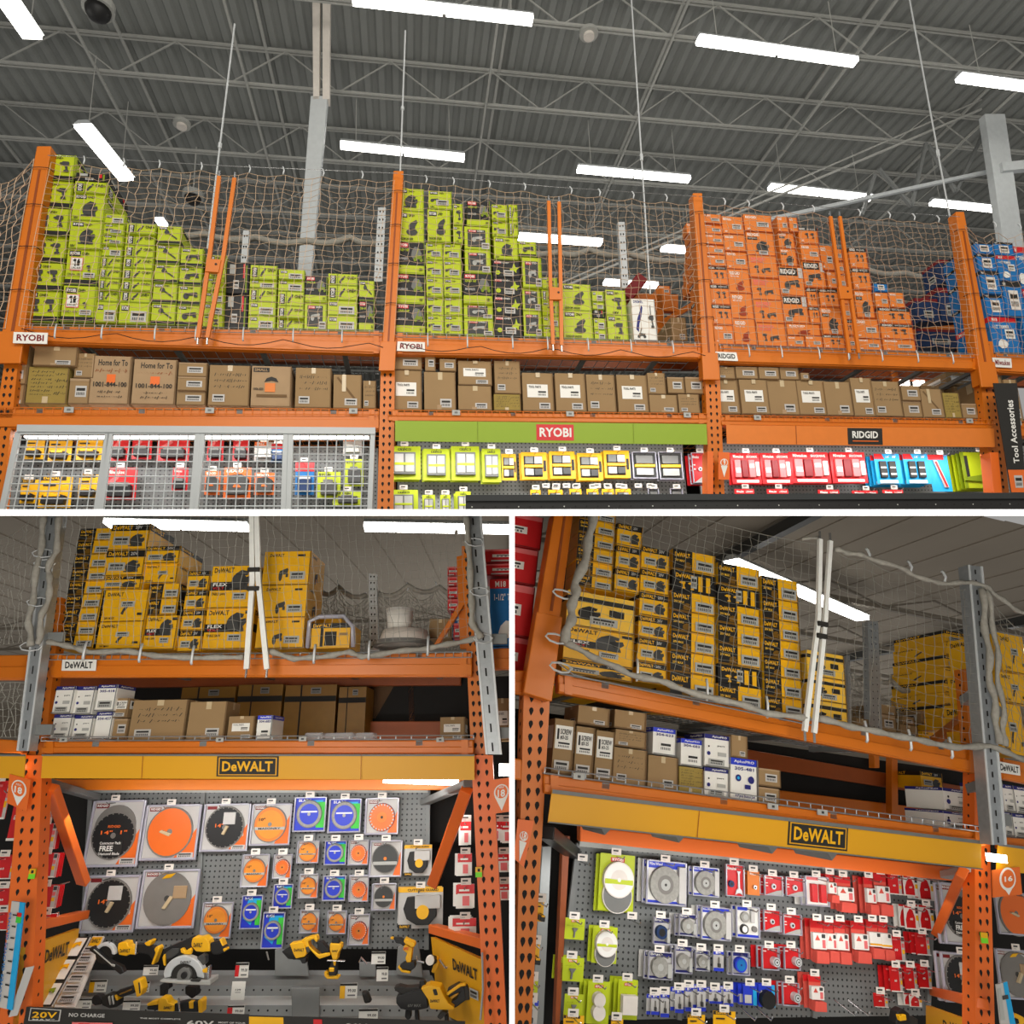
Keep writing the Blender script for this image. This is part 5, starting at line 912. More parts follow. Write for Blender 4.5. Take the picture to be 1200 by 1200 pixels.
# galvanised slotted extension posts
def galv(F,q4,Y,label,slots=14,D=.07,dark=True):
    mb=MB(); bl,br,tr,tl=px_hexa(mb,F,q4,Y,D,'galvanised'); t_=Thing('slotted_post',label,'rack post',F,(bl+br)/2); 
    for i in range(slots):
        for f0,f1 in (((i+.15)/slots,(i+.6)/slots),):
            a=bl.lerp(tl,f0).lerp(br.lerp(tr,f0),.42);b=bl.lerp(tl,f0).lerp(br.lerp(tr,f0),.52);c=bl.lerp(tl,f1).lerp(br.lerp(tr,f1),.52);d=bl.lerp(tl,f1).lerp(br.lerp(tr,f1),.42); dv=Vector((0,-.002,0)); mb.poly([a+dv,b+dv,c+dv,d+dv],'shade')
    t_.part('channel',mb); mb=MB()
    dv=Vector((0,-.006,0))
    for u0,u1 in ((0,.12),(.88,1)): mb.hexa(bl.lerp(br,u0)+dv,bl.lerp(br,u1)+dv,tl.lerp(tr,u1)+dv,tl.lerp(tr,u0)+dv,(0,.006,0),'bright steel')
    t_.part('flanges',mb)
    for f in (.08,.45) if dark else (): 
        mb=MB(); p=bl.lerp(tl,f).lerp(br.lerp(tr,f),.9); mb.box(p.x-.02,p.x+.10,p.y+.03,p.y+.06,p.z-.03,p.z+.03,'steel grey'); t_.part('mount_bracket',mb,bevel=.004)
    return t_
galv(F,[(20,880),(34,880),(71,600),(54,600)],-.16,'galvanised slotted post in front of the left orange upright')
galv(F,[(569,884),(588,884),(564,600),(544,600)],-.16,'galvanised slotted post in front of the right orange upright')
def bundle(F,pts,Y,label,r=.018,wob=.008,m='rope'):
    P=[F.un(x,y,Y=Y) for x,y in pts]; mb=MB(); Q=[]; k0=0
    for a,b in zip(P,P[1:]):
        d=(b-a)
        for k in range(5): 
            f=k/5; Q.append(a+d*f+Vector((math.sin(k0*1.1)*wob*.3,-.01*math.sin(k0),0))); k0+=1
    Q.append(P[-1]); mb.tube(Q,[r*(1+.25*math.sin(i*1.7)) for i in range(len(Q))],m,8)
    return solo('rolled_net_edge',label,'net',F,mb,smooth=True)
bundle(F,[(70,603),(66,645),(56,668),(60,690),(50,720),(44,755)],-.2,'grey rolled net edge lashed to the left slotted post, right strand')
bundle(F,[(52,603),(48,640),(40,690),(34,730),(36,757)],-.2,'grey rolled net edge lashed to the left slotted post, left strand')
bundle(F,[(546,603),(549,640),(552,690),(553,730),(564,748)],-.2,'grey rolled net edge lashed to the right slotted post')
bundle(F,[(54,752),(80,757),(105,764),(150,763),(185,769),(235,771),(285,770)],-.12,'rolled lower net edge along the left half of the upper beam',r=.016)
bundle(F,[(315,763),(345,772),(375,770),(410,764),(425,770),(460,764),(500,760),(530,754),(566,747)],-.12,'rolled lower net edge along the right half of the upper beam',r=.016)
for i,(x,y) in enumerate(((50,648),(52,660),(44,705),(36,757),(556,635),(562,693),(566,748))):
    p=F.un(x,y,Y=-.2); mb=MB(); mb.tube([p+Vector((.055*math.cos(k*.8),.02*math.sin(k),.03*math.sin(k*.8))) for k in range(9)],.004,'bright steel',4); solo('wire_tie',f'twisted wire tie round the {"left" if x<200 else "right"} slotted post, {ORD[i if i<4 else i-4]} from the top','wire tie',F,mb)
# beams
NL='of the lower left'
t_,P=beam(F,'orange upper shelf beam '+NL,60,768,794,553,765,793,Y=0)
PA=P
t_,PBm=beam(F,'orange lower shelf beam '+NL,50,869,883,555,867,884,Y=0)
beam(F,'orange upper beam left of the slotted post '+NL,-30,768,797,38,767,797,Y=0)
beam(F,'orange lower beam left of the slotted post '+NL,-30,864,882,26,868,883,Y=0,lip=False)
beam(F,'orange upper beam right of the right post '+NL,572,760,785,640,758,783,Y=0)
wire_deck(F,'wire mesh deck under the yellow boxes '+NL,PA[3],PA[2],1.15,lip=.03,pitch=.055,rows=12,chan=4)
wire_deck(F,'wire mesh deck with pronged front lip on the lower shelf '+NL,PBm[3],PBm[2],1.1,lip=-.025,pitch=.09)
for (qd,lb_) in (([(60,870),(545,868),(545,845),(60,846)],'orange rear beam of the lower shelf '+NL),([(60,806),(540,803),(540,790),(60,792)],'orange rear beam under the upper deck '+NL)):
    mb=MB(); px_hexa(mb,F,qd,1.15,.06,'dark orange'); solo('rear_beam',lb_,'shelf beam',F,mb,bevel=.006)  # darker copy of the rack orange carries the shade back here
for px,py,lb_ in ((355,866,'middle'),(75,867,'left'),(258,867,'centre left'),(516,867,'right')):
    p=F.un(px,py,Y=-.02); mb=MB(); mb.box(p.x-.022,p.x+.022,p.y-.008,p.y,p.z-.012,p.z+.012,'light grey'); mb.poly([(p.x-.008,p.y-.009,p.z-.005),(p.x+.008,p.y-.009,p.z-.005),(p.x+.008,p.y-.009,p.z+.005),(p.x-.008,p.y-.009,p.z+.005)],'dark grey'); solo('shelf_clip','grey clip on the pronged shelf lip, '+lb_+' one '+NL,'clip',F,mb)
# things glimpsed at the back between the shelves
mb=MB(); mb.box(-.8,3.4,1.25,1.28,-1.2,-.03,'shade'); solo('wall_back','','',F,mb,kind='structure')  # near-black sheet painted as the shade between the shelves
for qd,lb_,m_ in (([(418,842),(440,842),(466,796),(440,796)],'brown wooden board leaning at the back under the upper deck','wood'),([(480,865),(487,865),(484,795),(478,795)],'orange back upright seen under the upper deck','orange')):
    mb=MB(); px_hexa(mb,F,qd,1.25,.05,m_); solo('back_board' if m_=='wood' else 'rear_upright',lb_,'board' if m_=='wood' else 'rack post',F,mb)
carton(F,490,530,838,800,'bw',1.3,.4,'dark blue carton hanging low at the back right under the upper deck')
carton(F,515,545,868,840,'cp',.9,.3,'brown carton deep at the right end of the lower shelf, lower left')
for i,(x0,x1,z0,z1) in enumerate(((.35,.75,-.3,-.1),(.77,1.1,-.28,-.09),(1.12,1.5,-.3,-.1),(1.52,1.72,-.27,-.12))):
    mb=MB(); mb.box(x0,x1,.95,1.22,-.5,z1,'yellow dark'); face(mb,(x0,.95,-.5),(x1,.95,-.5),(x0,.95,z1),(x1,.95,z1),[q(0,.7,1,.8,'shade'),q(.3,0,.33,1,'shade'),lb(.5,.84,.7,.95,'mid grey')]); solo('tool_box',f'shaded yellow-brown box at the back of the lower shelf, {ORD[i]} from left, lower left','box',F,mb,group='shaded back boxes, lower left')  # yellow boxes with the shade of the deep shelf put into their colour
# cards and header
sign(F,[(72,786),(112,786),(113,773),(73,773)],-.03,'white',[t('DeWALT',.1,.2,.9,.82,'ink')],'small white sign with black lettering on the left of the upper beam, lower left')
sign(F,[(48,912),(556,914),(556,884),(50,884)],-.06,'yellow panel',[q(.407,.1,.55,.92,'ink'),q(.411,.15,.546,.87,'yellow panel'),q(.414,.19,.543,.83,'ink'),t('DeWALT',.42,.3,.537,.72,'yellow'),q(.235,0,.2362,1,'box orange dark'),q(0,.93,1,1,'mid grey'),q(.74,0,.741,1,'box orange dark')],'long mustard header panel with a framed logo above the saw blades',name='header_sign')
sign(F,[(-20,912),(28,912),(30,884),(-20,884)],-.04,'yellow panel',[q(0,.92,1,1,'mid grey')],'mustard header panel left of the left upright, lower left',name='header_sign')
for quad,lb_ in (([(8,941),(31,951),(36,914),(11,907)],'orange aisle tag numbered 18 on the left post, lower left'),([(575,954),(599,951),(599,911),(575,914)],'orange aisle tag numbered 18 beside the right post, lower left')):
    sign(F,quad,-.05,'sign orange',[('c',.52,.6,.36,'white'),('p',[(.2,.48),(.84,.48),(.54,.06)],'white'),('c',.52,.61,.29,'sign orange'),t('18',.34,.46,.70,.68,'white'),t('AISLE',.38,.72,.64,.78,'white')],lb_,name='aisle_marker')
for x,y,lb_ in ((38,1024,'left'),(561,1022,'right')):
    p=F.un(x,y,Y=-.02); mb=MB(); mb.box(p.x-.018,p.x+.018,p.y-.004,p.y,p.z-.025,p.z+.025,'green tag'); mb.box(p.x-.018,p.x+.018,p.y-.005,p.y-.003,p.z-.0,p.z+.025,'yellow'); mb.poly([(p.x-.006,p.y-.006,p.z+.003),(p.x+.008,p.y-.006,p.z+.003),(p.x+.008,p.y-.006,p.z+.018),(p.x-.006,p.y-.006,p.z+.018)],'ink'); solo('post_tag',f'small yellow and green tag on the {lb_} orange upright, lower left','tag',F,mb)
# nets
net(F,'grey green safety net across the front of the yellow boxes, left half',(70,590),(296,590),(58,752),(290,762),-.11,26,16,m='cord grey',hr=.6,r=.0016,sag=.01,seed=21,bot_hooks=[.2,.48,.74],hook_r=.008,noise=.008)
net(F,'grey green safety net across the front of the yellow boxes, right half',(303,590),(548,590),(312,762),(556,745),-.11,28,16,m='cord grey',hr=.6,r=.0016,sag=.01,seed=22,bot_hooks=[.24,.5,.78],hook_r=.008,noise=.008)
net(F,'grey safety net left of the left slotted post',(-40,590),(52,590),(-40,760),(38,752),-.11,14,22,m='cord grey',hr=.6,r=.0016,seed=23)
net(F,'grey wire net across the lower shelf opening at the far left',(-30,800),(42,800),(-30,864),(34,864),-.02,12,8,m='cord grey',r=.002,seed=24,sag=0)
net(F,'fine grey net on the back of the upper shelf, lower left',(355,686),(436,690),(355,762),(436,762),1.2,22,16,m='cord grey',r=.0025,sag=.06,hooks=[.15,.5],seed=25)
net(F,'fine grey net on the back of the upper shelf right of the rear post',(444,692),(556,690),(444,762),(545,762),1.2,28,16,m='cord grey',r=.0025,sag=.06,hooks=[.3,.6],seed=26)
far_rope(F,[(355,690),(375,692),(397,688),(430,697)],1.18,'rolled upper edge of the back net left of the rear post, lower left',r=.022)
far_rope(F,[(444,696),(478,686),(515,688),(545,692)],1.18,'rolled upper edge of the back net right of the rear post, lower left',r=.022)
post(F,'bright rear post with perforations behind the right half of the net',433,443,762,432,441,672,Y=1.1,D=.05,m='bright steel',name='rear_post',hp=.05,hs=.03)
gate(F,[(295,600),(296,680),(289,784)],[(301,600),(303,680),(313,784)],None,-.16,'pair of white gate poles in the middle of the net, lower left',m='pole white',w=.03)
mb=MB()
for x,y in ((298,668),(297,690)):
    mb=MB(); p=F.un(x,y,Y=-.17); mb.box(p.x-.035,p.x+.035,p.y-.02,p.y+.02,p.z-.012,p.z+.012,'ink')
    solo('pole_strap',f'black strap binding the two white gate poles, {"upper" if y<680 else "lower"} one, lower left','strap',F,mb)
for a,b,lb_ in (((430,700),(545,700),'rear'),):
    pass
# orange side frame top right
for qd,lb_,Y_ in (([(539,760),(549,760),(545,650),(535,652)],'orange rear upright rising behind the right slotted post',.35),([(508,756),(514,756),(548,702),(542,700)],'orange diagonal side brace at the right end of the upper shelf',.3)):
    mb=MB(); px_hexa(mb,F,qd,Y_,.05,'orange'); solo('rack_strut',lb_,'brace',F,mb,bevel=.004)
# boxes on upper shelf
G='yellow tool boxes on the upper shelf at lower left'
S=lambda *a: stack(F,*a)
S(65,109,[760,745,729,713,697,681,666,650,634,619],['dt']*9,.08,.32,'in the thin leftmost stack',G)
S(111,165,[761,729,691],'dn dn'.split(),.08,.32,'in the large pair of the second stack',G)
S(117,165,[690.5,675,645,614],'dh dh dh'.split(),.08,.32,'in the black banded boxes above the large pair',G)
S(166,205,[762,721.5],'df'.split(),.08,.32,'at the foot of the third stack',G)
S(169,207,[721,702,684],'dt dt'.split(),.08,.32,'in the flat pair of the third stack',G)
carton(F,167,207,683.5,661,'dn',.08,.32,'yellow box with upright lettering near the top of the third stack',group=G)
carton(F,168,210,660.5,640,'dh',.08,.32,'yellow box topmost of the third stack',group=G)
S(207,235,[764,739,715,692,669],'dh dh dh dh'.split(),.08,.32,'in the fourth stack',G)
S(236,294,[761,713,663],'df df'.split(),.08,.32,'in the large saw pair left of the gate poles',G)
S(298,356,[760,724,686,646],'dg dg dg'.split(),.08,.32,'in the tall stack right of the gate poles',G)
for i,(x0,x1,z1,st) in enumerate(((.12,.55,.62,'dh'),(.58,.92,.5,'dn'),(.95,1.32,.34,'dh'),(1.35,1.62,.3,'dk'),(.15,.6,.0,''))):
    if not st: continue
    mb=MB(); mb.box(x0,x1,.5,.95,.012,z1,'yellow'); face(mb,(x0,.5,.012),(x1,.5,.012),(x0,.5,z1),(x1,.5,z1),BS[st][2]); solo('tool_box',f'yellow box in the back row of the upper shelf, {ORD[i]} from left, lower left','box',F,mb,group='back row boxes, lower left')
t_=Thing('wrapped_tool_case','yellow and black tool kit wrapped in clear film on the upper shelf','tool kit',F,F.un(385,761,Y=.12))
mb=MB(); a=F.un(363,760,Y=.12);b=F.un(411,728,Y=.12); mb.box(a.x,b.x,a.y,a.y+.3,a.z,b.z-.01,'yellow'); face(mb,(a.x,a.y,a.z),(b.x,a.y,a.z),(a.x,a.y,b.z-.01),(b.x,a.y,b.z-.01),[q(.36,.1,.66,.66,'ink'),q(0,.8,1,1,'black'),t('DeWALT',.05,.83,.5,.96,'yellow'),q(.25,.05,.32,.9,'ink'),q(.74,.5,.95,.6,'cardboard')]); t_.part('case',mb)
mb=MB(); mb.tube([(a.x-.01,a.y-.02,a.z),(a.x-.01,a.y-.02,b.z),(a.x+.05,a.y-.02,b.z+.03),(b.x-.04,a.y-.02,b.z+.03),(b.x+.02,a.y-.02,b.z-.04),(b.x+.03,a.y-.02,a.z)],.014,'plastic',6); t_.part('film_wrap',mb,smooth=True)
t_=Thing('paint_bucket','pale round bucket on a wide dish at the right of the upper shelf','bucket',F,F.un(472,758,Y=.5))
p=F.un(474,758,Y=.5); mb=MB(); mb.ztube(p,.19,p.z,p.z+.11,'felt',24,.15); t_.part('dish',mb,smooth=True)
mb=MB(); mb.ztube((p.x-.01,p.y,0),.205,p.z+.0,p.z+.03,'mid grey',24); t_.part('dish_rim',mb)
mb=MB(); mb.ztube((p.x-.04,p.y,0),.08,p.z+.11,p.z+.25,'white',20,.095); t_.part('pail',mb,smooth=True)
mb=MB(); mb.ztube((p.x-.04,p.y,0),.099,p.z+.24,p.z+.26,'paper',20); t_.part('pail_lid',mb)
carton(F,502,529,748,725,'cb',.6,.3,'brown carton beside the bucket on the upper shelf')
carton(F,531,545,748,730,'rb',.6,.3,'red box beside the side frame on the upper shelf')
# blue and red boxes behind the right slotted post
carton(F,574,640,758,678,'bw',.25,.3,'large blue box at the right edge behind the slotted post, lower left')
for i,(yb,yt) in enumerate(((674,660),(659,643))): carton(F,568,640,yb,yt,'rb',.25,.3,f'red box above the large blue one at the right edge, {"lower" if i==0 else "upper"}')
for i,(yb,yt) in enumerate(((716,702),(701,688),(687,676),(675,664))): carton(F,524,540,yb,yt,'rb',.7,.3,f'pale red box edge behind the diagonal brace, {ORD[i]} from below')
carton(F,528,545,748,718,'bw',.72,.3,'dark blue box beneath the pale red box edges')
carton(F,578,600,868,818,'cp',.3,.3,'brown carton at the right edge of the lower shelf, lower left')
# lower shelf boxes
for st,x0,x1,yb,yt,pos in [('wb',58,82,866,837,'lower of the first column'),('wb',60,84,836,804,'upper of the first column'),('wb',83,107,866,838,'lower of the second column'),('wb',85,108,837,804,'upper of the second column'),
   ('w5',108,129,866,834,'lower of the third column'),('w4',110,134,833,802,'upper of the third column'),('cy',130,148,866,842,'small one right of the white cartons'),('cv',132,149,841,818,'upright white faced one right of the white cartons'),('cw',149,215,868,820,'wide with a taped seam'),('cb',217,262,867,822,'square, right of the wide one'),
   ('cp',265,297,867,839,'small with a printed label'),('w2',299,318,867,838,'slim white at the end of the row')]:
    carton(F,x0,x1,yb,yt,st,.05,.2,BS[st][0]+', '+pos+', lower left',group='cartons on the lower shelf at lower left')
t_=Thing('clear_clamshells','row of empty clear plastic clamshells on the lower shelf','packaging',F,F.un(400,867,Y=.06))
for x0,x1 in ((356,378),(380,414),(416,438)):
    mb=MB(); a=F.un(x0,867,Y=.06);b=F.un(x1,858,Y=.06); mb.box(a.x,b.x,a.y,a.y+.12,a.z,b.z,'clear'); t_.part('clamshell',mb,bevel=.012)
# -------- the bay under the header: side panels, peg wall, braces
PY=1.0
mb=MB(); P=px_hexa(mb,F,[(98,1112),(500,1112),(502,926),(108,926)],PY+.06,.03,'pegboard'); 
t_=Thing('peg_wall','grey perforated peg wall carrying saw blade packs, lower left','peg wall',F,P[0]); t_.part('board',mb)
mb=MB()
for f in (0,.335,.665,1): 
    a=P[0].lerp(P[1],f);b=P[3].lerp(P[2],f); mb.bar(a-Vector((0,.012,0)),b-Vector((0,.012,0)),.03,.02,'steel grey')
t_.part('slotted_strip',mb)
mb=MB(); mb.bar(P[3]+Vector((0,-.02,.01)),P[2]+Vector((0,-.02,.01)),.05,.03,'light grey'); t_.part('top_rail',mb)
mb=MB(); px_hexa(mb,F,[(60,926),(548,926),(548,913),(60,913)],PY-.3,.06,'orange'); solo('support_beam','orange beam behind the mustard header, lower left','shelf beam',F,mb,bevel=.006)
mb=MB(); a=F.un(450,914,Y=.45);b=F.un(537,917,Y=.45); mb.bar(a,b,.035,.05,'tube'); solo('tube_light','white tube light under the header at the right, lower left','light',F,mb)
mb=MB(); a=F.un(585,902,Y=.3);b=F.un(620,903,Y=.3); mb.bar(a,b,.07,.05,'tube'); solo('tube_light','white tube light at the right edge behind the post, lower left','light',F,mb)
mb=MB(); a=F.un(22,899,Y=.02); mb.box(a.x-.03,a.x+.04,a.y-.04,a.y,a.z-.012,a.z+.012,'tube'); solo('tube_light','small glaring tube end on the left upright, lower left','light',F,mb)
def side_bar(F,p,yp,q2,yq,label,m='orange',w=.07,d=.05,nm='diagonal_brace'):
    A=F.un(*p,Y=yp);B=F.un(*q2,Y=yq); mb=MB(); mb.bar(A,B,w,d,m); solo(nm,label,'brace',F,mb,bevel=.005)
side_bar(F,(60,922),.08,(98,1034),.8,'orange diagonal brace inside the left side frame, lower left','sign orange')
side_bar(F,(36,1086),.05,(98,1072),.9,'orange horizontal brace inside the left side frame, lower left','sign orange')
side_bar(F,(547,925),.08,(507,1036),.8,'orange diagonal brace inside the right side frame, lower left','sign orange')
side_bar(F,(570,1105),.05,(508,1088),.9,'orange horizontal brace inside the right side frame, lower left','sign orange')
side_bar(F,(50,916),.08,(112,934),1.0,'grey steel arm at the upper left running back to the peg wall','steel grey',.07,.04,'steel_strut')
side_bar(F,(550,918),.08,(498,940),1.0,'grey steel arm at the upper right running back to the peg wall','steel grey',.07,.04,'steel_strut')
# dark sheet in place of the shade around and below the peg wall
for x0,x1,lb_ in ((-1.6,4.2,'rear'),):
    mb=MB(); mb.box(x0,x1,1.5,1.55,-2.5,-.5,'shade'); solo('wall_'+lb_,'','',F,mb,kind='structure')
def yellow_side(F,P,label,txt,side,m='yellow panel',nm='display_sideboard'):
    # P: front-top, back-top, back-bottom, front-bottom as (px,py,Y)
    V=[F.un(x,y,Y=Y) for x,y,Y in P]; mb=MB(); ft,bt,bb,fb=V
    nn=(bt-ft).cross(fb-ft); bb.x=ft.x-(nn.y*(bb.y-ft.y)+nn.z*(bb.z-ft.z))/nn.x
    sgn=side
    mb.hexa(fb,bb,bt,ft,(-.03*sgn,0,0),m); t_=Thing(nm,label,'panel',F,fb); t_.part('board',mb)
    mb=MB()
    if sgn>0: face(mb,fb,bb,ft,bt,[t(txt,.34,.72,.8,.88,'ink')],eps=.006,out=(1,-.15,0))
    else: face(mb,bb,fb,bt,ft,[t(txt,.42,.68,.84,.84,'ink'),lb(.72,.42,.86,.55,'light grey')],eps=.006,out=(-1,-.15,0))
    t_.part('lettering',mb)
yellow_side(F,[(30,1110,.0),(93,1088,.8),(60,1185,.7),(20,1215,.0)],'yellow side panel with black lettering at the left of the tool display','DeWALT',1)
yellow_side(F,[(572,1128,.0),(505,1098,.8),(535,1185,.7),(575,1215,.0)],'yellow side panel with black lettering at the right of the tool display','DeWALT',-1)
# -------- saw blade packs
D={'bf':'black 14 inch blade pack with a FREE sticker','bo':'orange 14 inch blade pack with a cream tag','bs':'dark blade pack with a white paper sticker','bg':'grey 14 inch blade pack with yellow tape','bm':'orange masonry blade pack with white band','bu':'blue blade pack with green edge','bt':'orange turbo cup blade pack','bd':'dark multi-purpose blade pack','gw':'black wheel guard pack with yellow top','bk':'black 14 inch blade pack'}
W='on the blade wall'
hang(F,[('bf',105,166,938,1015,3,'top left, largest'),('bo',169,233,943,1007,2,'top row, second'),('bs',238,292,942,997,3,'top row, third'),('bm',295,341,942,990,2,'top row, fourth'),('bu',345,382,934,974,1,'top row, fifth'),('bu',386,423,936,975,2,'top row, sixth'),('bt',429,467,935,977,3,'top row, rightmost'),
 ('bs',99,161,1026,1092,3,'second row, leftmost'),('bg',165,231,1019,1087,2,'second row, next to leftmost'),('bm',237,272,1057,1099,1,'small, loose below the third')],PY,W,D)
hang(F,[('bm',284,315,1001,1039,1,'below the fourth, left'),('bt',321,342,1001,1029,1,'small, below the fourth'),('bm',349,374,985,1011,1,'second row under the fifth'),('bu',381,406,985,1013,1,'second row under the sixth'),('bt',409,432,984,1013,2,'tilted, second row'),('bd',434,471,985,1027,3,'second row right'),('gw',474,506,990,1026,3,'smaller, upper right'),
 ('bu',321,343,1036,1064,1,'third row, small'),('bu',283,307,1049,1088,1,'third row, leftmost'),('bu',308,333,1069,1111,2,'lowest of the blue ones'),('bm',351,373,1024,1052,1,'third row, under the two'),('bu',379,405,1026,1055,1,'third row, middle'),('bt',410,432,1026,1056,2,'third row, right'),('bd',437,464,1035,1066,2,'third row, far right'),('gw',467,519,1040,1088,2,'larger, lower right'),
 ('bm',352,374,1066,1093,1,'fourth row, left'),('bm',384,406,1067,1094,1,'fourth row, middle'),('bt',409,433,1071,1107,3,'fourth row, right')],PY,W,D)
# -------- red packs at either side
D3={'ss':'red sandpaper pack','sr':'red and white saw blade pack','be':'red sanding belt'}
hang(F,[('ss',-8,10,915,960,1,'first row'),('ss',14,26,925,985,1,'second row'),('ss',44,65,965,995,4,'third row, inner'),('ss',-6,18,1003,1030,2,'middle row'),('ss',44,66,1000,1028,5,'middle row, inner'),('ss',-6,16,1040,1066,2,'lower row'),('ss',42,66,1038,1064,5,'lower row, inner'),('ss',44,62,928,958,3,'top row, inner'),('sr',42,66,1071,1086,2,'lowest row, inner'),('ss',-4,14,1068,1090,1,'lowest row')],.35,'left of the blade bay',D3)
hang(F,[('sr',541,552,962,990,3,'top'),('sr',538,553,1000,1026,4,'second'),('sr',536,556,1036,1064,4,'third'),('sr',532,558,1076,1100,5,'lowest'),('sr',579,586,962,985,1,'top, outer'),('sr',588,600,962,988,2,'top, outermost'),('sr',581,600,1000,1022,2,'second, outer'),('sr',582,600,1035,1055,2,'third, outer')],.45,'right of the blade bay',D3)
# -------- blue and white strip standing at the left
t_=Thing('clip_strip','blue and white cardboard strip hanging at the lower left corner','display strip',F,F.un(12,1190,Y=-.12))
mb=MB(); P=px_hexa(mb,F,[(-2,1180),(14,1184),(29,1058),(14,1056)],-.12,.008,'cyan'); bl,br,tr,tl=P
t_.part('card',mb); mb=MB(); face(mb,bl,br,tl,tr,[q(.0,0,.62,1,'paper'),q(.5,.8,.9,.86,'green'),q(.55,.86,.9,.9,'red')]+[q(.35,.1+.11*k,.66,.115+.11*k,'ink') for k in range(8)]+[('tv','GLOVES GLOVES GLOVES',.05,.05,.25,.9,'blue')],out=(0,-1,0)); t_.part('print',mb)
t_=Thing('flyer','pale paper flyer leaning below the left side panel','flyer',F,F.un(20,1195,Y=-.1)); mb=MB(); P=px_hexa(mb,F,[(10,1192),(20,1190),(40,1132),(30,1134)],-.1,.004,'paper'); t_.part('sheet',mb)
# -------- tool display counter (sloping, three steps)
CY0=.15
t_=Thing('tool_counter','grey stepped steel display counter carrying cordless tools','display counter',F,F.un(300,1210,Y=.2))
def step(y0,Ya,y1,Yb,x0a,x1a,x0b,x1b,m):
    A=F.un(x0a,y0,Y=Ya);B=F.un(x1a,y0,Y=Ya);C=F.un(x1b,y1,Y=Yb);D_=F.un(x0b,y1,Y=Yb); mb=MB(); mb.hexa(A,B,C,D_,(0,.01,-.02),m); return mb
for nm,y0,Ya,y1,Yb,xa,xb,xc,xd,m in (('back_riser',1147,.86,1137,.9,98,505,100,503,'steel grey'),('upper_tray',1155,.74,1143,.86,94,512,98,506,'mid grey'),('upper_riser',1168,.72,1155,.74,90,518,94,512,'steel grey'),('middle_tray',1178,.55,1167,.72,84,528,90,520,'light grey'),('middle_riser',1192,.53,1178,.55,80,536,84,528,'steel grey'),('lower_tray',1215,.3,1191,.53,70,550,80,538,'mid grey')):
    t_.part(nm,step(y0,Ya,y1,Yb,xa,xb,xc,xd,m))
mb=MB(); 
for k in range(40):
    p=F.un(100+k*10.4,1160,Y=.72); mb.poly([p+Vector((.006*math.cos(j),-.003,.006*math.sin(j))) for j in range(6)],'shade')
    p=F.un(94+k*11,1184,Y=.53); mb.poly([p+Vector((.006*math.cos(j),-.003,.006*math.sin(j))) for j in range(6)],'shade')
t_.part('slot_row',mb)
# slanting info strips at left
for i,(qd,els) in enumerate((([(40,1180),(60,1180),(106,1098),(92,1098)],[q(0,0,1,1,'ink')]+[q(.08,.02+.33*k,.92,.3+.33*k,'white') for k in range(3)]+[ic('grinder',.2,.12+.33*k,.8,.24+.33*k,'yellow' if k else 'lime dark') for k in range(3)]),
      ([(63,1180),(88,1180),(122,1097),(109,1097)],[q(.05,.84,.95,.98,'yellow'),t('DeWALT',.15,.88,.85,.95,'ink')]+[('lbl',.08,.04+.13*k,.92,.14+.13*k,'paper') for k in range(6)]))):
    V=[F.un(x,y,Y=Y) for (x,y),Y in zip(qd,(.3,.3,.8,.8))]; mb=MB(); mb.hexa(V[0],V[1],V[2],V[3],(0,.01,-.01),'felt'); t_=Thing('info_strip',('black framed strip of three tool cards beside the left yellow panel','sloping strip of small spec cards right of the black framed strip')[i],'info card',F,V[0]); t_.part('board',mb)
    mb=MB(); face(mb,V[0],V[1],V[3],V[2],els,eps=.004,out=(0,-.75,.66)); t_.part('print',mb)
# front rail with lettering
sign(F,[(25,1212),(292,1213),(292,1189),(31,1180)],-.03,'ink',[('p',[(.02,.5),(.16,.5),(.16,.94),(.02,.98)],'paper'),('p',[(.025,.53),(.155,.53),(.155,.91),(.025,.95)],'ink'),t('20V',.035,.62,.145,.85,'yellow'),t('MAX*',.04,.52,.14,.6,'paper'),t('NO CHARGE',.2,.7,.36,.85,'paper'),q(.22,.2,.4,.5,'pink'),t('77',.25,.25,.3,.46,'red'),t('THE MOST COMPLETE',.52,.7,.7,.76,'paper'),q(.6,.1,.68,.5,'red'),t('60V',.73,.45,.85,.7,'paper'),t('MOST OF YOUR',.87,.6,.99,.68,'paper')],'black front rail with white 20V and 60V lettering along the counter, left half',name='counter_rail')
sign(F,[(292,1213),(545,1213),(545,1197),(292,1190)],-.03,'ink',[q(.0,.5,.16,.95,'yellow'),t('20V',.45,.4,.55,.7,'paper'),q(.3,.3,.34,.9,'red')],'black front rail along the counter, right half',name='counter_rail')
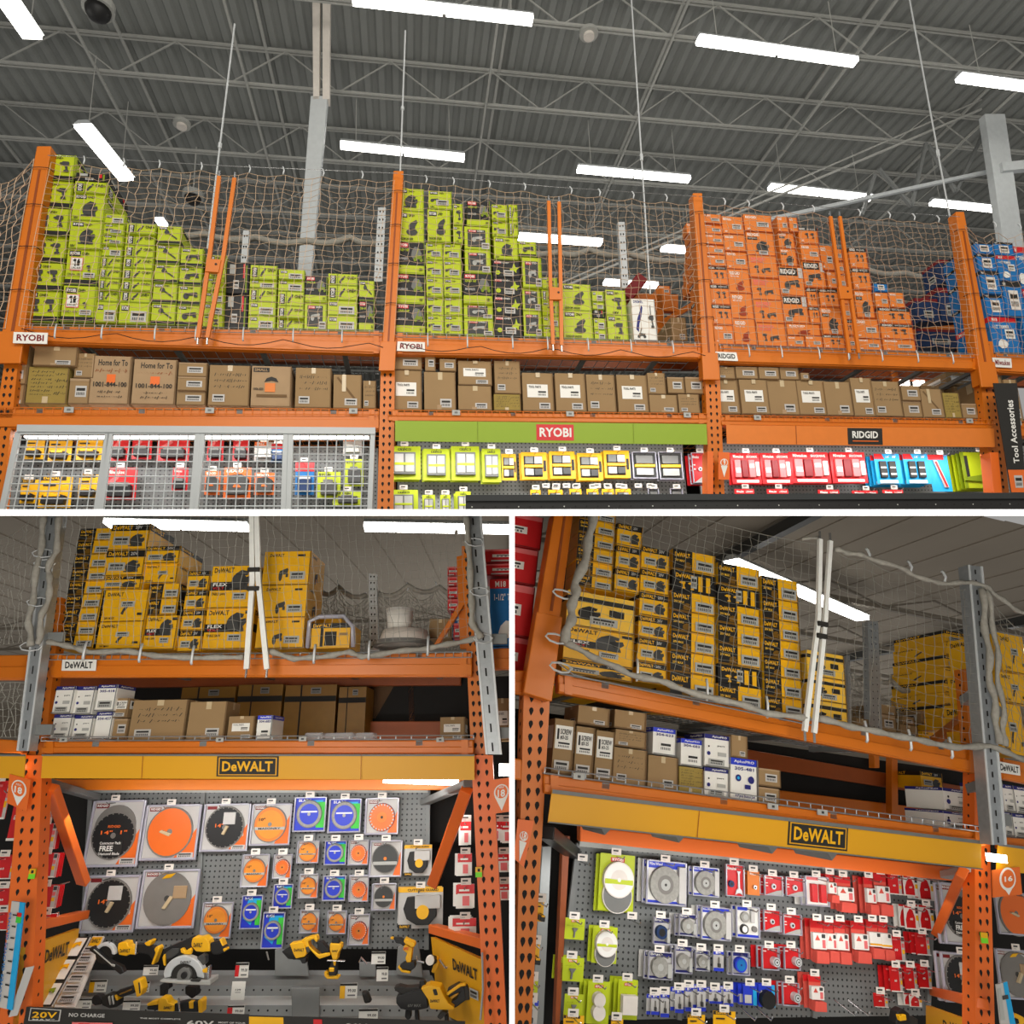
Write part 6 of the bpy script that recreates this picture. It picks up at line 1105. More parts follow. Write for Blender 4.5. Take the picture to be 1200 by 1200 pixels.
# price cards on the steps
PCS=[(107,1148,128,1159,.7,'y'),(167,1131,186,1143,.75,'w'),(104,1148,126,1163,.7,'y'),(160,1150,176,1163,.6,'w'),(88,1170,108,1183,.5,'w'),(143,1172,165,1185,.5,'w'),(275,1128,292,1146,.6,'r'),(270,1150,288,1172,.5,'p'),(266,1178,287,1192,.45,'r'),(435,1115,452,1130,.7,'w'),(441,1133,455,1150,.65,'w'),(398,1152,419,1170,.5,'y'),(420,1182,443,1198,.4,'w')]
for i,(x0,y0,x1,y1,Y_,kd) in enumerate(PCS):
    if i==0: continue
    a=F.un(x0,y1,Y=Y_);b=F.un(x1,y0,Y=Y_); mb=MB(); mb.box(a.x,b.x,Y_,Y_+.003,a.z,b.z,'white')
    e=[t('99.00',.45,.4,.92,.62,'ink'),q(.45,.15,.9,.25,'mid grey'),q(0,.84,1,1,'ink')]
    if kd=='y': e+=[q(0,0,.3,.84,'yellow')]
    if kd=='r': e+=[q(0,.1,.3,.84,'red')]
    if kd=='p': e=[t('129',.3,.5,.7,.6,'ink'),q(.3,.4,.7,.43,'mid grey')]
    face(mb,(a.x,Y_,a.z),(b.x,Y_,a.z),(a.x,Y_,b.z),(b.x,Y_,b.z),e)
    solo('price_card',f'small {dict(y="yellow edged",w="white",r="red edged",p="plain white")[kd]} price card on the tool counter, {ORD[i-1]} counted from the left back','price card',F,mb)
# brackets
for i,qd in enumerate(([(322,1144),(362,1144),(357,1113),(322,1113)],[(464,1142),(496,1146),(490,1105),(466,1110)],[(421,1145),(440,1145),(440,1128),(421,1128)],[(342,1192),(374,1192),(374,1158),(341,1158)])):
    mb=MB(); px_hexa(mb,F,qd,.8 if i<3 else .5,.02,'steel grey'); solo('tool_bracket','grey sheet steel tool bracket, '+('under the reciprocating saw','behind the small drill','beside the jigsaw cards','standing empty in the middle of the counter')[i],'bracket',F,mb,bevel=.004)
# -------- cordless tools, silhouettes read from the picture and given depth and round edges
def z1(*p): return [(90+x/6.316,1085+y/6.316) for x,y in p]
def z2(*p): return [(320+x/4.615,1085+y/4.615) for x,y in p]
def tool(F,Y,label,name,parts,cat='power tool'):
    t_=Thing(name,label,cat,F,F.un(*parts[0][2][0],Y=Y)); last=None
    for nm,m,pts,off,th in parts:
        mb=MB()
        if m.startswith('txt:'):
            _,tx,mm=m.split(':'); (x0,y0),(x1,y1)=pts; A=F.un(x0,y1,Y=Y+off);B=F.un(x1,y0,Y=Y+off); v,f=text_geo(tx)
            mb.raw([(A.x+(B.x-A.x)*u,Y+off,A.z+(B.z-A.z)*w) for u,w in v],f,mm); t_.part(nm,mb,parent=last); continue
        if len(pts)==2 and isinstance(pts[1],(int,float)): c=F.un(*pts[0],Y=Y+off); mb.disc(c,pts[1],th,m,24); last=t_.part(nm,mb,bevel=.003); continue
        V=[F.un(x,y,Y=Y+off) for x,y in pts]; mb.prism(V,(0,th*.75,0),m); last=t_.part(nm,mb,bevel=.005)
    return t_
def ring(cx,cy,r,a0,a1,n=14): return [(cx+r*math.cos(math.radians(a0+(a1-a0)*k/n)),cy-r*math.sin(math.radians(a0+(a1-a0)*k/n))) for k in range(n+1)]
tool(F,.55,'yellow and black cordless cutter with a silver blade guard, left of the counter','cutoff_tool',[
 ('motor_body','yellow',z1((305,130),(335,118),(372,122),(380,150),(430,165),(432,215),(380,212),(370,225),(310,215),(300,170)),-.03,.09),
 ('print','txt:DeWALT:ink',z1((315,170),(395,200)),-.034,0),
 ('neck','ink',z1((270,115),(308,125),(305,215),(280,200),(285,150)),-.02,.07),
 ('blade_guard','bright steel',ring(122.5,1117,12,-10,165)+ring(122.5,1117,8,165,-10),-.05,.05),
 ('blade','black',[(122.5,1117),.055],-.04,.02),
 ('base_arm','black',z1((92,165),(118,150),(230,255),(330,300),(350,345),(320,362),(280,330),(200,270),(150,225),(92,185)),-.07,.05),
 ('arm_trim','light grey',z1((120,178),(126,172),(262,290),(256,296)),-.075,.01),
 ('arm_trim','light grey',z1((255,282),(282,288),(278,306),(252,298)),-.078,.01),
 ('handle','black',z1((430,135),(500,140),(575,165),(600,170),(560,260),(530,215),(480,205),(432,200)),-.03,.07),
 ('lever_band','steel',z1((434,118),(444,118),(436,215),(426,215)),-.06,.02),
 ('battery_top','yellow',z1((495,130),(540,105),(558,112),(540,150),(515,150)),-.04,.08),
 ('battery_side','yellow',z1((585,155),(600,150),(612,170),(565,290),(548,285),(580,200),(570,175)),-.04,.08)])
tool(F,.5,'yellow cordless circular saw with round silver guard, centre left of the counter','circular_saw',[
 ('motor_body','yellow',z1((862,85),(890,92),(940,80),(975,110),(985,160),(985,190),(930,195),(880,190),(845,150),(848,105)),-.02,.10),
 ('print','txt:DeWALT:ink',z1((862,125),(930,160)),-.024,0),
 ('neck','black',z1((640,175),(690,150),(770,120),(840,85),(862,90),(850,130),(860,185),(800,190),(740,230),(690,270),(650,300),(632,240)),-.02,.08),
 ('grip_panel','dark grey',z1((655,200),(700,170),(760,165),(750,200),(700,240),(660,250)),-.035,.02),
 ('grip_trim','yellow',z1((764,170),(785,165),(800,190),(835,165),(848,185),(840,215),(800,212),(768,200)),-.045,.04),
 ('grip_stripe','yellow',z1((632,235),(645,210),(652,215),(650,300),(640,290)),-.045,.03),
 ('blade_guard','bright steel',[(90+646/6.316,1085+390/6.316)]+ring(90+790/6.316,1085+375/6.316,24,172,8,18)+[(90+940/6.316,1085+390/6.316)]+ring(90+790/6.316,1085+378/6.316,15.5,0,180,14),-.07,.07),
 ('print','txt:DeWALT:ink',z1((765,258),(845,280)),-.074,0),
 ('blade_housing','ink',ring(90+790/6.316,1085+372/6.316,16,-10,190,16),-.06,.06),
 ('saw_hub','mid grey',[(90+790/6.316,1085+368/6.316),.04],-.085,.03),
 ('hub_bolt','black',[(90+790/6.316,1085+368/6.316),.018],-.095,.02),
 ('base_plate','light grey',z1((615,400),(690,405),(900,408),(990,400),(985,440),(850,438),(640,420),(612,415)),-.10,.16),
 ('depth_lever','ink',z1((840,398),(905,402),(905,418),(840,414)),-.12,.04),
 ('front_knob','dark grey',z1((885,235),(925,210),(950,225),(950,280),(925,300),(905,270)),-.05,.07),
 ('bevel_clip','yellow',z1((925,325),(975,310),(970,350),(930,348)),-.08,.05),
 ('end_plate','steel',z1((965,300),(982,298),(975,400),(960,400)),-.09,.05),
 ('battery','black',z1((985,130),(1060,110),(1080,150),(1100,165),(1105,190),(1040,215),(1000,210),(990,180)),-.02,.08),
 ('battery_clip','yellow',z1((1050,98),(1068,105),(1086,150),(1074,150)),-.04,.08),
 ('battery_end','yellow',z1((1078,172),(1105,162),(1110,180),(1086,195)),-.04,.06),
 ('support_knob','black',z1((612,440),(640,422),(680,430),(688,465),(655,480),(650,520),(612,520)),-.03,.06),
 ('lower_knob','black',z1((800,450),(890,455),(895,510),(850,540),(800,505)),-.03,.06)])
tool(F,.42,'yellow and black cordless polisher resting low on the left counter step','rotary_tool',[
 ('motor_body','ink',z1((180,530),(230,505),(290,510),(310,560),(300,600),(240,612),(185,590)),-.04,.08),
 ('nose_cap','black',z1((104,545),(125,515),(165,520),(185,540),(180,585),(130,590),(110,575)),-.03,.07),
 ('yellow_trim','yellow',z1((275,515),(300,520),(305,552),(288,556)),-.05,.08),
 ('silver_ribs','light grey',z1((228,525),(238,520),(250,585),(240,590)),-.055,.02),
 ('silver_ribs','light grey',z1((252,520),(262,516),(274,582),(264,588)),-.055,.02),
 ('neck','black',z1((285,490),(400,450),(430,470),(415,505),(330,530),(300,520)),-.04,.07),
 ('neck_stripe','yellow dark',z1((310,505),(400,468),(405,478),(315,515)),-.05,.02),
 ('battery','yellow',z1((412,410),(450,395),(468,400),(485,470),(470,520),(440,530),(430,480)),-.05,.09),
 ('battery_rail','black',z1((452,420),(462,418),(470,500),(460,505)),-.056,.01)])
tool(F,.38,'yellow and black cordless driver lying on its side near the front rail','impact_driver',[
 ('nose','yellow',z1((514,580),(550,560),(600,550),(598,585),(560,590),(520,595)),-.03,.07),
 ('nose_shadow','black',z1((516,598),(598,588),(596,628),(520,622)),-.025,.06),
 ('motor_body','yellow',z1((600,545),(620,533),(660,535),(680,570),(718,585),(718,635),(600,635)),-.04,.09),
 ('print','txt:DeWALT:ink',z1((642,595),(700,618)),-.044,0),
 ('handle','black',z1((718,580),(800,560),(890,565),(895,640),(720,636)),-.03,.07),
 ('handle_ring','yellow',z1((826,562),(860,562),(862,615),(830,615)),-.035,.05),
 ('lever_band','steel',z1((742,540),(752,536),(768,640),(756,640)),-.05,.02),
 ('battery','yellow',z1((893,555),(915,542),(928,560),(922,650),(900,652)),-.04,.09)])
tool(F,.6,'yellow and black reciprocating saw pointing left, upper middle of the counter','reciprocating_saw',[
 ('nose_boot','black',z2((60,130),(95,110),(112,150),(115,178),(180,170),(175,205),(155,205),(145,185),(80,180),(45,140)),-.03,.08),
 ('motor_body','yellow',z2((88,98),(112,94),(150,85),(168,95),(180,150),(170,168),(122,178),(108,150)),-.04,.09),
 ('print','txt:DeWALT:ink',z2((112,122),(168,140)),-.044,0),
 ('handle_loop','yellow',z2((155,75),(190,62),(232,54),(240,75),(235,92),(218,72),(190,85),(195,110),(225,140),(245,155),(305,145),(310,160),(250,180),(232,165),(200,130),(178,120)),-.03,.08),
 ('trigger_area','dark grey',z2((172,118),(192,112),(200,140),(180,150)),-.035,.05),
 ('battery','black',z2((240,90),(262,85),(300,130),(305,145),(262,152),(238,120)),-.02,.07),
 ('blade_bar','disc grey',z2((-42,140),(-32,138),(-20,185),(-28,188)),0,.01)])
tool(F,.6,'slim yellow and black cordless oscillating tool standing upright on the counter','oscillating_tool',[
 ('head','yellow',z2((308,95),(368,98),(370,120),(352,150),(345,185),(322,185),(306,130)),-.03,.08),
 ('head_cap','black',z2((318,70),(355,72),(358,97),(315,95)),-.02,.06),
 ('print','txt:DeWALT:ink',z2((318,130),(350,142)),-.034,0),
 ('body','black',z2((320,185),(345,185),(340,275),(300,275),(302,230)),-.02,.06),
 ('front_panel','yellow',z2((300,228),(330,228),(328,250),(302,250)),-.03,.02),
 ('front_panel','yellow',z2((322,185),(340,188),(336,218),(326,215)),-.03,.02),
 ('foot','yellow',z2((275,250),(290,255),(300,276),(355,275),(352,290),(290,288),(276,272)),-.04,.08),
 ('wire_cradle','steel',z2((290,186),(388,190),(388,195),(290,191)),-.08,.03)])
tool(F,.62,'yellow cordless drill with a black grip in the right hand bracket','cordless_drill',[
 ('motor_body','yellow',z2((712,68),(765,92),(768,112),(750,120),(735,108),(715,100),(705,85)),-.04,.08),
 ('chuck','black',z2((648,65),(690,66),(712,82),(722,105),(700,110),(690,98),(665,95)),-.02,.05),
 ('tip','yellow',z2((632,62),(650,60),(655,75),(638,76)),-.02,.03),
 ('grip','yellow',z2((712,102),(755,120),(745,200),(722,200),(715,175),(725,150),(700,130)),-.03,.07),
 ('print','txt:DeWALT:red',z2((705,115),(735,132)),-.034,0),
 ('battery','black',z2((675,225),(700,205),(765,195),(770,225),(745,245),(700,235)),-.04,.08),
 ('battery_stripe','yellow',z2((672,225),(682,218),(700,240),(745,248),(740,260),(695,252)),-.045,.06)])
tool(F,.6,'yellow and black cordless work light with a white lens near the right panel','work_light',[
 ('head','black',z2((828,180),(850,165),(880,175),(885,200),(860,215),(835,210)),-.05,.07),
 ('lens','white',[(320+848/4.615,1085+188/4.615),.026],-.06,.02),('body','yellow',z2((868,168),(890,175),(898,205),(885,235),(868,258),(855,250),(866,215),(884,198)),-.02,.07)])
tool(F,.3,'large black and yellow cordless rotary hammer at the lower right of the counter','rotary_hammer',[
 ('gear_housing','black',z2((665,385),(700,370),(760,350),(800,345),(830,375),(840,445),(790,455),(740,460),(690,450),(665,420)),-.06,.12),
 ('print','txt:60V MAX:mid grey',z2((728,422),(800,440)),-.064,0),
 ('front_grip','ink',z2((652,335),(680,325),(720,335),(790,330),(800,345),(750,380),(690,370),(662,352)),-.05,.08),
 ('side_knob','black',z2((790,300),(815,296),(830,325),(810,345),(792,330)),-.03,.06),
 ('motor_body','yellow',z2((798,340),(845,322),(905,335),(925,380),(950,420),(980,440),(975,455),(900,455),(850,450),(838,400)),-.08,.13),
 ('print','txt:DeWALT:ink',z2((850,398),(900,415)),-.084,0),
 ('cooling_slots','ink',z2((862,345),(882,342),(892,375),(872,378)),-.085,.01),
 ('trim_strip','yellow',z2((935,370),(1010,318),(1042,315),(1045,325),(1015,330),(945,378)),-.07,.05),
 ('rear_handle','black',z2((940,350),(1000,318),(1050,335),(1070,400),(1040,405),(985,445),(940,430),(990,395),(1010,360),(980,372),(950,390)),-.04,.09),
 ('battery','ink',z2((1030,320),(1052,325),(1070,360),(1068,400),(1040,405)),-.06,.11),
 ('exhaust_foot','dark grey',z2((885,495),(915,460),(945,470),(905,510)),-.05,.05),
 ('support_leg','black',z2((715,455),(745,455),(745,500),(728,515),(712,495)),-.03,.06),
 ('support_leg','black',z2((765,455),(785,455),(790,531),(768,531)),-.03,.05),
 ('support_leg','black',z2((925,480),(945,480),(950,531),(930,531)),-.03,.05)])
mb=MB(); V=[F.un(x,y,Y=.45) for x,y in ((423,1163),(430,1163),(435,1175),(427,1177))]; mb.prism(V,(0,.05,0),'ink'); solo('tool_holder_clip','small black clip lying on the middle counter step','clip',F,mb,bevel=.01)
for i,pts in enumerate((((421,1128),(423,1122),(430,1130)),((497,1128),(489,1126),(488,1120)),((515,1124),(522,1134),(530,1133)),((565,1116),(566,1160),(563,1195)))):
    mb=MB(); mb.tube([F.un(x,y,Y=.55 if i<3 else -.05) for x,y in pts],.006,'steel',5); solo('wire_prong','bent steel wire prong '+('on the jigsaw bracket','left of the work light','right of the work light','hanging along the right upright')[i],'wire',F,mb)
# ================================================================ lower right room
F=R
Zc3=2.3
mb=MB()
for i in range(110):
    x=-16+i*.5; z2=Zc3+.01
    mb.poly([(x,1.3,Zc3),(x+.25,1.3,Zc3),(x+.25,34,Zc3),(x,34,Zc3)],'ceiling brown'); mb.poly([(x+.25,1.3,z2),(x+.5,1.3,z2),(x+.5,34,z2),(x+.25,34,z2)],'ceiling brown'); mb.poly([(x+.25,1.3,Zc3),(x+.25,1.3,z2),(x+.25,34,z2),(x+.25,34,Zc3)],'ceiling brown'); mb.poly([(x+.5,1.3,Zc3),(x+.5,1.3,z2),(x+.5,34,z2),(x+.5,34,Zc3)],'ceiling brown')
solo('ceiling','','',F,mb,kind='structure')
mb=MB(); mb.box(-16,39,26,26.1,-3,Zc3,'ceiling brown'); solo('wall_far','','',F,mb,kind='structure')
for k,y in enumerate((3.6,5.4,7.2,9.4,12,15,19)):
    t_=Thing('roof_joist','brown grey joist across the ceiling at lower right','joist',F,(6,y,Zc3-.3),'lower right roof joists'); mb=MB(); mb.box(-5,26,y,y+.06,Zc3-.26,Zc3-.2,'joist brown'); t_.part('bottom_chord',mb)
    mb=MB()
    for i in range(38): mb.bar((-5+.8*i,y,Zc3-.23 if i%2 else Zc3-.02),(-4.2+.8*i,y,Zc3-.02 if i%2 else Zc3-.23),.022,.022,'joist brown')
    t_.part('web',mb)
for k,(x0,x1) in enumerate(((3.0,3.6),(7.4,8.2),(12,13))):
    mb=MB(); mb.bar((x0,1.4,Zc3-.1),(x1,25,Zc3-.1),.09,.12,'dark grey'); solo('roof_beam',f'dark roof beam running away above the right hand net, {ORD[k]} from the left','beam',F,mb)
fixture(F,(856,661),(1011,727),1.95,'glaring strip light behind the black and yellow boxes, lower right',w=.17,group=None,two=True)
fixture(F,(1107,765),(1124,757),1.95,'short glaring light above the far yellow stack, lower right',w=.25,group=None,two=False)
fixture(F,(1196,765),(1230,772),1.95,'glaring light at the right edge, lower right',w=.2,group=None,two=False)
NR='of the lower right'
# posts
post(F,'orange front upright with holes at the left '+NR,603,622,1210,614,645,810,Y=.02,D=.09,m='orange',hs=.06)
t_=Thing('extension_sleeve','heavy orange post sleeve rising past the red boxes at the left edge','rack post',F,F.un(630,820,Y=-.05))
mb=MB(); bl,br,tr,tl=px_hexa(mb,F,[(615,812),(644,822),(672,600),(650,600)],-.05,.11,'orange'); t_.part('sleeve',mb,bevel=.008)
mb=MB(); dv=Vector((0,-.01,0)); mb.hexa(bl.lerp(tl,0)-Vector((.01,0,0))+dv,br+Vector((.01,0,0))+dv,br.lerp(tr,.42)+Vector((.01,0,0))+dv,bl.lerp(tl,.42)-Vector((.01,0,0))+dv,(0,.01,0),'orange'); t_.part('collar',mb,bevel=.006)
mb=MB(); mb.hexa(bl.lerp(br,.5).lerp(tl.lerp(tr,.5),.44)+dv*.6,bl.lerp(br,.62).lerp(tl.lerp(tr,.62),.44)+dv*.6,tl.lerp(tr,.62)+dv*.6,tl.lerp(tr,.5)+dv*.6,(0,.005,0),'dark orange'); t_.part('groove',mb)
post(F,'orange front upright with holes at the right '+NR,1143,1166,1210,1142,1158,900,Y=.06,D=.08,m='sign orange')
post(F,'orange frame column rising to the yellow boxes at the right '+NR,1140,1156,900,1129,1145,784,Y=.1,D=.07,m='orange',name='rack_upright')
galv(F,[(1162,990),(1179,990),(1151,664),(1134,662)],-.16,'galvanised perforated post at the right '+NR,slots=24)
post(F,'galvanised rear post behind the net '+NR,1020,1034,856,1017,1029,728,Y=.9,D=.06,m='galvanised',name='rear_post',hp=.05,hs=.02)
post(F,'slim grey rear post beside the pale yellow boxes',995,998,852,993,996,768,Y=.75,D=.04,m='galvanised',name='rear_post',hp=.08,hs=.01)
# beams
t_,PA=beam(F,'orange upper shelf beam '+NR,654,790,812,1146,880,907,Y=0)
t_,PBm=beam(F,'orange lower shelf beam '+NR,637,907,930,1153,976,992,Y=0)
beam(F,'orange upper beam right of the galvanised post '+NR,1172,888,912,1260,905,930,Y=.05)
beam(F,'orange lower beam right of the galvanised post '+NR,1176,981,996,1260,988,1004,Y=.05,lip=False)
beam(F,'orange upper beam left of the sleeve '+NR,560,782,812,620,786,814,Y=.02)
beam(F,'orange lower beam left of the sleeve '+NR,560,880,905,612,890,915,Y=.02,lip=False)
wire_deck(F,'wire mesh deck under the yellow boxes '+NR,PA[3],PA[2],1.15,lip=.0,pitch=.055,rows=12,chan=5)
wire_deck(F,'wire mesh deck with pronged front lip on the lower shelf '+NR,PBm[3],PBm[2],1.1,lip=-.03,pitch=.07)
mb=MB(); P=F.un(900,900,Y=1.2); px_hexa(mb,F,[(700,942),(1150,980),(1150,955),(700,900)],1.2,.05,'orange'); solo('rear_beam','orange rear beam of the lower shelf '+NR,'shelf beam',F,mb,bevel=.006)
mb=MB(); px_hexa(mb,F,[(700,870),(1150,940),(1150,925),(700,848)],1.18,.05,'dark orange'); solo('rear_beam','dark orange rear beam under the upper deck '+NR,'shelf beam',F,mb,bevel=.006)  # shade under the deck mixed into the rack orange
for qd,lb_ in (([(1045,965),(1053,965),(1052,880),(1045,880)],'orange rear upright left one under the deck'),([(1025,900),(1031,900),(1030,860),(1024,860)],'orange rear upright far one under the deck')):
    mb=MB(); px_hexa(mb,F,qd,1.1,.06,'orange'); solo('rear_upright',lb_+' '+NR,'rack post',F,mb,bevel=.004)
mb=MB(); mb.box(-1.2,5,1.3,1.34,-1.4,-.03,'shade'); solo('wall_back','','',F,mb,kind='structure')  # near-black sheet standing for the shade at the back of the shelf
for x,y,lb_ in ((678,910,'left'),(905,945,'centre'),(963,952,'right')):
    p=F.un(x,y,Y=-.02); mb=MB(); mb.box(p.x-.03,p.x+.03,p.y-.008,p.y,p.z-.014,p.z+.014,'light grey'); mb.poly([(p.x-.008,p.y-.009,p.z-.006),(p.x+.008,p.y-.009,p.z-.006),(p.x+.008,p.y-.009,p.z+.006),(p.x-.008,p.y-.009,p.z+.006)],'dark grey'); solo('shelf_clip','grey clip on the pronged shelf lip, '+lb_+' one '+NR,'clip',F,mb)
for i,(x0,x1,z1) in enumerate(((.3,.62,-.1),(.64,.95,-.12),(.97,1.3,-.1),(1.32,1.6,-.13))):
    mb=MB(); mb.box(x0,x1,.9,1.2,-.46,z1,'yellow dark'); face(mb,(x0,.9,-.46),(x1,.9,-.46),(x0,.9,z1),(x1,.9,z1),[q(0,.7,1,.8,'shade'),q(.3,0,.33,1,'shade')]); solo('tool_box',f'shaded yellow-brown box at the back of the lower shelf, {ORD[i]} from left, lower right','box',F,mb,group='shaded back boxes, lower right')  # body colour is yellow darkened to paint in the shade
# header
sign(F,[(642,964),(1150,1019),(1150,985),(647,925)],-.06,'yellow panel',[q(.515,.12,.658,.92,'ink'),q(.519,.17,.654,.87,'yellow panel'),q(.522,.21,.651,.83,'ink'),t('DeWALT',.528,.3,.645,.74,'yellow'),q(.31,0,.3112,1,'box orange dark'),q(0,.88,1,1,'mid grey'),q(0,0,1,.04,'mid grey')],'long sloping mustard header panel with a framed logo above the accessories',name='header_sign')
sign(F,[(1168,1020),(1260,1030),(1260,1000),(1170,988)],-.02,'yellow panel',[q(0,.9,1,1,'mid grey')],'mustard header panel right of the right upright, lower right',name='header_sign')
sign(F,[(1170,905),(1196,909),(1195,897),(1170,892)],.0,'white',[t('DeWALT',.08,.2,.92,.82,'ink')],'small white sign with black lettering at the right edge, lower right')
for quad,n_,lb_,Y_ in (([(1164,1052),(1198,1048),(1195,1016),(1163,1020)],'16','orange aisle tag with white number pin 16 at the right post',-.05),([(602,1006),(614,1016),(626,962),(607,960)],'18','orange aisle tag on the left post seen at an angle',-.02)):
    sign(F,quad,Y_,'sign orange',[('c',.52,.62,.29,'white'),('p',[(.25,.5),(.79,.5),(.52,.03)],'white'),('c',.52,.63,.23,'sign orange'),t(n_,.38,.53,.67,.73,'white')],lb_,name='aisle_marker')
p=F.un(1153,1099,Y=.03); mb=MB(); mb.box(p.x-.022,p.x+.022,p.y-.004,p.y,p.z-.025,p.z+.025,'green tag'); mb.box(p.x-.022,p.x+.022,p.y-.005,p.y-.003,p.z,p.z+.025,'yellow'); solo('post_tag','small yellow and green tag on the right orange upright, lower right','tag',F,mb)
# nets
net(F,'grey green safety net in front of the black and yellow boxes',(692,560),(958,638),(664,752),(950,834),-.13,26,20,m='cord grey',hr=.6,r=.0016,sag=.01,seed=31,bot_hooks=[.27,.55,.8],hook_r=.007,noise=.008)
net(F,'grey green safety net right of the white gate poles',(974,642),(1136,690),(962,838),(1148,874),-.13,17,16,m='cord grey',hr=.6,r=.0016,sag=.03,hooks=[.25,.55,.8],seed=32,bot_hooks=[.25,.52,.78],hook_r=.008,noise=.008)
net(F,'grey safety net right of the galvanised post, lower right',(1152,688),(1230,735),(1180,876),(1230,892),-.13,10,16,m='cord grey',hr=.6,r=.0016,sag=.03,seed=33)
net(F,'fine back net behind the upper shelf, lower right',(998,790),(1110,815),(998,850),(1110,872),1.1,34,12,m='cord grey',r=.002,sag=.03,seed=34)
far_rope(F,[(997,790),(1020,785),(1045,798),(1070,806),(1095,812),(1108,818)],1.08,'rolled upper edge of the back net, lower right',r=.02)
bundle(F,[(694,600),(690,640),(676,682),(672,705),(668,730),(660,752)],-.2,'thick grey rolled net edge beside the orange sleeve',r=.024,wob=.02)
bundle(F,[(660,752),(700,772),(738,790),(780,800),(820,815),(860,823),(900,836),(948,842)],-.17,'rolled lower net edge along the left of the upper beam, lower right',r=.016)
bundle(F,[(960,842),(1000,852),(1040,860),(1080,868),(1120,876),(1160,874),(1200,890)],-.17,'rolled lower net edge along the right of the upper beam, lower right',r=.017)
bundle(F,[(940,632),(962,630)],-.17,'loose net end at the top of the gate poles',r=.008)
bundle(F,[(978,644),(995,648),(1015,652),(1060,668),(1085,680),(1110,684),(1140,682),(1160,690),(1185,712),(1205,720)],-.17,'rolled upper net edge climbing to the galvanised post',r=.014)
bundle(F,[(1150,690),(1156,740),(1160,790),(1166,830),(1172,872)],-.2,'grey rolled net hanging down along the galvanised post, left strand',r=.018)
bundle(F,[(1156,692),(1166,740),(1170,790),(1176,840),(1178,874)],-.22,'grey rolled net hanging down along the galvanised post, right strand',r=.014)
for i,(x,y) in enumerate(((660,696),(652,748),(657,782))):
    p=F.un(x,y,Y=-.2); mb=MB(); mb.tube([p+Vector((.06*math.cos(k*.8),.02*math.sin(k),.025*math.sin(k*.8))) for k in range(9)],.005,'bright steel',4); solo('wire_tie',f'steel hook tying the rolled net to the orange sleeve, {ORD[i]} from the top','wire tie',F,mb)
A=F.un(690,795,Y=-.08);B=F.un(952,850,Y=-.08); mb=MB(); mb.tube([F.un(655,778,Y=-.08),F.un(672,790,Y=-.08),A,B],.004,'steel',4); solo('support_cable','thin steel cable along the upper beam, lower right','cable',F,mb)
gate(F,[(961,632),(959,724),(943,857)],[(973,634),(967,724),(954,859)],None,-.18,'pair of white gate poles on the net at lower right',m='pole white',w=.024)
mb=MB()
for x,y in ((963,728),(962,742)):
    mb=MB(); p=F.un(x,y,Y=-.19); mb.box(p.x-.03,p.x+.03,p.y-.015,p.y+.015,p.z-.03,p.z-.005,'ink')
    solo('pole_strap',f'black strap binding the two white gate poles, {"upper" if y<735 else "lower"} one, lower right','strap',F,mb)
# orange brace with yellow boxes right
for a,b,Y1,Y2,lb_ in (((1090,872),(1132,840),1.0,.2,'orange side rail sloping up to the frame column at the right of the upper shelf'),):
    A=F.un(*a,Y=Y1);B=F.un(*b,Y=Y2); mb=MB(); mb.bar(A,B,.05,.05,'orange'); solo('rack_strut',lb_,'brace',F,mb)
mb=MB(); mb.bar(F.un(1130,822,Y=.1),F.un(1152,806,Y=-.12),.05,.05,'galvanised'); solo('mount_bracket','galvanised bracket joining frame column and post, upper right','bracket',F,mb)
mb=MB(); mb.bar(F.un(1138,925,Y=.1),F.un(1168,915,Y=-.12),.06,.05,'steel grey'); solo('mount_bracket','grey steel bracket joining frame column and post, lower right','bracket',F,mb)
# boxes on the upper shelf
G='yellow and black tool boxes on the upper shelf at lower right'
S=lambda *a: stack(F,*a)
A0=F.un(658,783,Y=.05); B0=F.un(741,797,Y=.05)
def R_stack(x0,x1,ys,styles,desc,Y=.05,D=.3): stack(F,x0,x1,ys,styles,Y,D,desc,G)
R_stack(657,741,[794,778,738,697],'dh df dp'.split(),'in the wide stack beside the sleeve')
R_stack(672,717,[690,675,659,643,627,611,597],'dt dt dt dt dt dt'.split(),'in the thin boxes above the wide stack',Y=.06)
R_stack(719,750,[694,668,641,615],'dh dh dh'.split(),'in the black headed trio above the wide stack',Y=.06)
R_stack(745,781,[801,777,749,723,696,669,642],['dh']*6,'in the second full stack')
R_stack(784,838,[820,790,766,742,719,695,671,647],'dt dt dt dt dt dk dt'.split(),'in the third full stack')
R_stack(841,893,[830,804,781,757,733,710,688,663],'dt dk dt dt dt dk dt'.split(),'in the fourth full stack')
R_stack(896,941,[840,818,795,773,751,728,704,678],['dt']*7,'in the fifth full stack')
R_stack(949,994,[855,823,795,765],'dp dp dp'.split(),'in the pale stack behind the gate poles',Y=.12)
for i in range(8):
    yb=858-i*14.5; carton(F,1106+i*.3,1150,yb,yb-14,'dh' if i%2 else 'dn',.75,.5,f'far yellow box behind the frame column, {ORD[i]} from below',group='far yellow stack')
for i,(yb,yt) in enumerate(((886,826),(825,790),(789,745))): carton(F,1176,1205,yb,yt,'dn',.12,.4,f'yellow box at the right edge behind the net, {ORD[i]} from below',group='yellow boxes at the right edge')
for i,(x0,x1,yb,yt) in enumerate(((1004,1018,852,842),(1031,1051,858,838),(1032,1050,838,826),(1056,1076,864,850),(1058,1072,850,840),(1082,1100,872,858),(1080,1100,850,834))):
    carton(F,x0,x1,yb,yt,('cb','cy','cb','cb','cy','dn','cy')[i],.9,.3,f'small carton far behind the net, {ORD[i]} from the left',group='small far cartons')
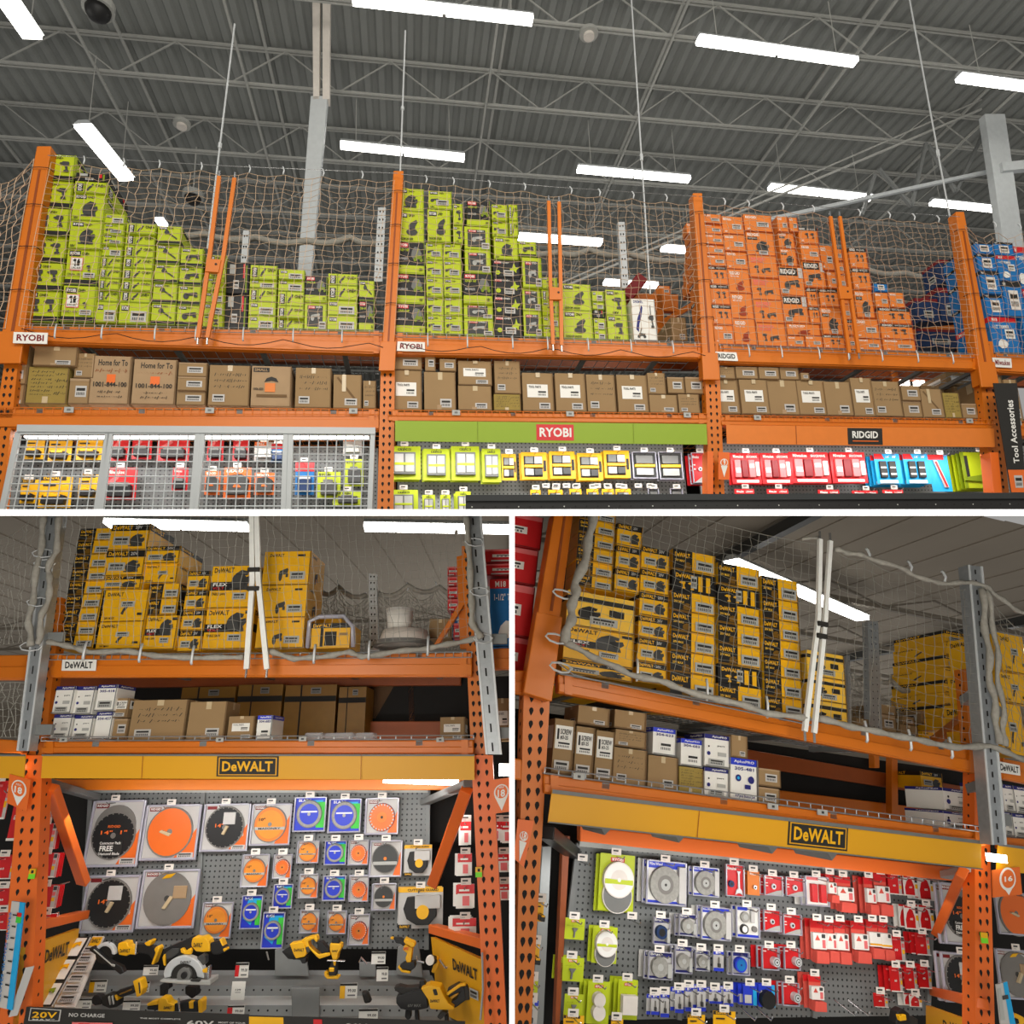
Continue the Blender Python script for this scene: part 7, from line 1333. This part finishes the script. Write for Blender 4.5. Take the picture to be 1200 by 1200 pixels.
for i,(x0,x1,z1,st) in enumerate(((.1,.5,.5,'dh'),(.52,.88,.5,'dk'),(.9,1.25,.46,'dt'),(1.28,1.55,.4,'dk'))):
    mb=MB(); mb.box(x0,x1,.45,.9,.012,z1,'yellow' if i%2==0 else 'black'); face(mb,(x0,.45,.012),(x1,.45,.012),(x0,.45,z1),(x1,.45,z1),BS[st][2]); solo('tool_box',f'box in the back row of the upper shelf, {ORD[i]} from left, lower right','box',F,mb,group='back row boxes, lower right')
# red boxes at the left edge
for i,(yb,yt) in enumerate(((792,745),(744,683),(682,640),(639,600))): carton(F,570,(618,622,628,634)[i],yb,yt,'rb',.12,.4,f'red box at the left edge beyond the sleeve, {ORD[i]} from below',group='red boxes at the left edge')
# lower shelf cartons
for st,x0,x1,yb,yt,pos in [('cv',645,670,907,842,'first of the row'),('cv',671,694,911,851,'second of the row'),('cv',695,718,915,856,'third of the row'),('cb',676,714,850,828,'lying above the second and third'),('cw',717,757,920,877,'fourth of the row'),('cw',720,757,876,856,'written 282-62 on the fourth'),('cb',719,757,855,833,'topmost above the fourth'),
  ('cb',758,794,925,886,'fifth of the row'),('w1',764,792,885,853,'standing on the fifth'),('co',795,824,930,899,'sixth of the row'),('w2',797,823,898,866,'standing on the sixth'),('wb',825,854,934,900,'lower of the banded pair'),('wb',825,855,899,861,'upper of the banded pair'),('w3',856,888,940,889,'largest white one'),
  ('cb',857,876,888,862,'behind the largest white one'),('cy',889,914,945,923,'lower of the last pair'),('cy',889,915,922,901,'upper of the last pair')]:
    carton(F,x0,x1,yb,yt,st,.05,.22,BS[st][0]+', '+pos+', lower right',group='cartons on the lower shelf at lower right')
for i,(x0,x1,yb,yt) in enumerate(((1107,1140,972,952),(1107,1140,951,925),(1177,1188,980,952),(1189,1204,982,954),(1178,1190,951,920),(1191,1206,953,922))):
    carton(F,x0,x1,yb,yt,'wb',.3 if i<2 else .12,.3,f'white carton with navy band {"left" if i<2 else "right"} of the galvanised post, {ORD[i if i<2 else i-2]} one',group='white cartons by the galvanised post')
carton(F,1080,1105,925,905,'dh',.9,.3,'yellow box glimpsed through the deck above the white cartons')
# -------- under the header
PY=.95
mb=MB(); P=px_hexa(mb,F,[(652,1196),(1085,1190),(1092,1026),(677,988)],PY,.03,'pegboard')
t_=Thing('peg_wall','grey perforated peg wall carrying abrasive accessories, lower right','peg wall',F,P[0]); t_.part('board',mb)
mb=MB()
for f in (0,.3,.665,1): 
    a=P[0].lerp(P[1],f);b=P[3].lerp(P[2],f); mb.bar(a-Vector((0,.012,0)),b-Vector((0,.012,0)),.03,.02,'steel grey')
t_.part('slotted_strip',mb)
mb=MB(); mb.bar(P[3]+Vector((0,-.02,.01)),P[2]+Vector((0,-.02,.01)),.05,.03,'light grey'); t_.part('top_rail',mb)
mb=MB(); px_hexa(mb,F,[(680,986),(1130,1034),(1130,1018),(680,968)],.6,.06,'sign orange'); solo('support_beam','orange beam behind the mustard header, lower right','shelf beam',F,mb,bevel=.006)
for i,(x,y) in enumerate(((709,976),(796,985),(905,998),(975,1006))):
    p=F.un(x,y,Y=.0); mb=MB(); mb.prism([p+Vector((-.03,0,.03)),p+Vector((.04,0,.03)),p+Vector((.0,0,-.01))],(0,.3,0),'steel grey'); solo('header_bracket',f'small grey bracket under the mustard header, {ORD[i]} from the left','bracket',F,mb)
side_bar(F,(1128,1022),.08,(1098,1092),.8,'orange diagonal brace of the right side frame, lower right','sign orange')
side_bar(F,(1150,1176),.05,(1096,1162),.9,'orange horizontal brace of the right side frame, lower right','sign orange')
side_bar(F,(1140,1018),.08,(1090,1030),.95,'grey steel arm at the upper right running back to the accessory wall','light grey',.07,.04,'steel_strut')
side_bar(F,(640,975),.08,(672,1000),.95,'dark steel arm at the upper left running back to the accessory wall','dark metal',.08,.06,'steel_strut')
mb=MB(); P=px_hexa(mb,F,[(622,1215),(636,1215),(646,992),(636,992)],.5,.05,'steel grey'); solo('side_upright','grey slotted shelf upright left of the accessory wall','rack post',F,mb)
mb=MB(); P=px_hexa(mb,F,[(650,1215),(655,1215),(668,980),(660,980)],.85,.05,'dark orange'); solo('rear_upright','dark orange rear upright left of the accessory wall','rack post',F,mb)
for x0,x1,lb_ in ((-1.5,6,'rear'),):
    mb=MB(); mb.box(x0,x1,1.5,1.55,-2.5,-.5,'shade'); solo('wall_'+lb_,'','',F,mb,kind='structure')  # dark sheet painted as the shade behind the accessory wall
mb=MB(); a=F.un(1164,1005,Y=-.05); mb.box(a.x-.05,a.x+.06,a.y-.03,a.y,a.z-.02,a.z+.02,'tube'); solo('tube_light','small glaring tube end above the aisle tag, lower right','light',F,mb)
# accessory packs
D4={'lf':'lime felt wheel pack','ln':'small lime wire brush pack','le':'lime felt bob pack','lc':'lime polishing cloth pack','wl':'blue and white wire wheel pack','ws':'navy wire brush pack','wd':'navy dark cup brush pack','wb':'navy pack with a blue disc','wt':'pale abrasive set pack','sb':'slim blue mounted bit pack','bx':'royal blue sanding disc pack','bq':'royal blue pack with a black disc',
 'rw':'red pack with a silver wrench','ro':'orange red flange nut pack','rc':'red cutting wheel pack','rd':'red pack with a silver cup','rx':'white pack with two red grips','be':'red sanding belt in white sleeve','by':'red sanding belt with yellow stripe','ss':'red sandpaper pack','st':'white and red sanding sheet pack','sr':'saw blade pack','bf':'black blade pack with a FREE sticker','bo':'orange blade pack with a cream tag','bs':'dark blade pack with paper sticker','bg':'grey blade pack with yellow tape','cy':'yellow pack'}
W='of the accessory wall'
hang(F,[('lf',702,743,1001,1068,2,'first'),('wl',757,803,1009,1060,3,'second'),('wl',811,841,1016,1050,2,'third'),('rw',850,871,1013,1050,1,'fourth'),('ro',876,890,1021,1049,2,'fifth'),('rc',895,916,1026,1049,3,'sixth'),('rc',920,941,1028,1050,2,'seventh'),('rx',943,970,1027,1061,3,'eighth'),('be',968,977,1024,1056,2,'ninth'),('be',979,997,1027,1067,2,'tenth'),('be',1013,1023,1028,1070,3,'eleventh'),('be',1025,1039,1024,1071,2,'twelfth'),('ss',1041,1056,1025,1048,3,'thirteenth'),('st',1059,1075,1027,1050,3,'fourteenth'),('st',1076,1094,1027,1055,3,'fifteenth')],PY-.1,'in the top row '+W,D4)
hang(F,[('ln',662,685,1076,1101,1,'first'),('lf',694,723,1086,1129,2,'second'),('wd',765,784,1075,1106,1,'third'),('ws',795,815,1071,1096,4,'fourth'),('wl',821,855,1063,1101,3,'fifth'),('wt',862,889,1062,1099,2,'sixth'),('rc',894,914,1066,1091,3,'seventh'),('rc',917,938,1071,1095,2,'eighth'),('be',950,965,1078,1126,5,'ninth'),('be',966,977,1080,1125,2,'tenth'),('be',978,991,1079,1127,2,'eleventh'),('be',998,1014,1080,1126,3,'twelfth'),('by',1016,1029,1079,1121,2,'thirteenth'),('by',1030,1041,1080,1123,2,'fourteenth'),('st',1060,1076,1062,1089,4,'fifteenth'),('st',1077,1094,1061,1090,3,'sixteenth')],PY-.1,'in the second row '+W,D4)
hang(F,[('ln',657,684,1122,1150,3,'first'),('ws',759,787,1115,1147,5,'second'),('ws',790,810,1108,1140,3,'third'),('ws',814,830,1113,1137,3,'fourth'),('sb',836,848,1114,1138,1,'fifth'),('wb',857,877,1115,1142,2,'sixth'),('rd',892,911,1110,1136,5,'seventh'),('rd',918,936,1110,1136,5,'eighth'),('ss',1042,1060,1097,1126,2,'ninth'),('ss',1073,1089,1094,1119,4,'tenth')],PY-.1,'in the third row '+W,D4)
hang(F,[('ln',661,683,1165,1192,1,'first'),('le',688,714,1150,1200,3,'second'),('lc',724,747,1148,1195,3,'third'),('sb',763,772,1165,1189,2,'fourth'),('sb',774,784,1164,1192,2,'fifth'),('sb',791,801,1159,1187,2,'sixth'),('sb',803,812,1156,1185,2,'seventh'),('sb',817,827,1156,1185,2,'eighth'),('sb',831,845,1159,1176,2,'ninth'),('sb',848,859,1158,1179,2,'tenth'),('bx',871,887,1154,1178,5,'eleventh'),('bq',889,908,1154,1180,4,'twelfth'),('rd',916,935,1151,1178,5,'thirteenth'),('be',948,962,1143,1182,5,'fourteenth'),('ss',1043,1057,1133,1162,5,'fifteenth'),('ss',1060,1074,1133,1160,4,'sixteenth'),('ss',1076,1091,1132,1158,4,'seventeenth'),('ss',1024,1040,1164,1180,1,'eighteenth'),('st',1066,1080,1166,1180,4,'nineteenth')],PY-.1,'in the fourth row '+W,D4)
for i,(x,y) in enumerate(((683,1008),(741,1076))): hook(F,x,y,PY-.05,f'empty place beside the lime felt wheels, {"upper" if i==0 else "lower"} one')
hang(F,[('cy',629,637,1055,1080,3,'upper'),('cy',622,632,1104,1130,3,'middle')],.2,'left of the accessory wall',D4)
hang(F,[('ln',617,630,1147,1172,3,'lower')],.2,'left of the accessory wall',D4)
for i,(x0,x1,y0,y1) in enumerate(((615,630,1172,1205),(806,826,1189,1215),(836,862,1185,1215),(660,684,1190,1215),(716,730,1194,1215))):
    st=('sb','cy','cy','cy','cy')[i]; pack(F,x0,x1,y0,y1,st,.2 if i==0 else PY-.12,('white bag pack at the lower left corner','yellow pack at the bottom below the slim blue packs','wide yellow pack at the bottom centre','yellow pack at the bottom under the lime packs','yellow pack at the bottom under the cloth pack')[i]+', lower right',n=1)
# blade packs through the right frame
hang(F,[('bf',1104,1147,1036,1106,2,'upper'),('bs',1104,1148,1117,1174,2,'lower'),('bo',1167,1212,1046,1095,1,'outer upper'),('bg',1169,1212,1113,1170,1,'outer lower')],.7,'seen through the right side frame',D4)
t_=Thing('clip_strip','blue and white cardboard strip hanging at the right edge','display strip',F,F.un(1176,1195,Y=-.12))
mb=MB(); P=px_hexa(mb,F,[(1173,1200),(1190,1200),(1180,1150),(1168,1154)],-.12,.008,'paper'); bl,br,tr,tl=P; t_.part('card',mb); mb=MB(); face(mb,bl,br,tl,tr,[q(.6,0,1,1,'cyan'),q(.0,.1,.3,.9,'light grey'),q(.3,.6,.8,.7,'dark grey')],out=(0,-1,0)); t_.part('print',mb)
# counter corner and flashlight
V=[F.un(1085,1178,Y=.8),F.un(1160,1205,Y=0),F.un(1160,1225,Y=0),F.un(1085,1215,Y=.8)]
t_=Thing('display_sideboard','yellow panel with black lettering at the bottom right at lower right','panel',F,V[3]); mb=MB(); mb.hexa(V[3],V[2],V[1],V[0],(.03,0,0),'yellow panel'); t_.part('board',mb); mb=MB(); face(mb,V[3],V[2],V[0],V[1],[t('DeWALT',.3,.3,.7,.7,'ink')],eps=.004,out=(-.5,-.85,0)); t_.part('lettering',mb)
tool(F,.55,'black and yellow cordless driver tip at the bottom right of the accessory wall','impact_driver',[('body','black',[(1050,1200),(1052,1186),(1058,1182),(1066,1188),(1068,1200)],-.03,.08),('chuck','yellow',[(1054,1190),(1062,1189),(1063,1196),(1055,1197)],-.05,.04),('battery','ink',[(1066,1190),(1076,1194),(1076,1206),(1066,1206)],-.03,.08)])
tool(F,.55,'small yellow tool tip at the right bottom edge','impact_driver',[('body','yellow',[(1184,1204),(1184,1192),(1192,1188),(1200,1192),(1204,1204)],-.03,.08),('nose','black',[(1188,1196),(1194,1194),(1195,1200),(1189,1201)],-.06,.05)])
for i,(x,y) in enumerate(((1002,1190),(1018,1190),(885,1196),(904,1196))):
    p=F.un(x,y,Y=PY-.12); mb=MB(); mb.tube([p+Vector((-.06,.1,.05)),p,p+Vector((.01,0,.02))],.005,'steel',5); solo('empty_hook',f'empty steel hook near the bottom of the accessory wall, {ORD[i]} one','hook',F,mb)
# ================================================================ floors between the rooms, lamps, camera
fw=Vector((0,math.cos(PIT),math.sin(PIT))); RX=Vector((1,0,0))
def slab(name,d0,d1,h,w,m,kind='structure',vert=False):
    me=bpy.data.meshes.new(name); V=[]
    for d in (d0,d1):
        if not vert:
            for sx,sz in ((-1,-1),(1,-1),(1,1),(-1,1)): V.append(fw*d+RX*(w*sx)+UC*(h*sz-h*.17))
        else:
            for sx,sz in ((-1,-1),(1,-1),(1,0),(-1,0)): V.append(fw*d+RX*(h*sx)+UC*(w*(1 if sz<0 else 0)*-1-h*.5*(1 if sz==0 else 0)))
    me.from_pydata([tuple(v) for v in V],[],[(0,1,2,3),(7,6,5,4),(0,4,5,1),(1,5,6,2),(2,6,7,3),(3,7,4,0)])
    me.materials.append(MATS[m]); o=bpy.data.objects.new(name,me); COL.objects.link(o); o['kind']=kind; return o
slab('floor',1.62,9.5,.0058,7.5,'concrete')
slab('trim_1',1.58,1.618,3.6/FPX*1.6,1.6,'gutter')
slab('wall_partition',1.62,9.5,.005,4.5,'felt',vert=True)
slab('trim_2',1.58,1.618,3.0/FPX*1.6,1.6,'gutter',vert=True)
# lamps
def aim(name,loc,tgt,size,power,color=(1,1,1)):
    la=bpy.data.lights.new(name,'AREA'); la.size=size; la.energy=power; la.color=color
    o=bpy.data.objects.new(name,la); COL.objects.link(o); o.location=loc
    o.rotation_euler=(Vector(tgt)-Vector(loc)).to_track_quat('-Z','Y').to_euler(); return o
WARM=(1,.95,.87)
aim('room_lamp_upper',(-1.5,-2.0,4.5),(0,6,3.0),3.0,230,WARM)
aim('room_lamp_upper',(3.5,-1.0,5.0),(3,6,3.0),3.0,190,WARM)
aim('room_lamp_lower',(-1.4,-1.3,-.7),(-1.4,5,.3),1.4,85,WARM)  # unseen fill at eye level, added to light the lower left goods
aim('aisle_lamp',(-1.5,2.3,.5),(-1.5,5,.6),.7,16,WARM)  # added fill facing away from the camera, brightens the upper shelf
aim('room_lamp_lower',(1.6,-1.3,-.7),(1.6,4,.3),1.4,70,WARM)  # same added eye-level fill for the lower right goods
aim('aisle_lamp',(1.5,2.0,.42),(1.5,5,.6),.7,14,WARM)  # added unseen fill for the lower right upper shelf
# tube light under the shelves, then unseen fill added for the roofs
light('shelf_tube_lamp',T,(-.2,.12,-.76),(2.5,.12,-.76),.1,14,(0,.55,-.8))
light('shelf_tube_lamp',T,(2.7,.12,-.86),(5.1,.12,-.86),.1,13,(0,.55,-.8))
light('shelf_tube_lamp',T,(5.3,.12,-.86),(7.8,.12,-.86),.1,13,(0,.55,-.8))
light('shelf_tube_lamp',L,(.1,.3,-.9),(2.5,.3,-.9),.1,12,(0,.8,-.7))
light('shelf_tube_lamp',R,(.1,.3,-.92),(2.6,.3,-.92),.1,9,(0,.8,-.7))
light('roof_uplight',T,(-4,7,2.2),(14,7,2.2),12,130,(0,0,1))  # unseen area light added behind the racks to brighten the roof
light('roof_uplight',L,(-8,8,.9),(6,8,.9),6,40,(0,0,1))  # added upward fill for the lower left ceiling
light('roof_uplight',R,(0,8,.9),(12,8,.9),6,60,(0,0,1))  # added upward fill for the lower right ceiling
w=bpy.data.worlds.new('World'); SC.world=w; w.use_nodes=True
bg=w.node_tree.nodes['Background']; bg.inputs[0].default_value=(.95,.93,.9,1); bg.inputs[1].default_value=.36
cam=bpy.data.cameras.new('Camera'); co=bpy.data.objects.new('Camera',cam); COL.objects.link(co)
cam.sensor_fit='HORIZONTAL'; cam.sensor_width=36; cam.lens=FPX/1200*36; cam.clip_start=.05; cam.clip_end=200
co.location=(0,0,0); co.rotation_euler=(math.pi/2+PIT,0,0); SC.camera=co
SC.view_settings.view_transform='Standard'; SC.view_settings.look='None'; SC.view_settings.exposure=0; SC.view_settings.gamma=1
# drop things whose every part lies outside their room
for o in list(SC.objects):
    if o.type=='EMPTY' and not o.children: bpy.data.objects.remove(o)
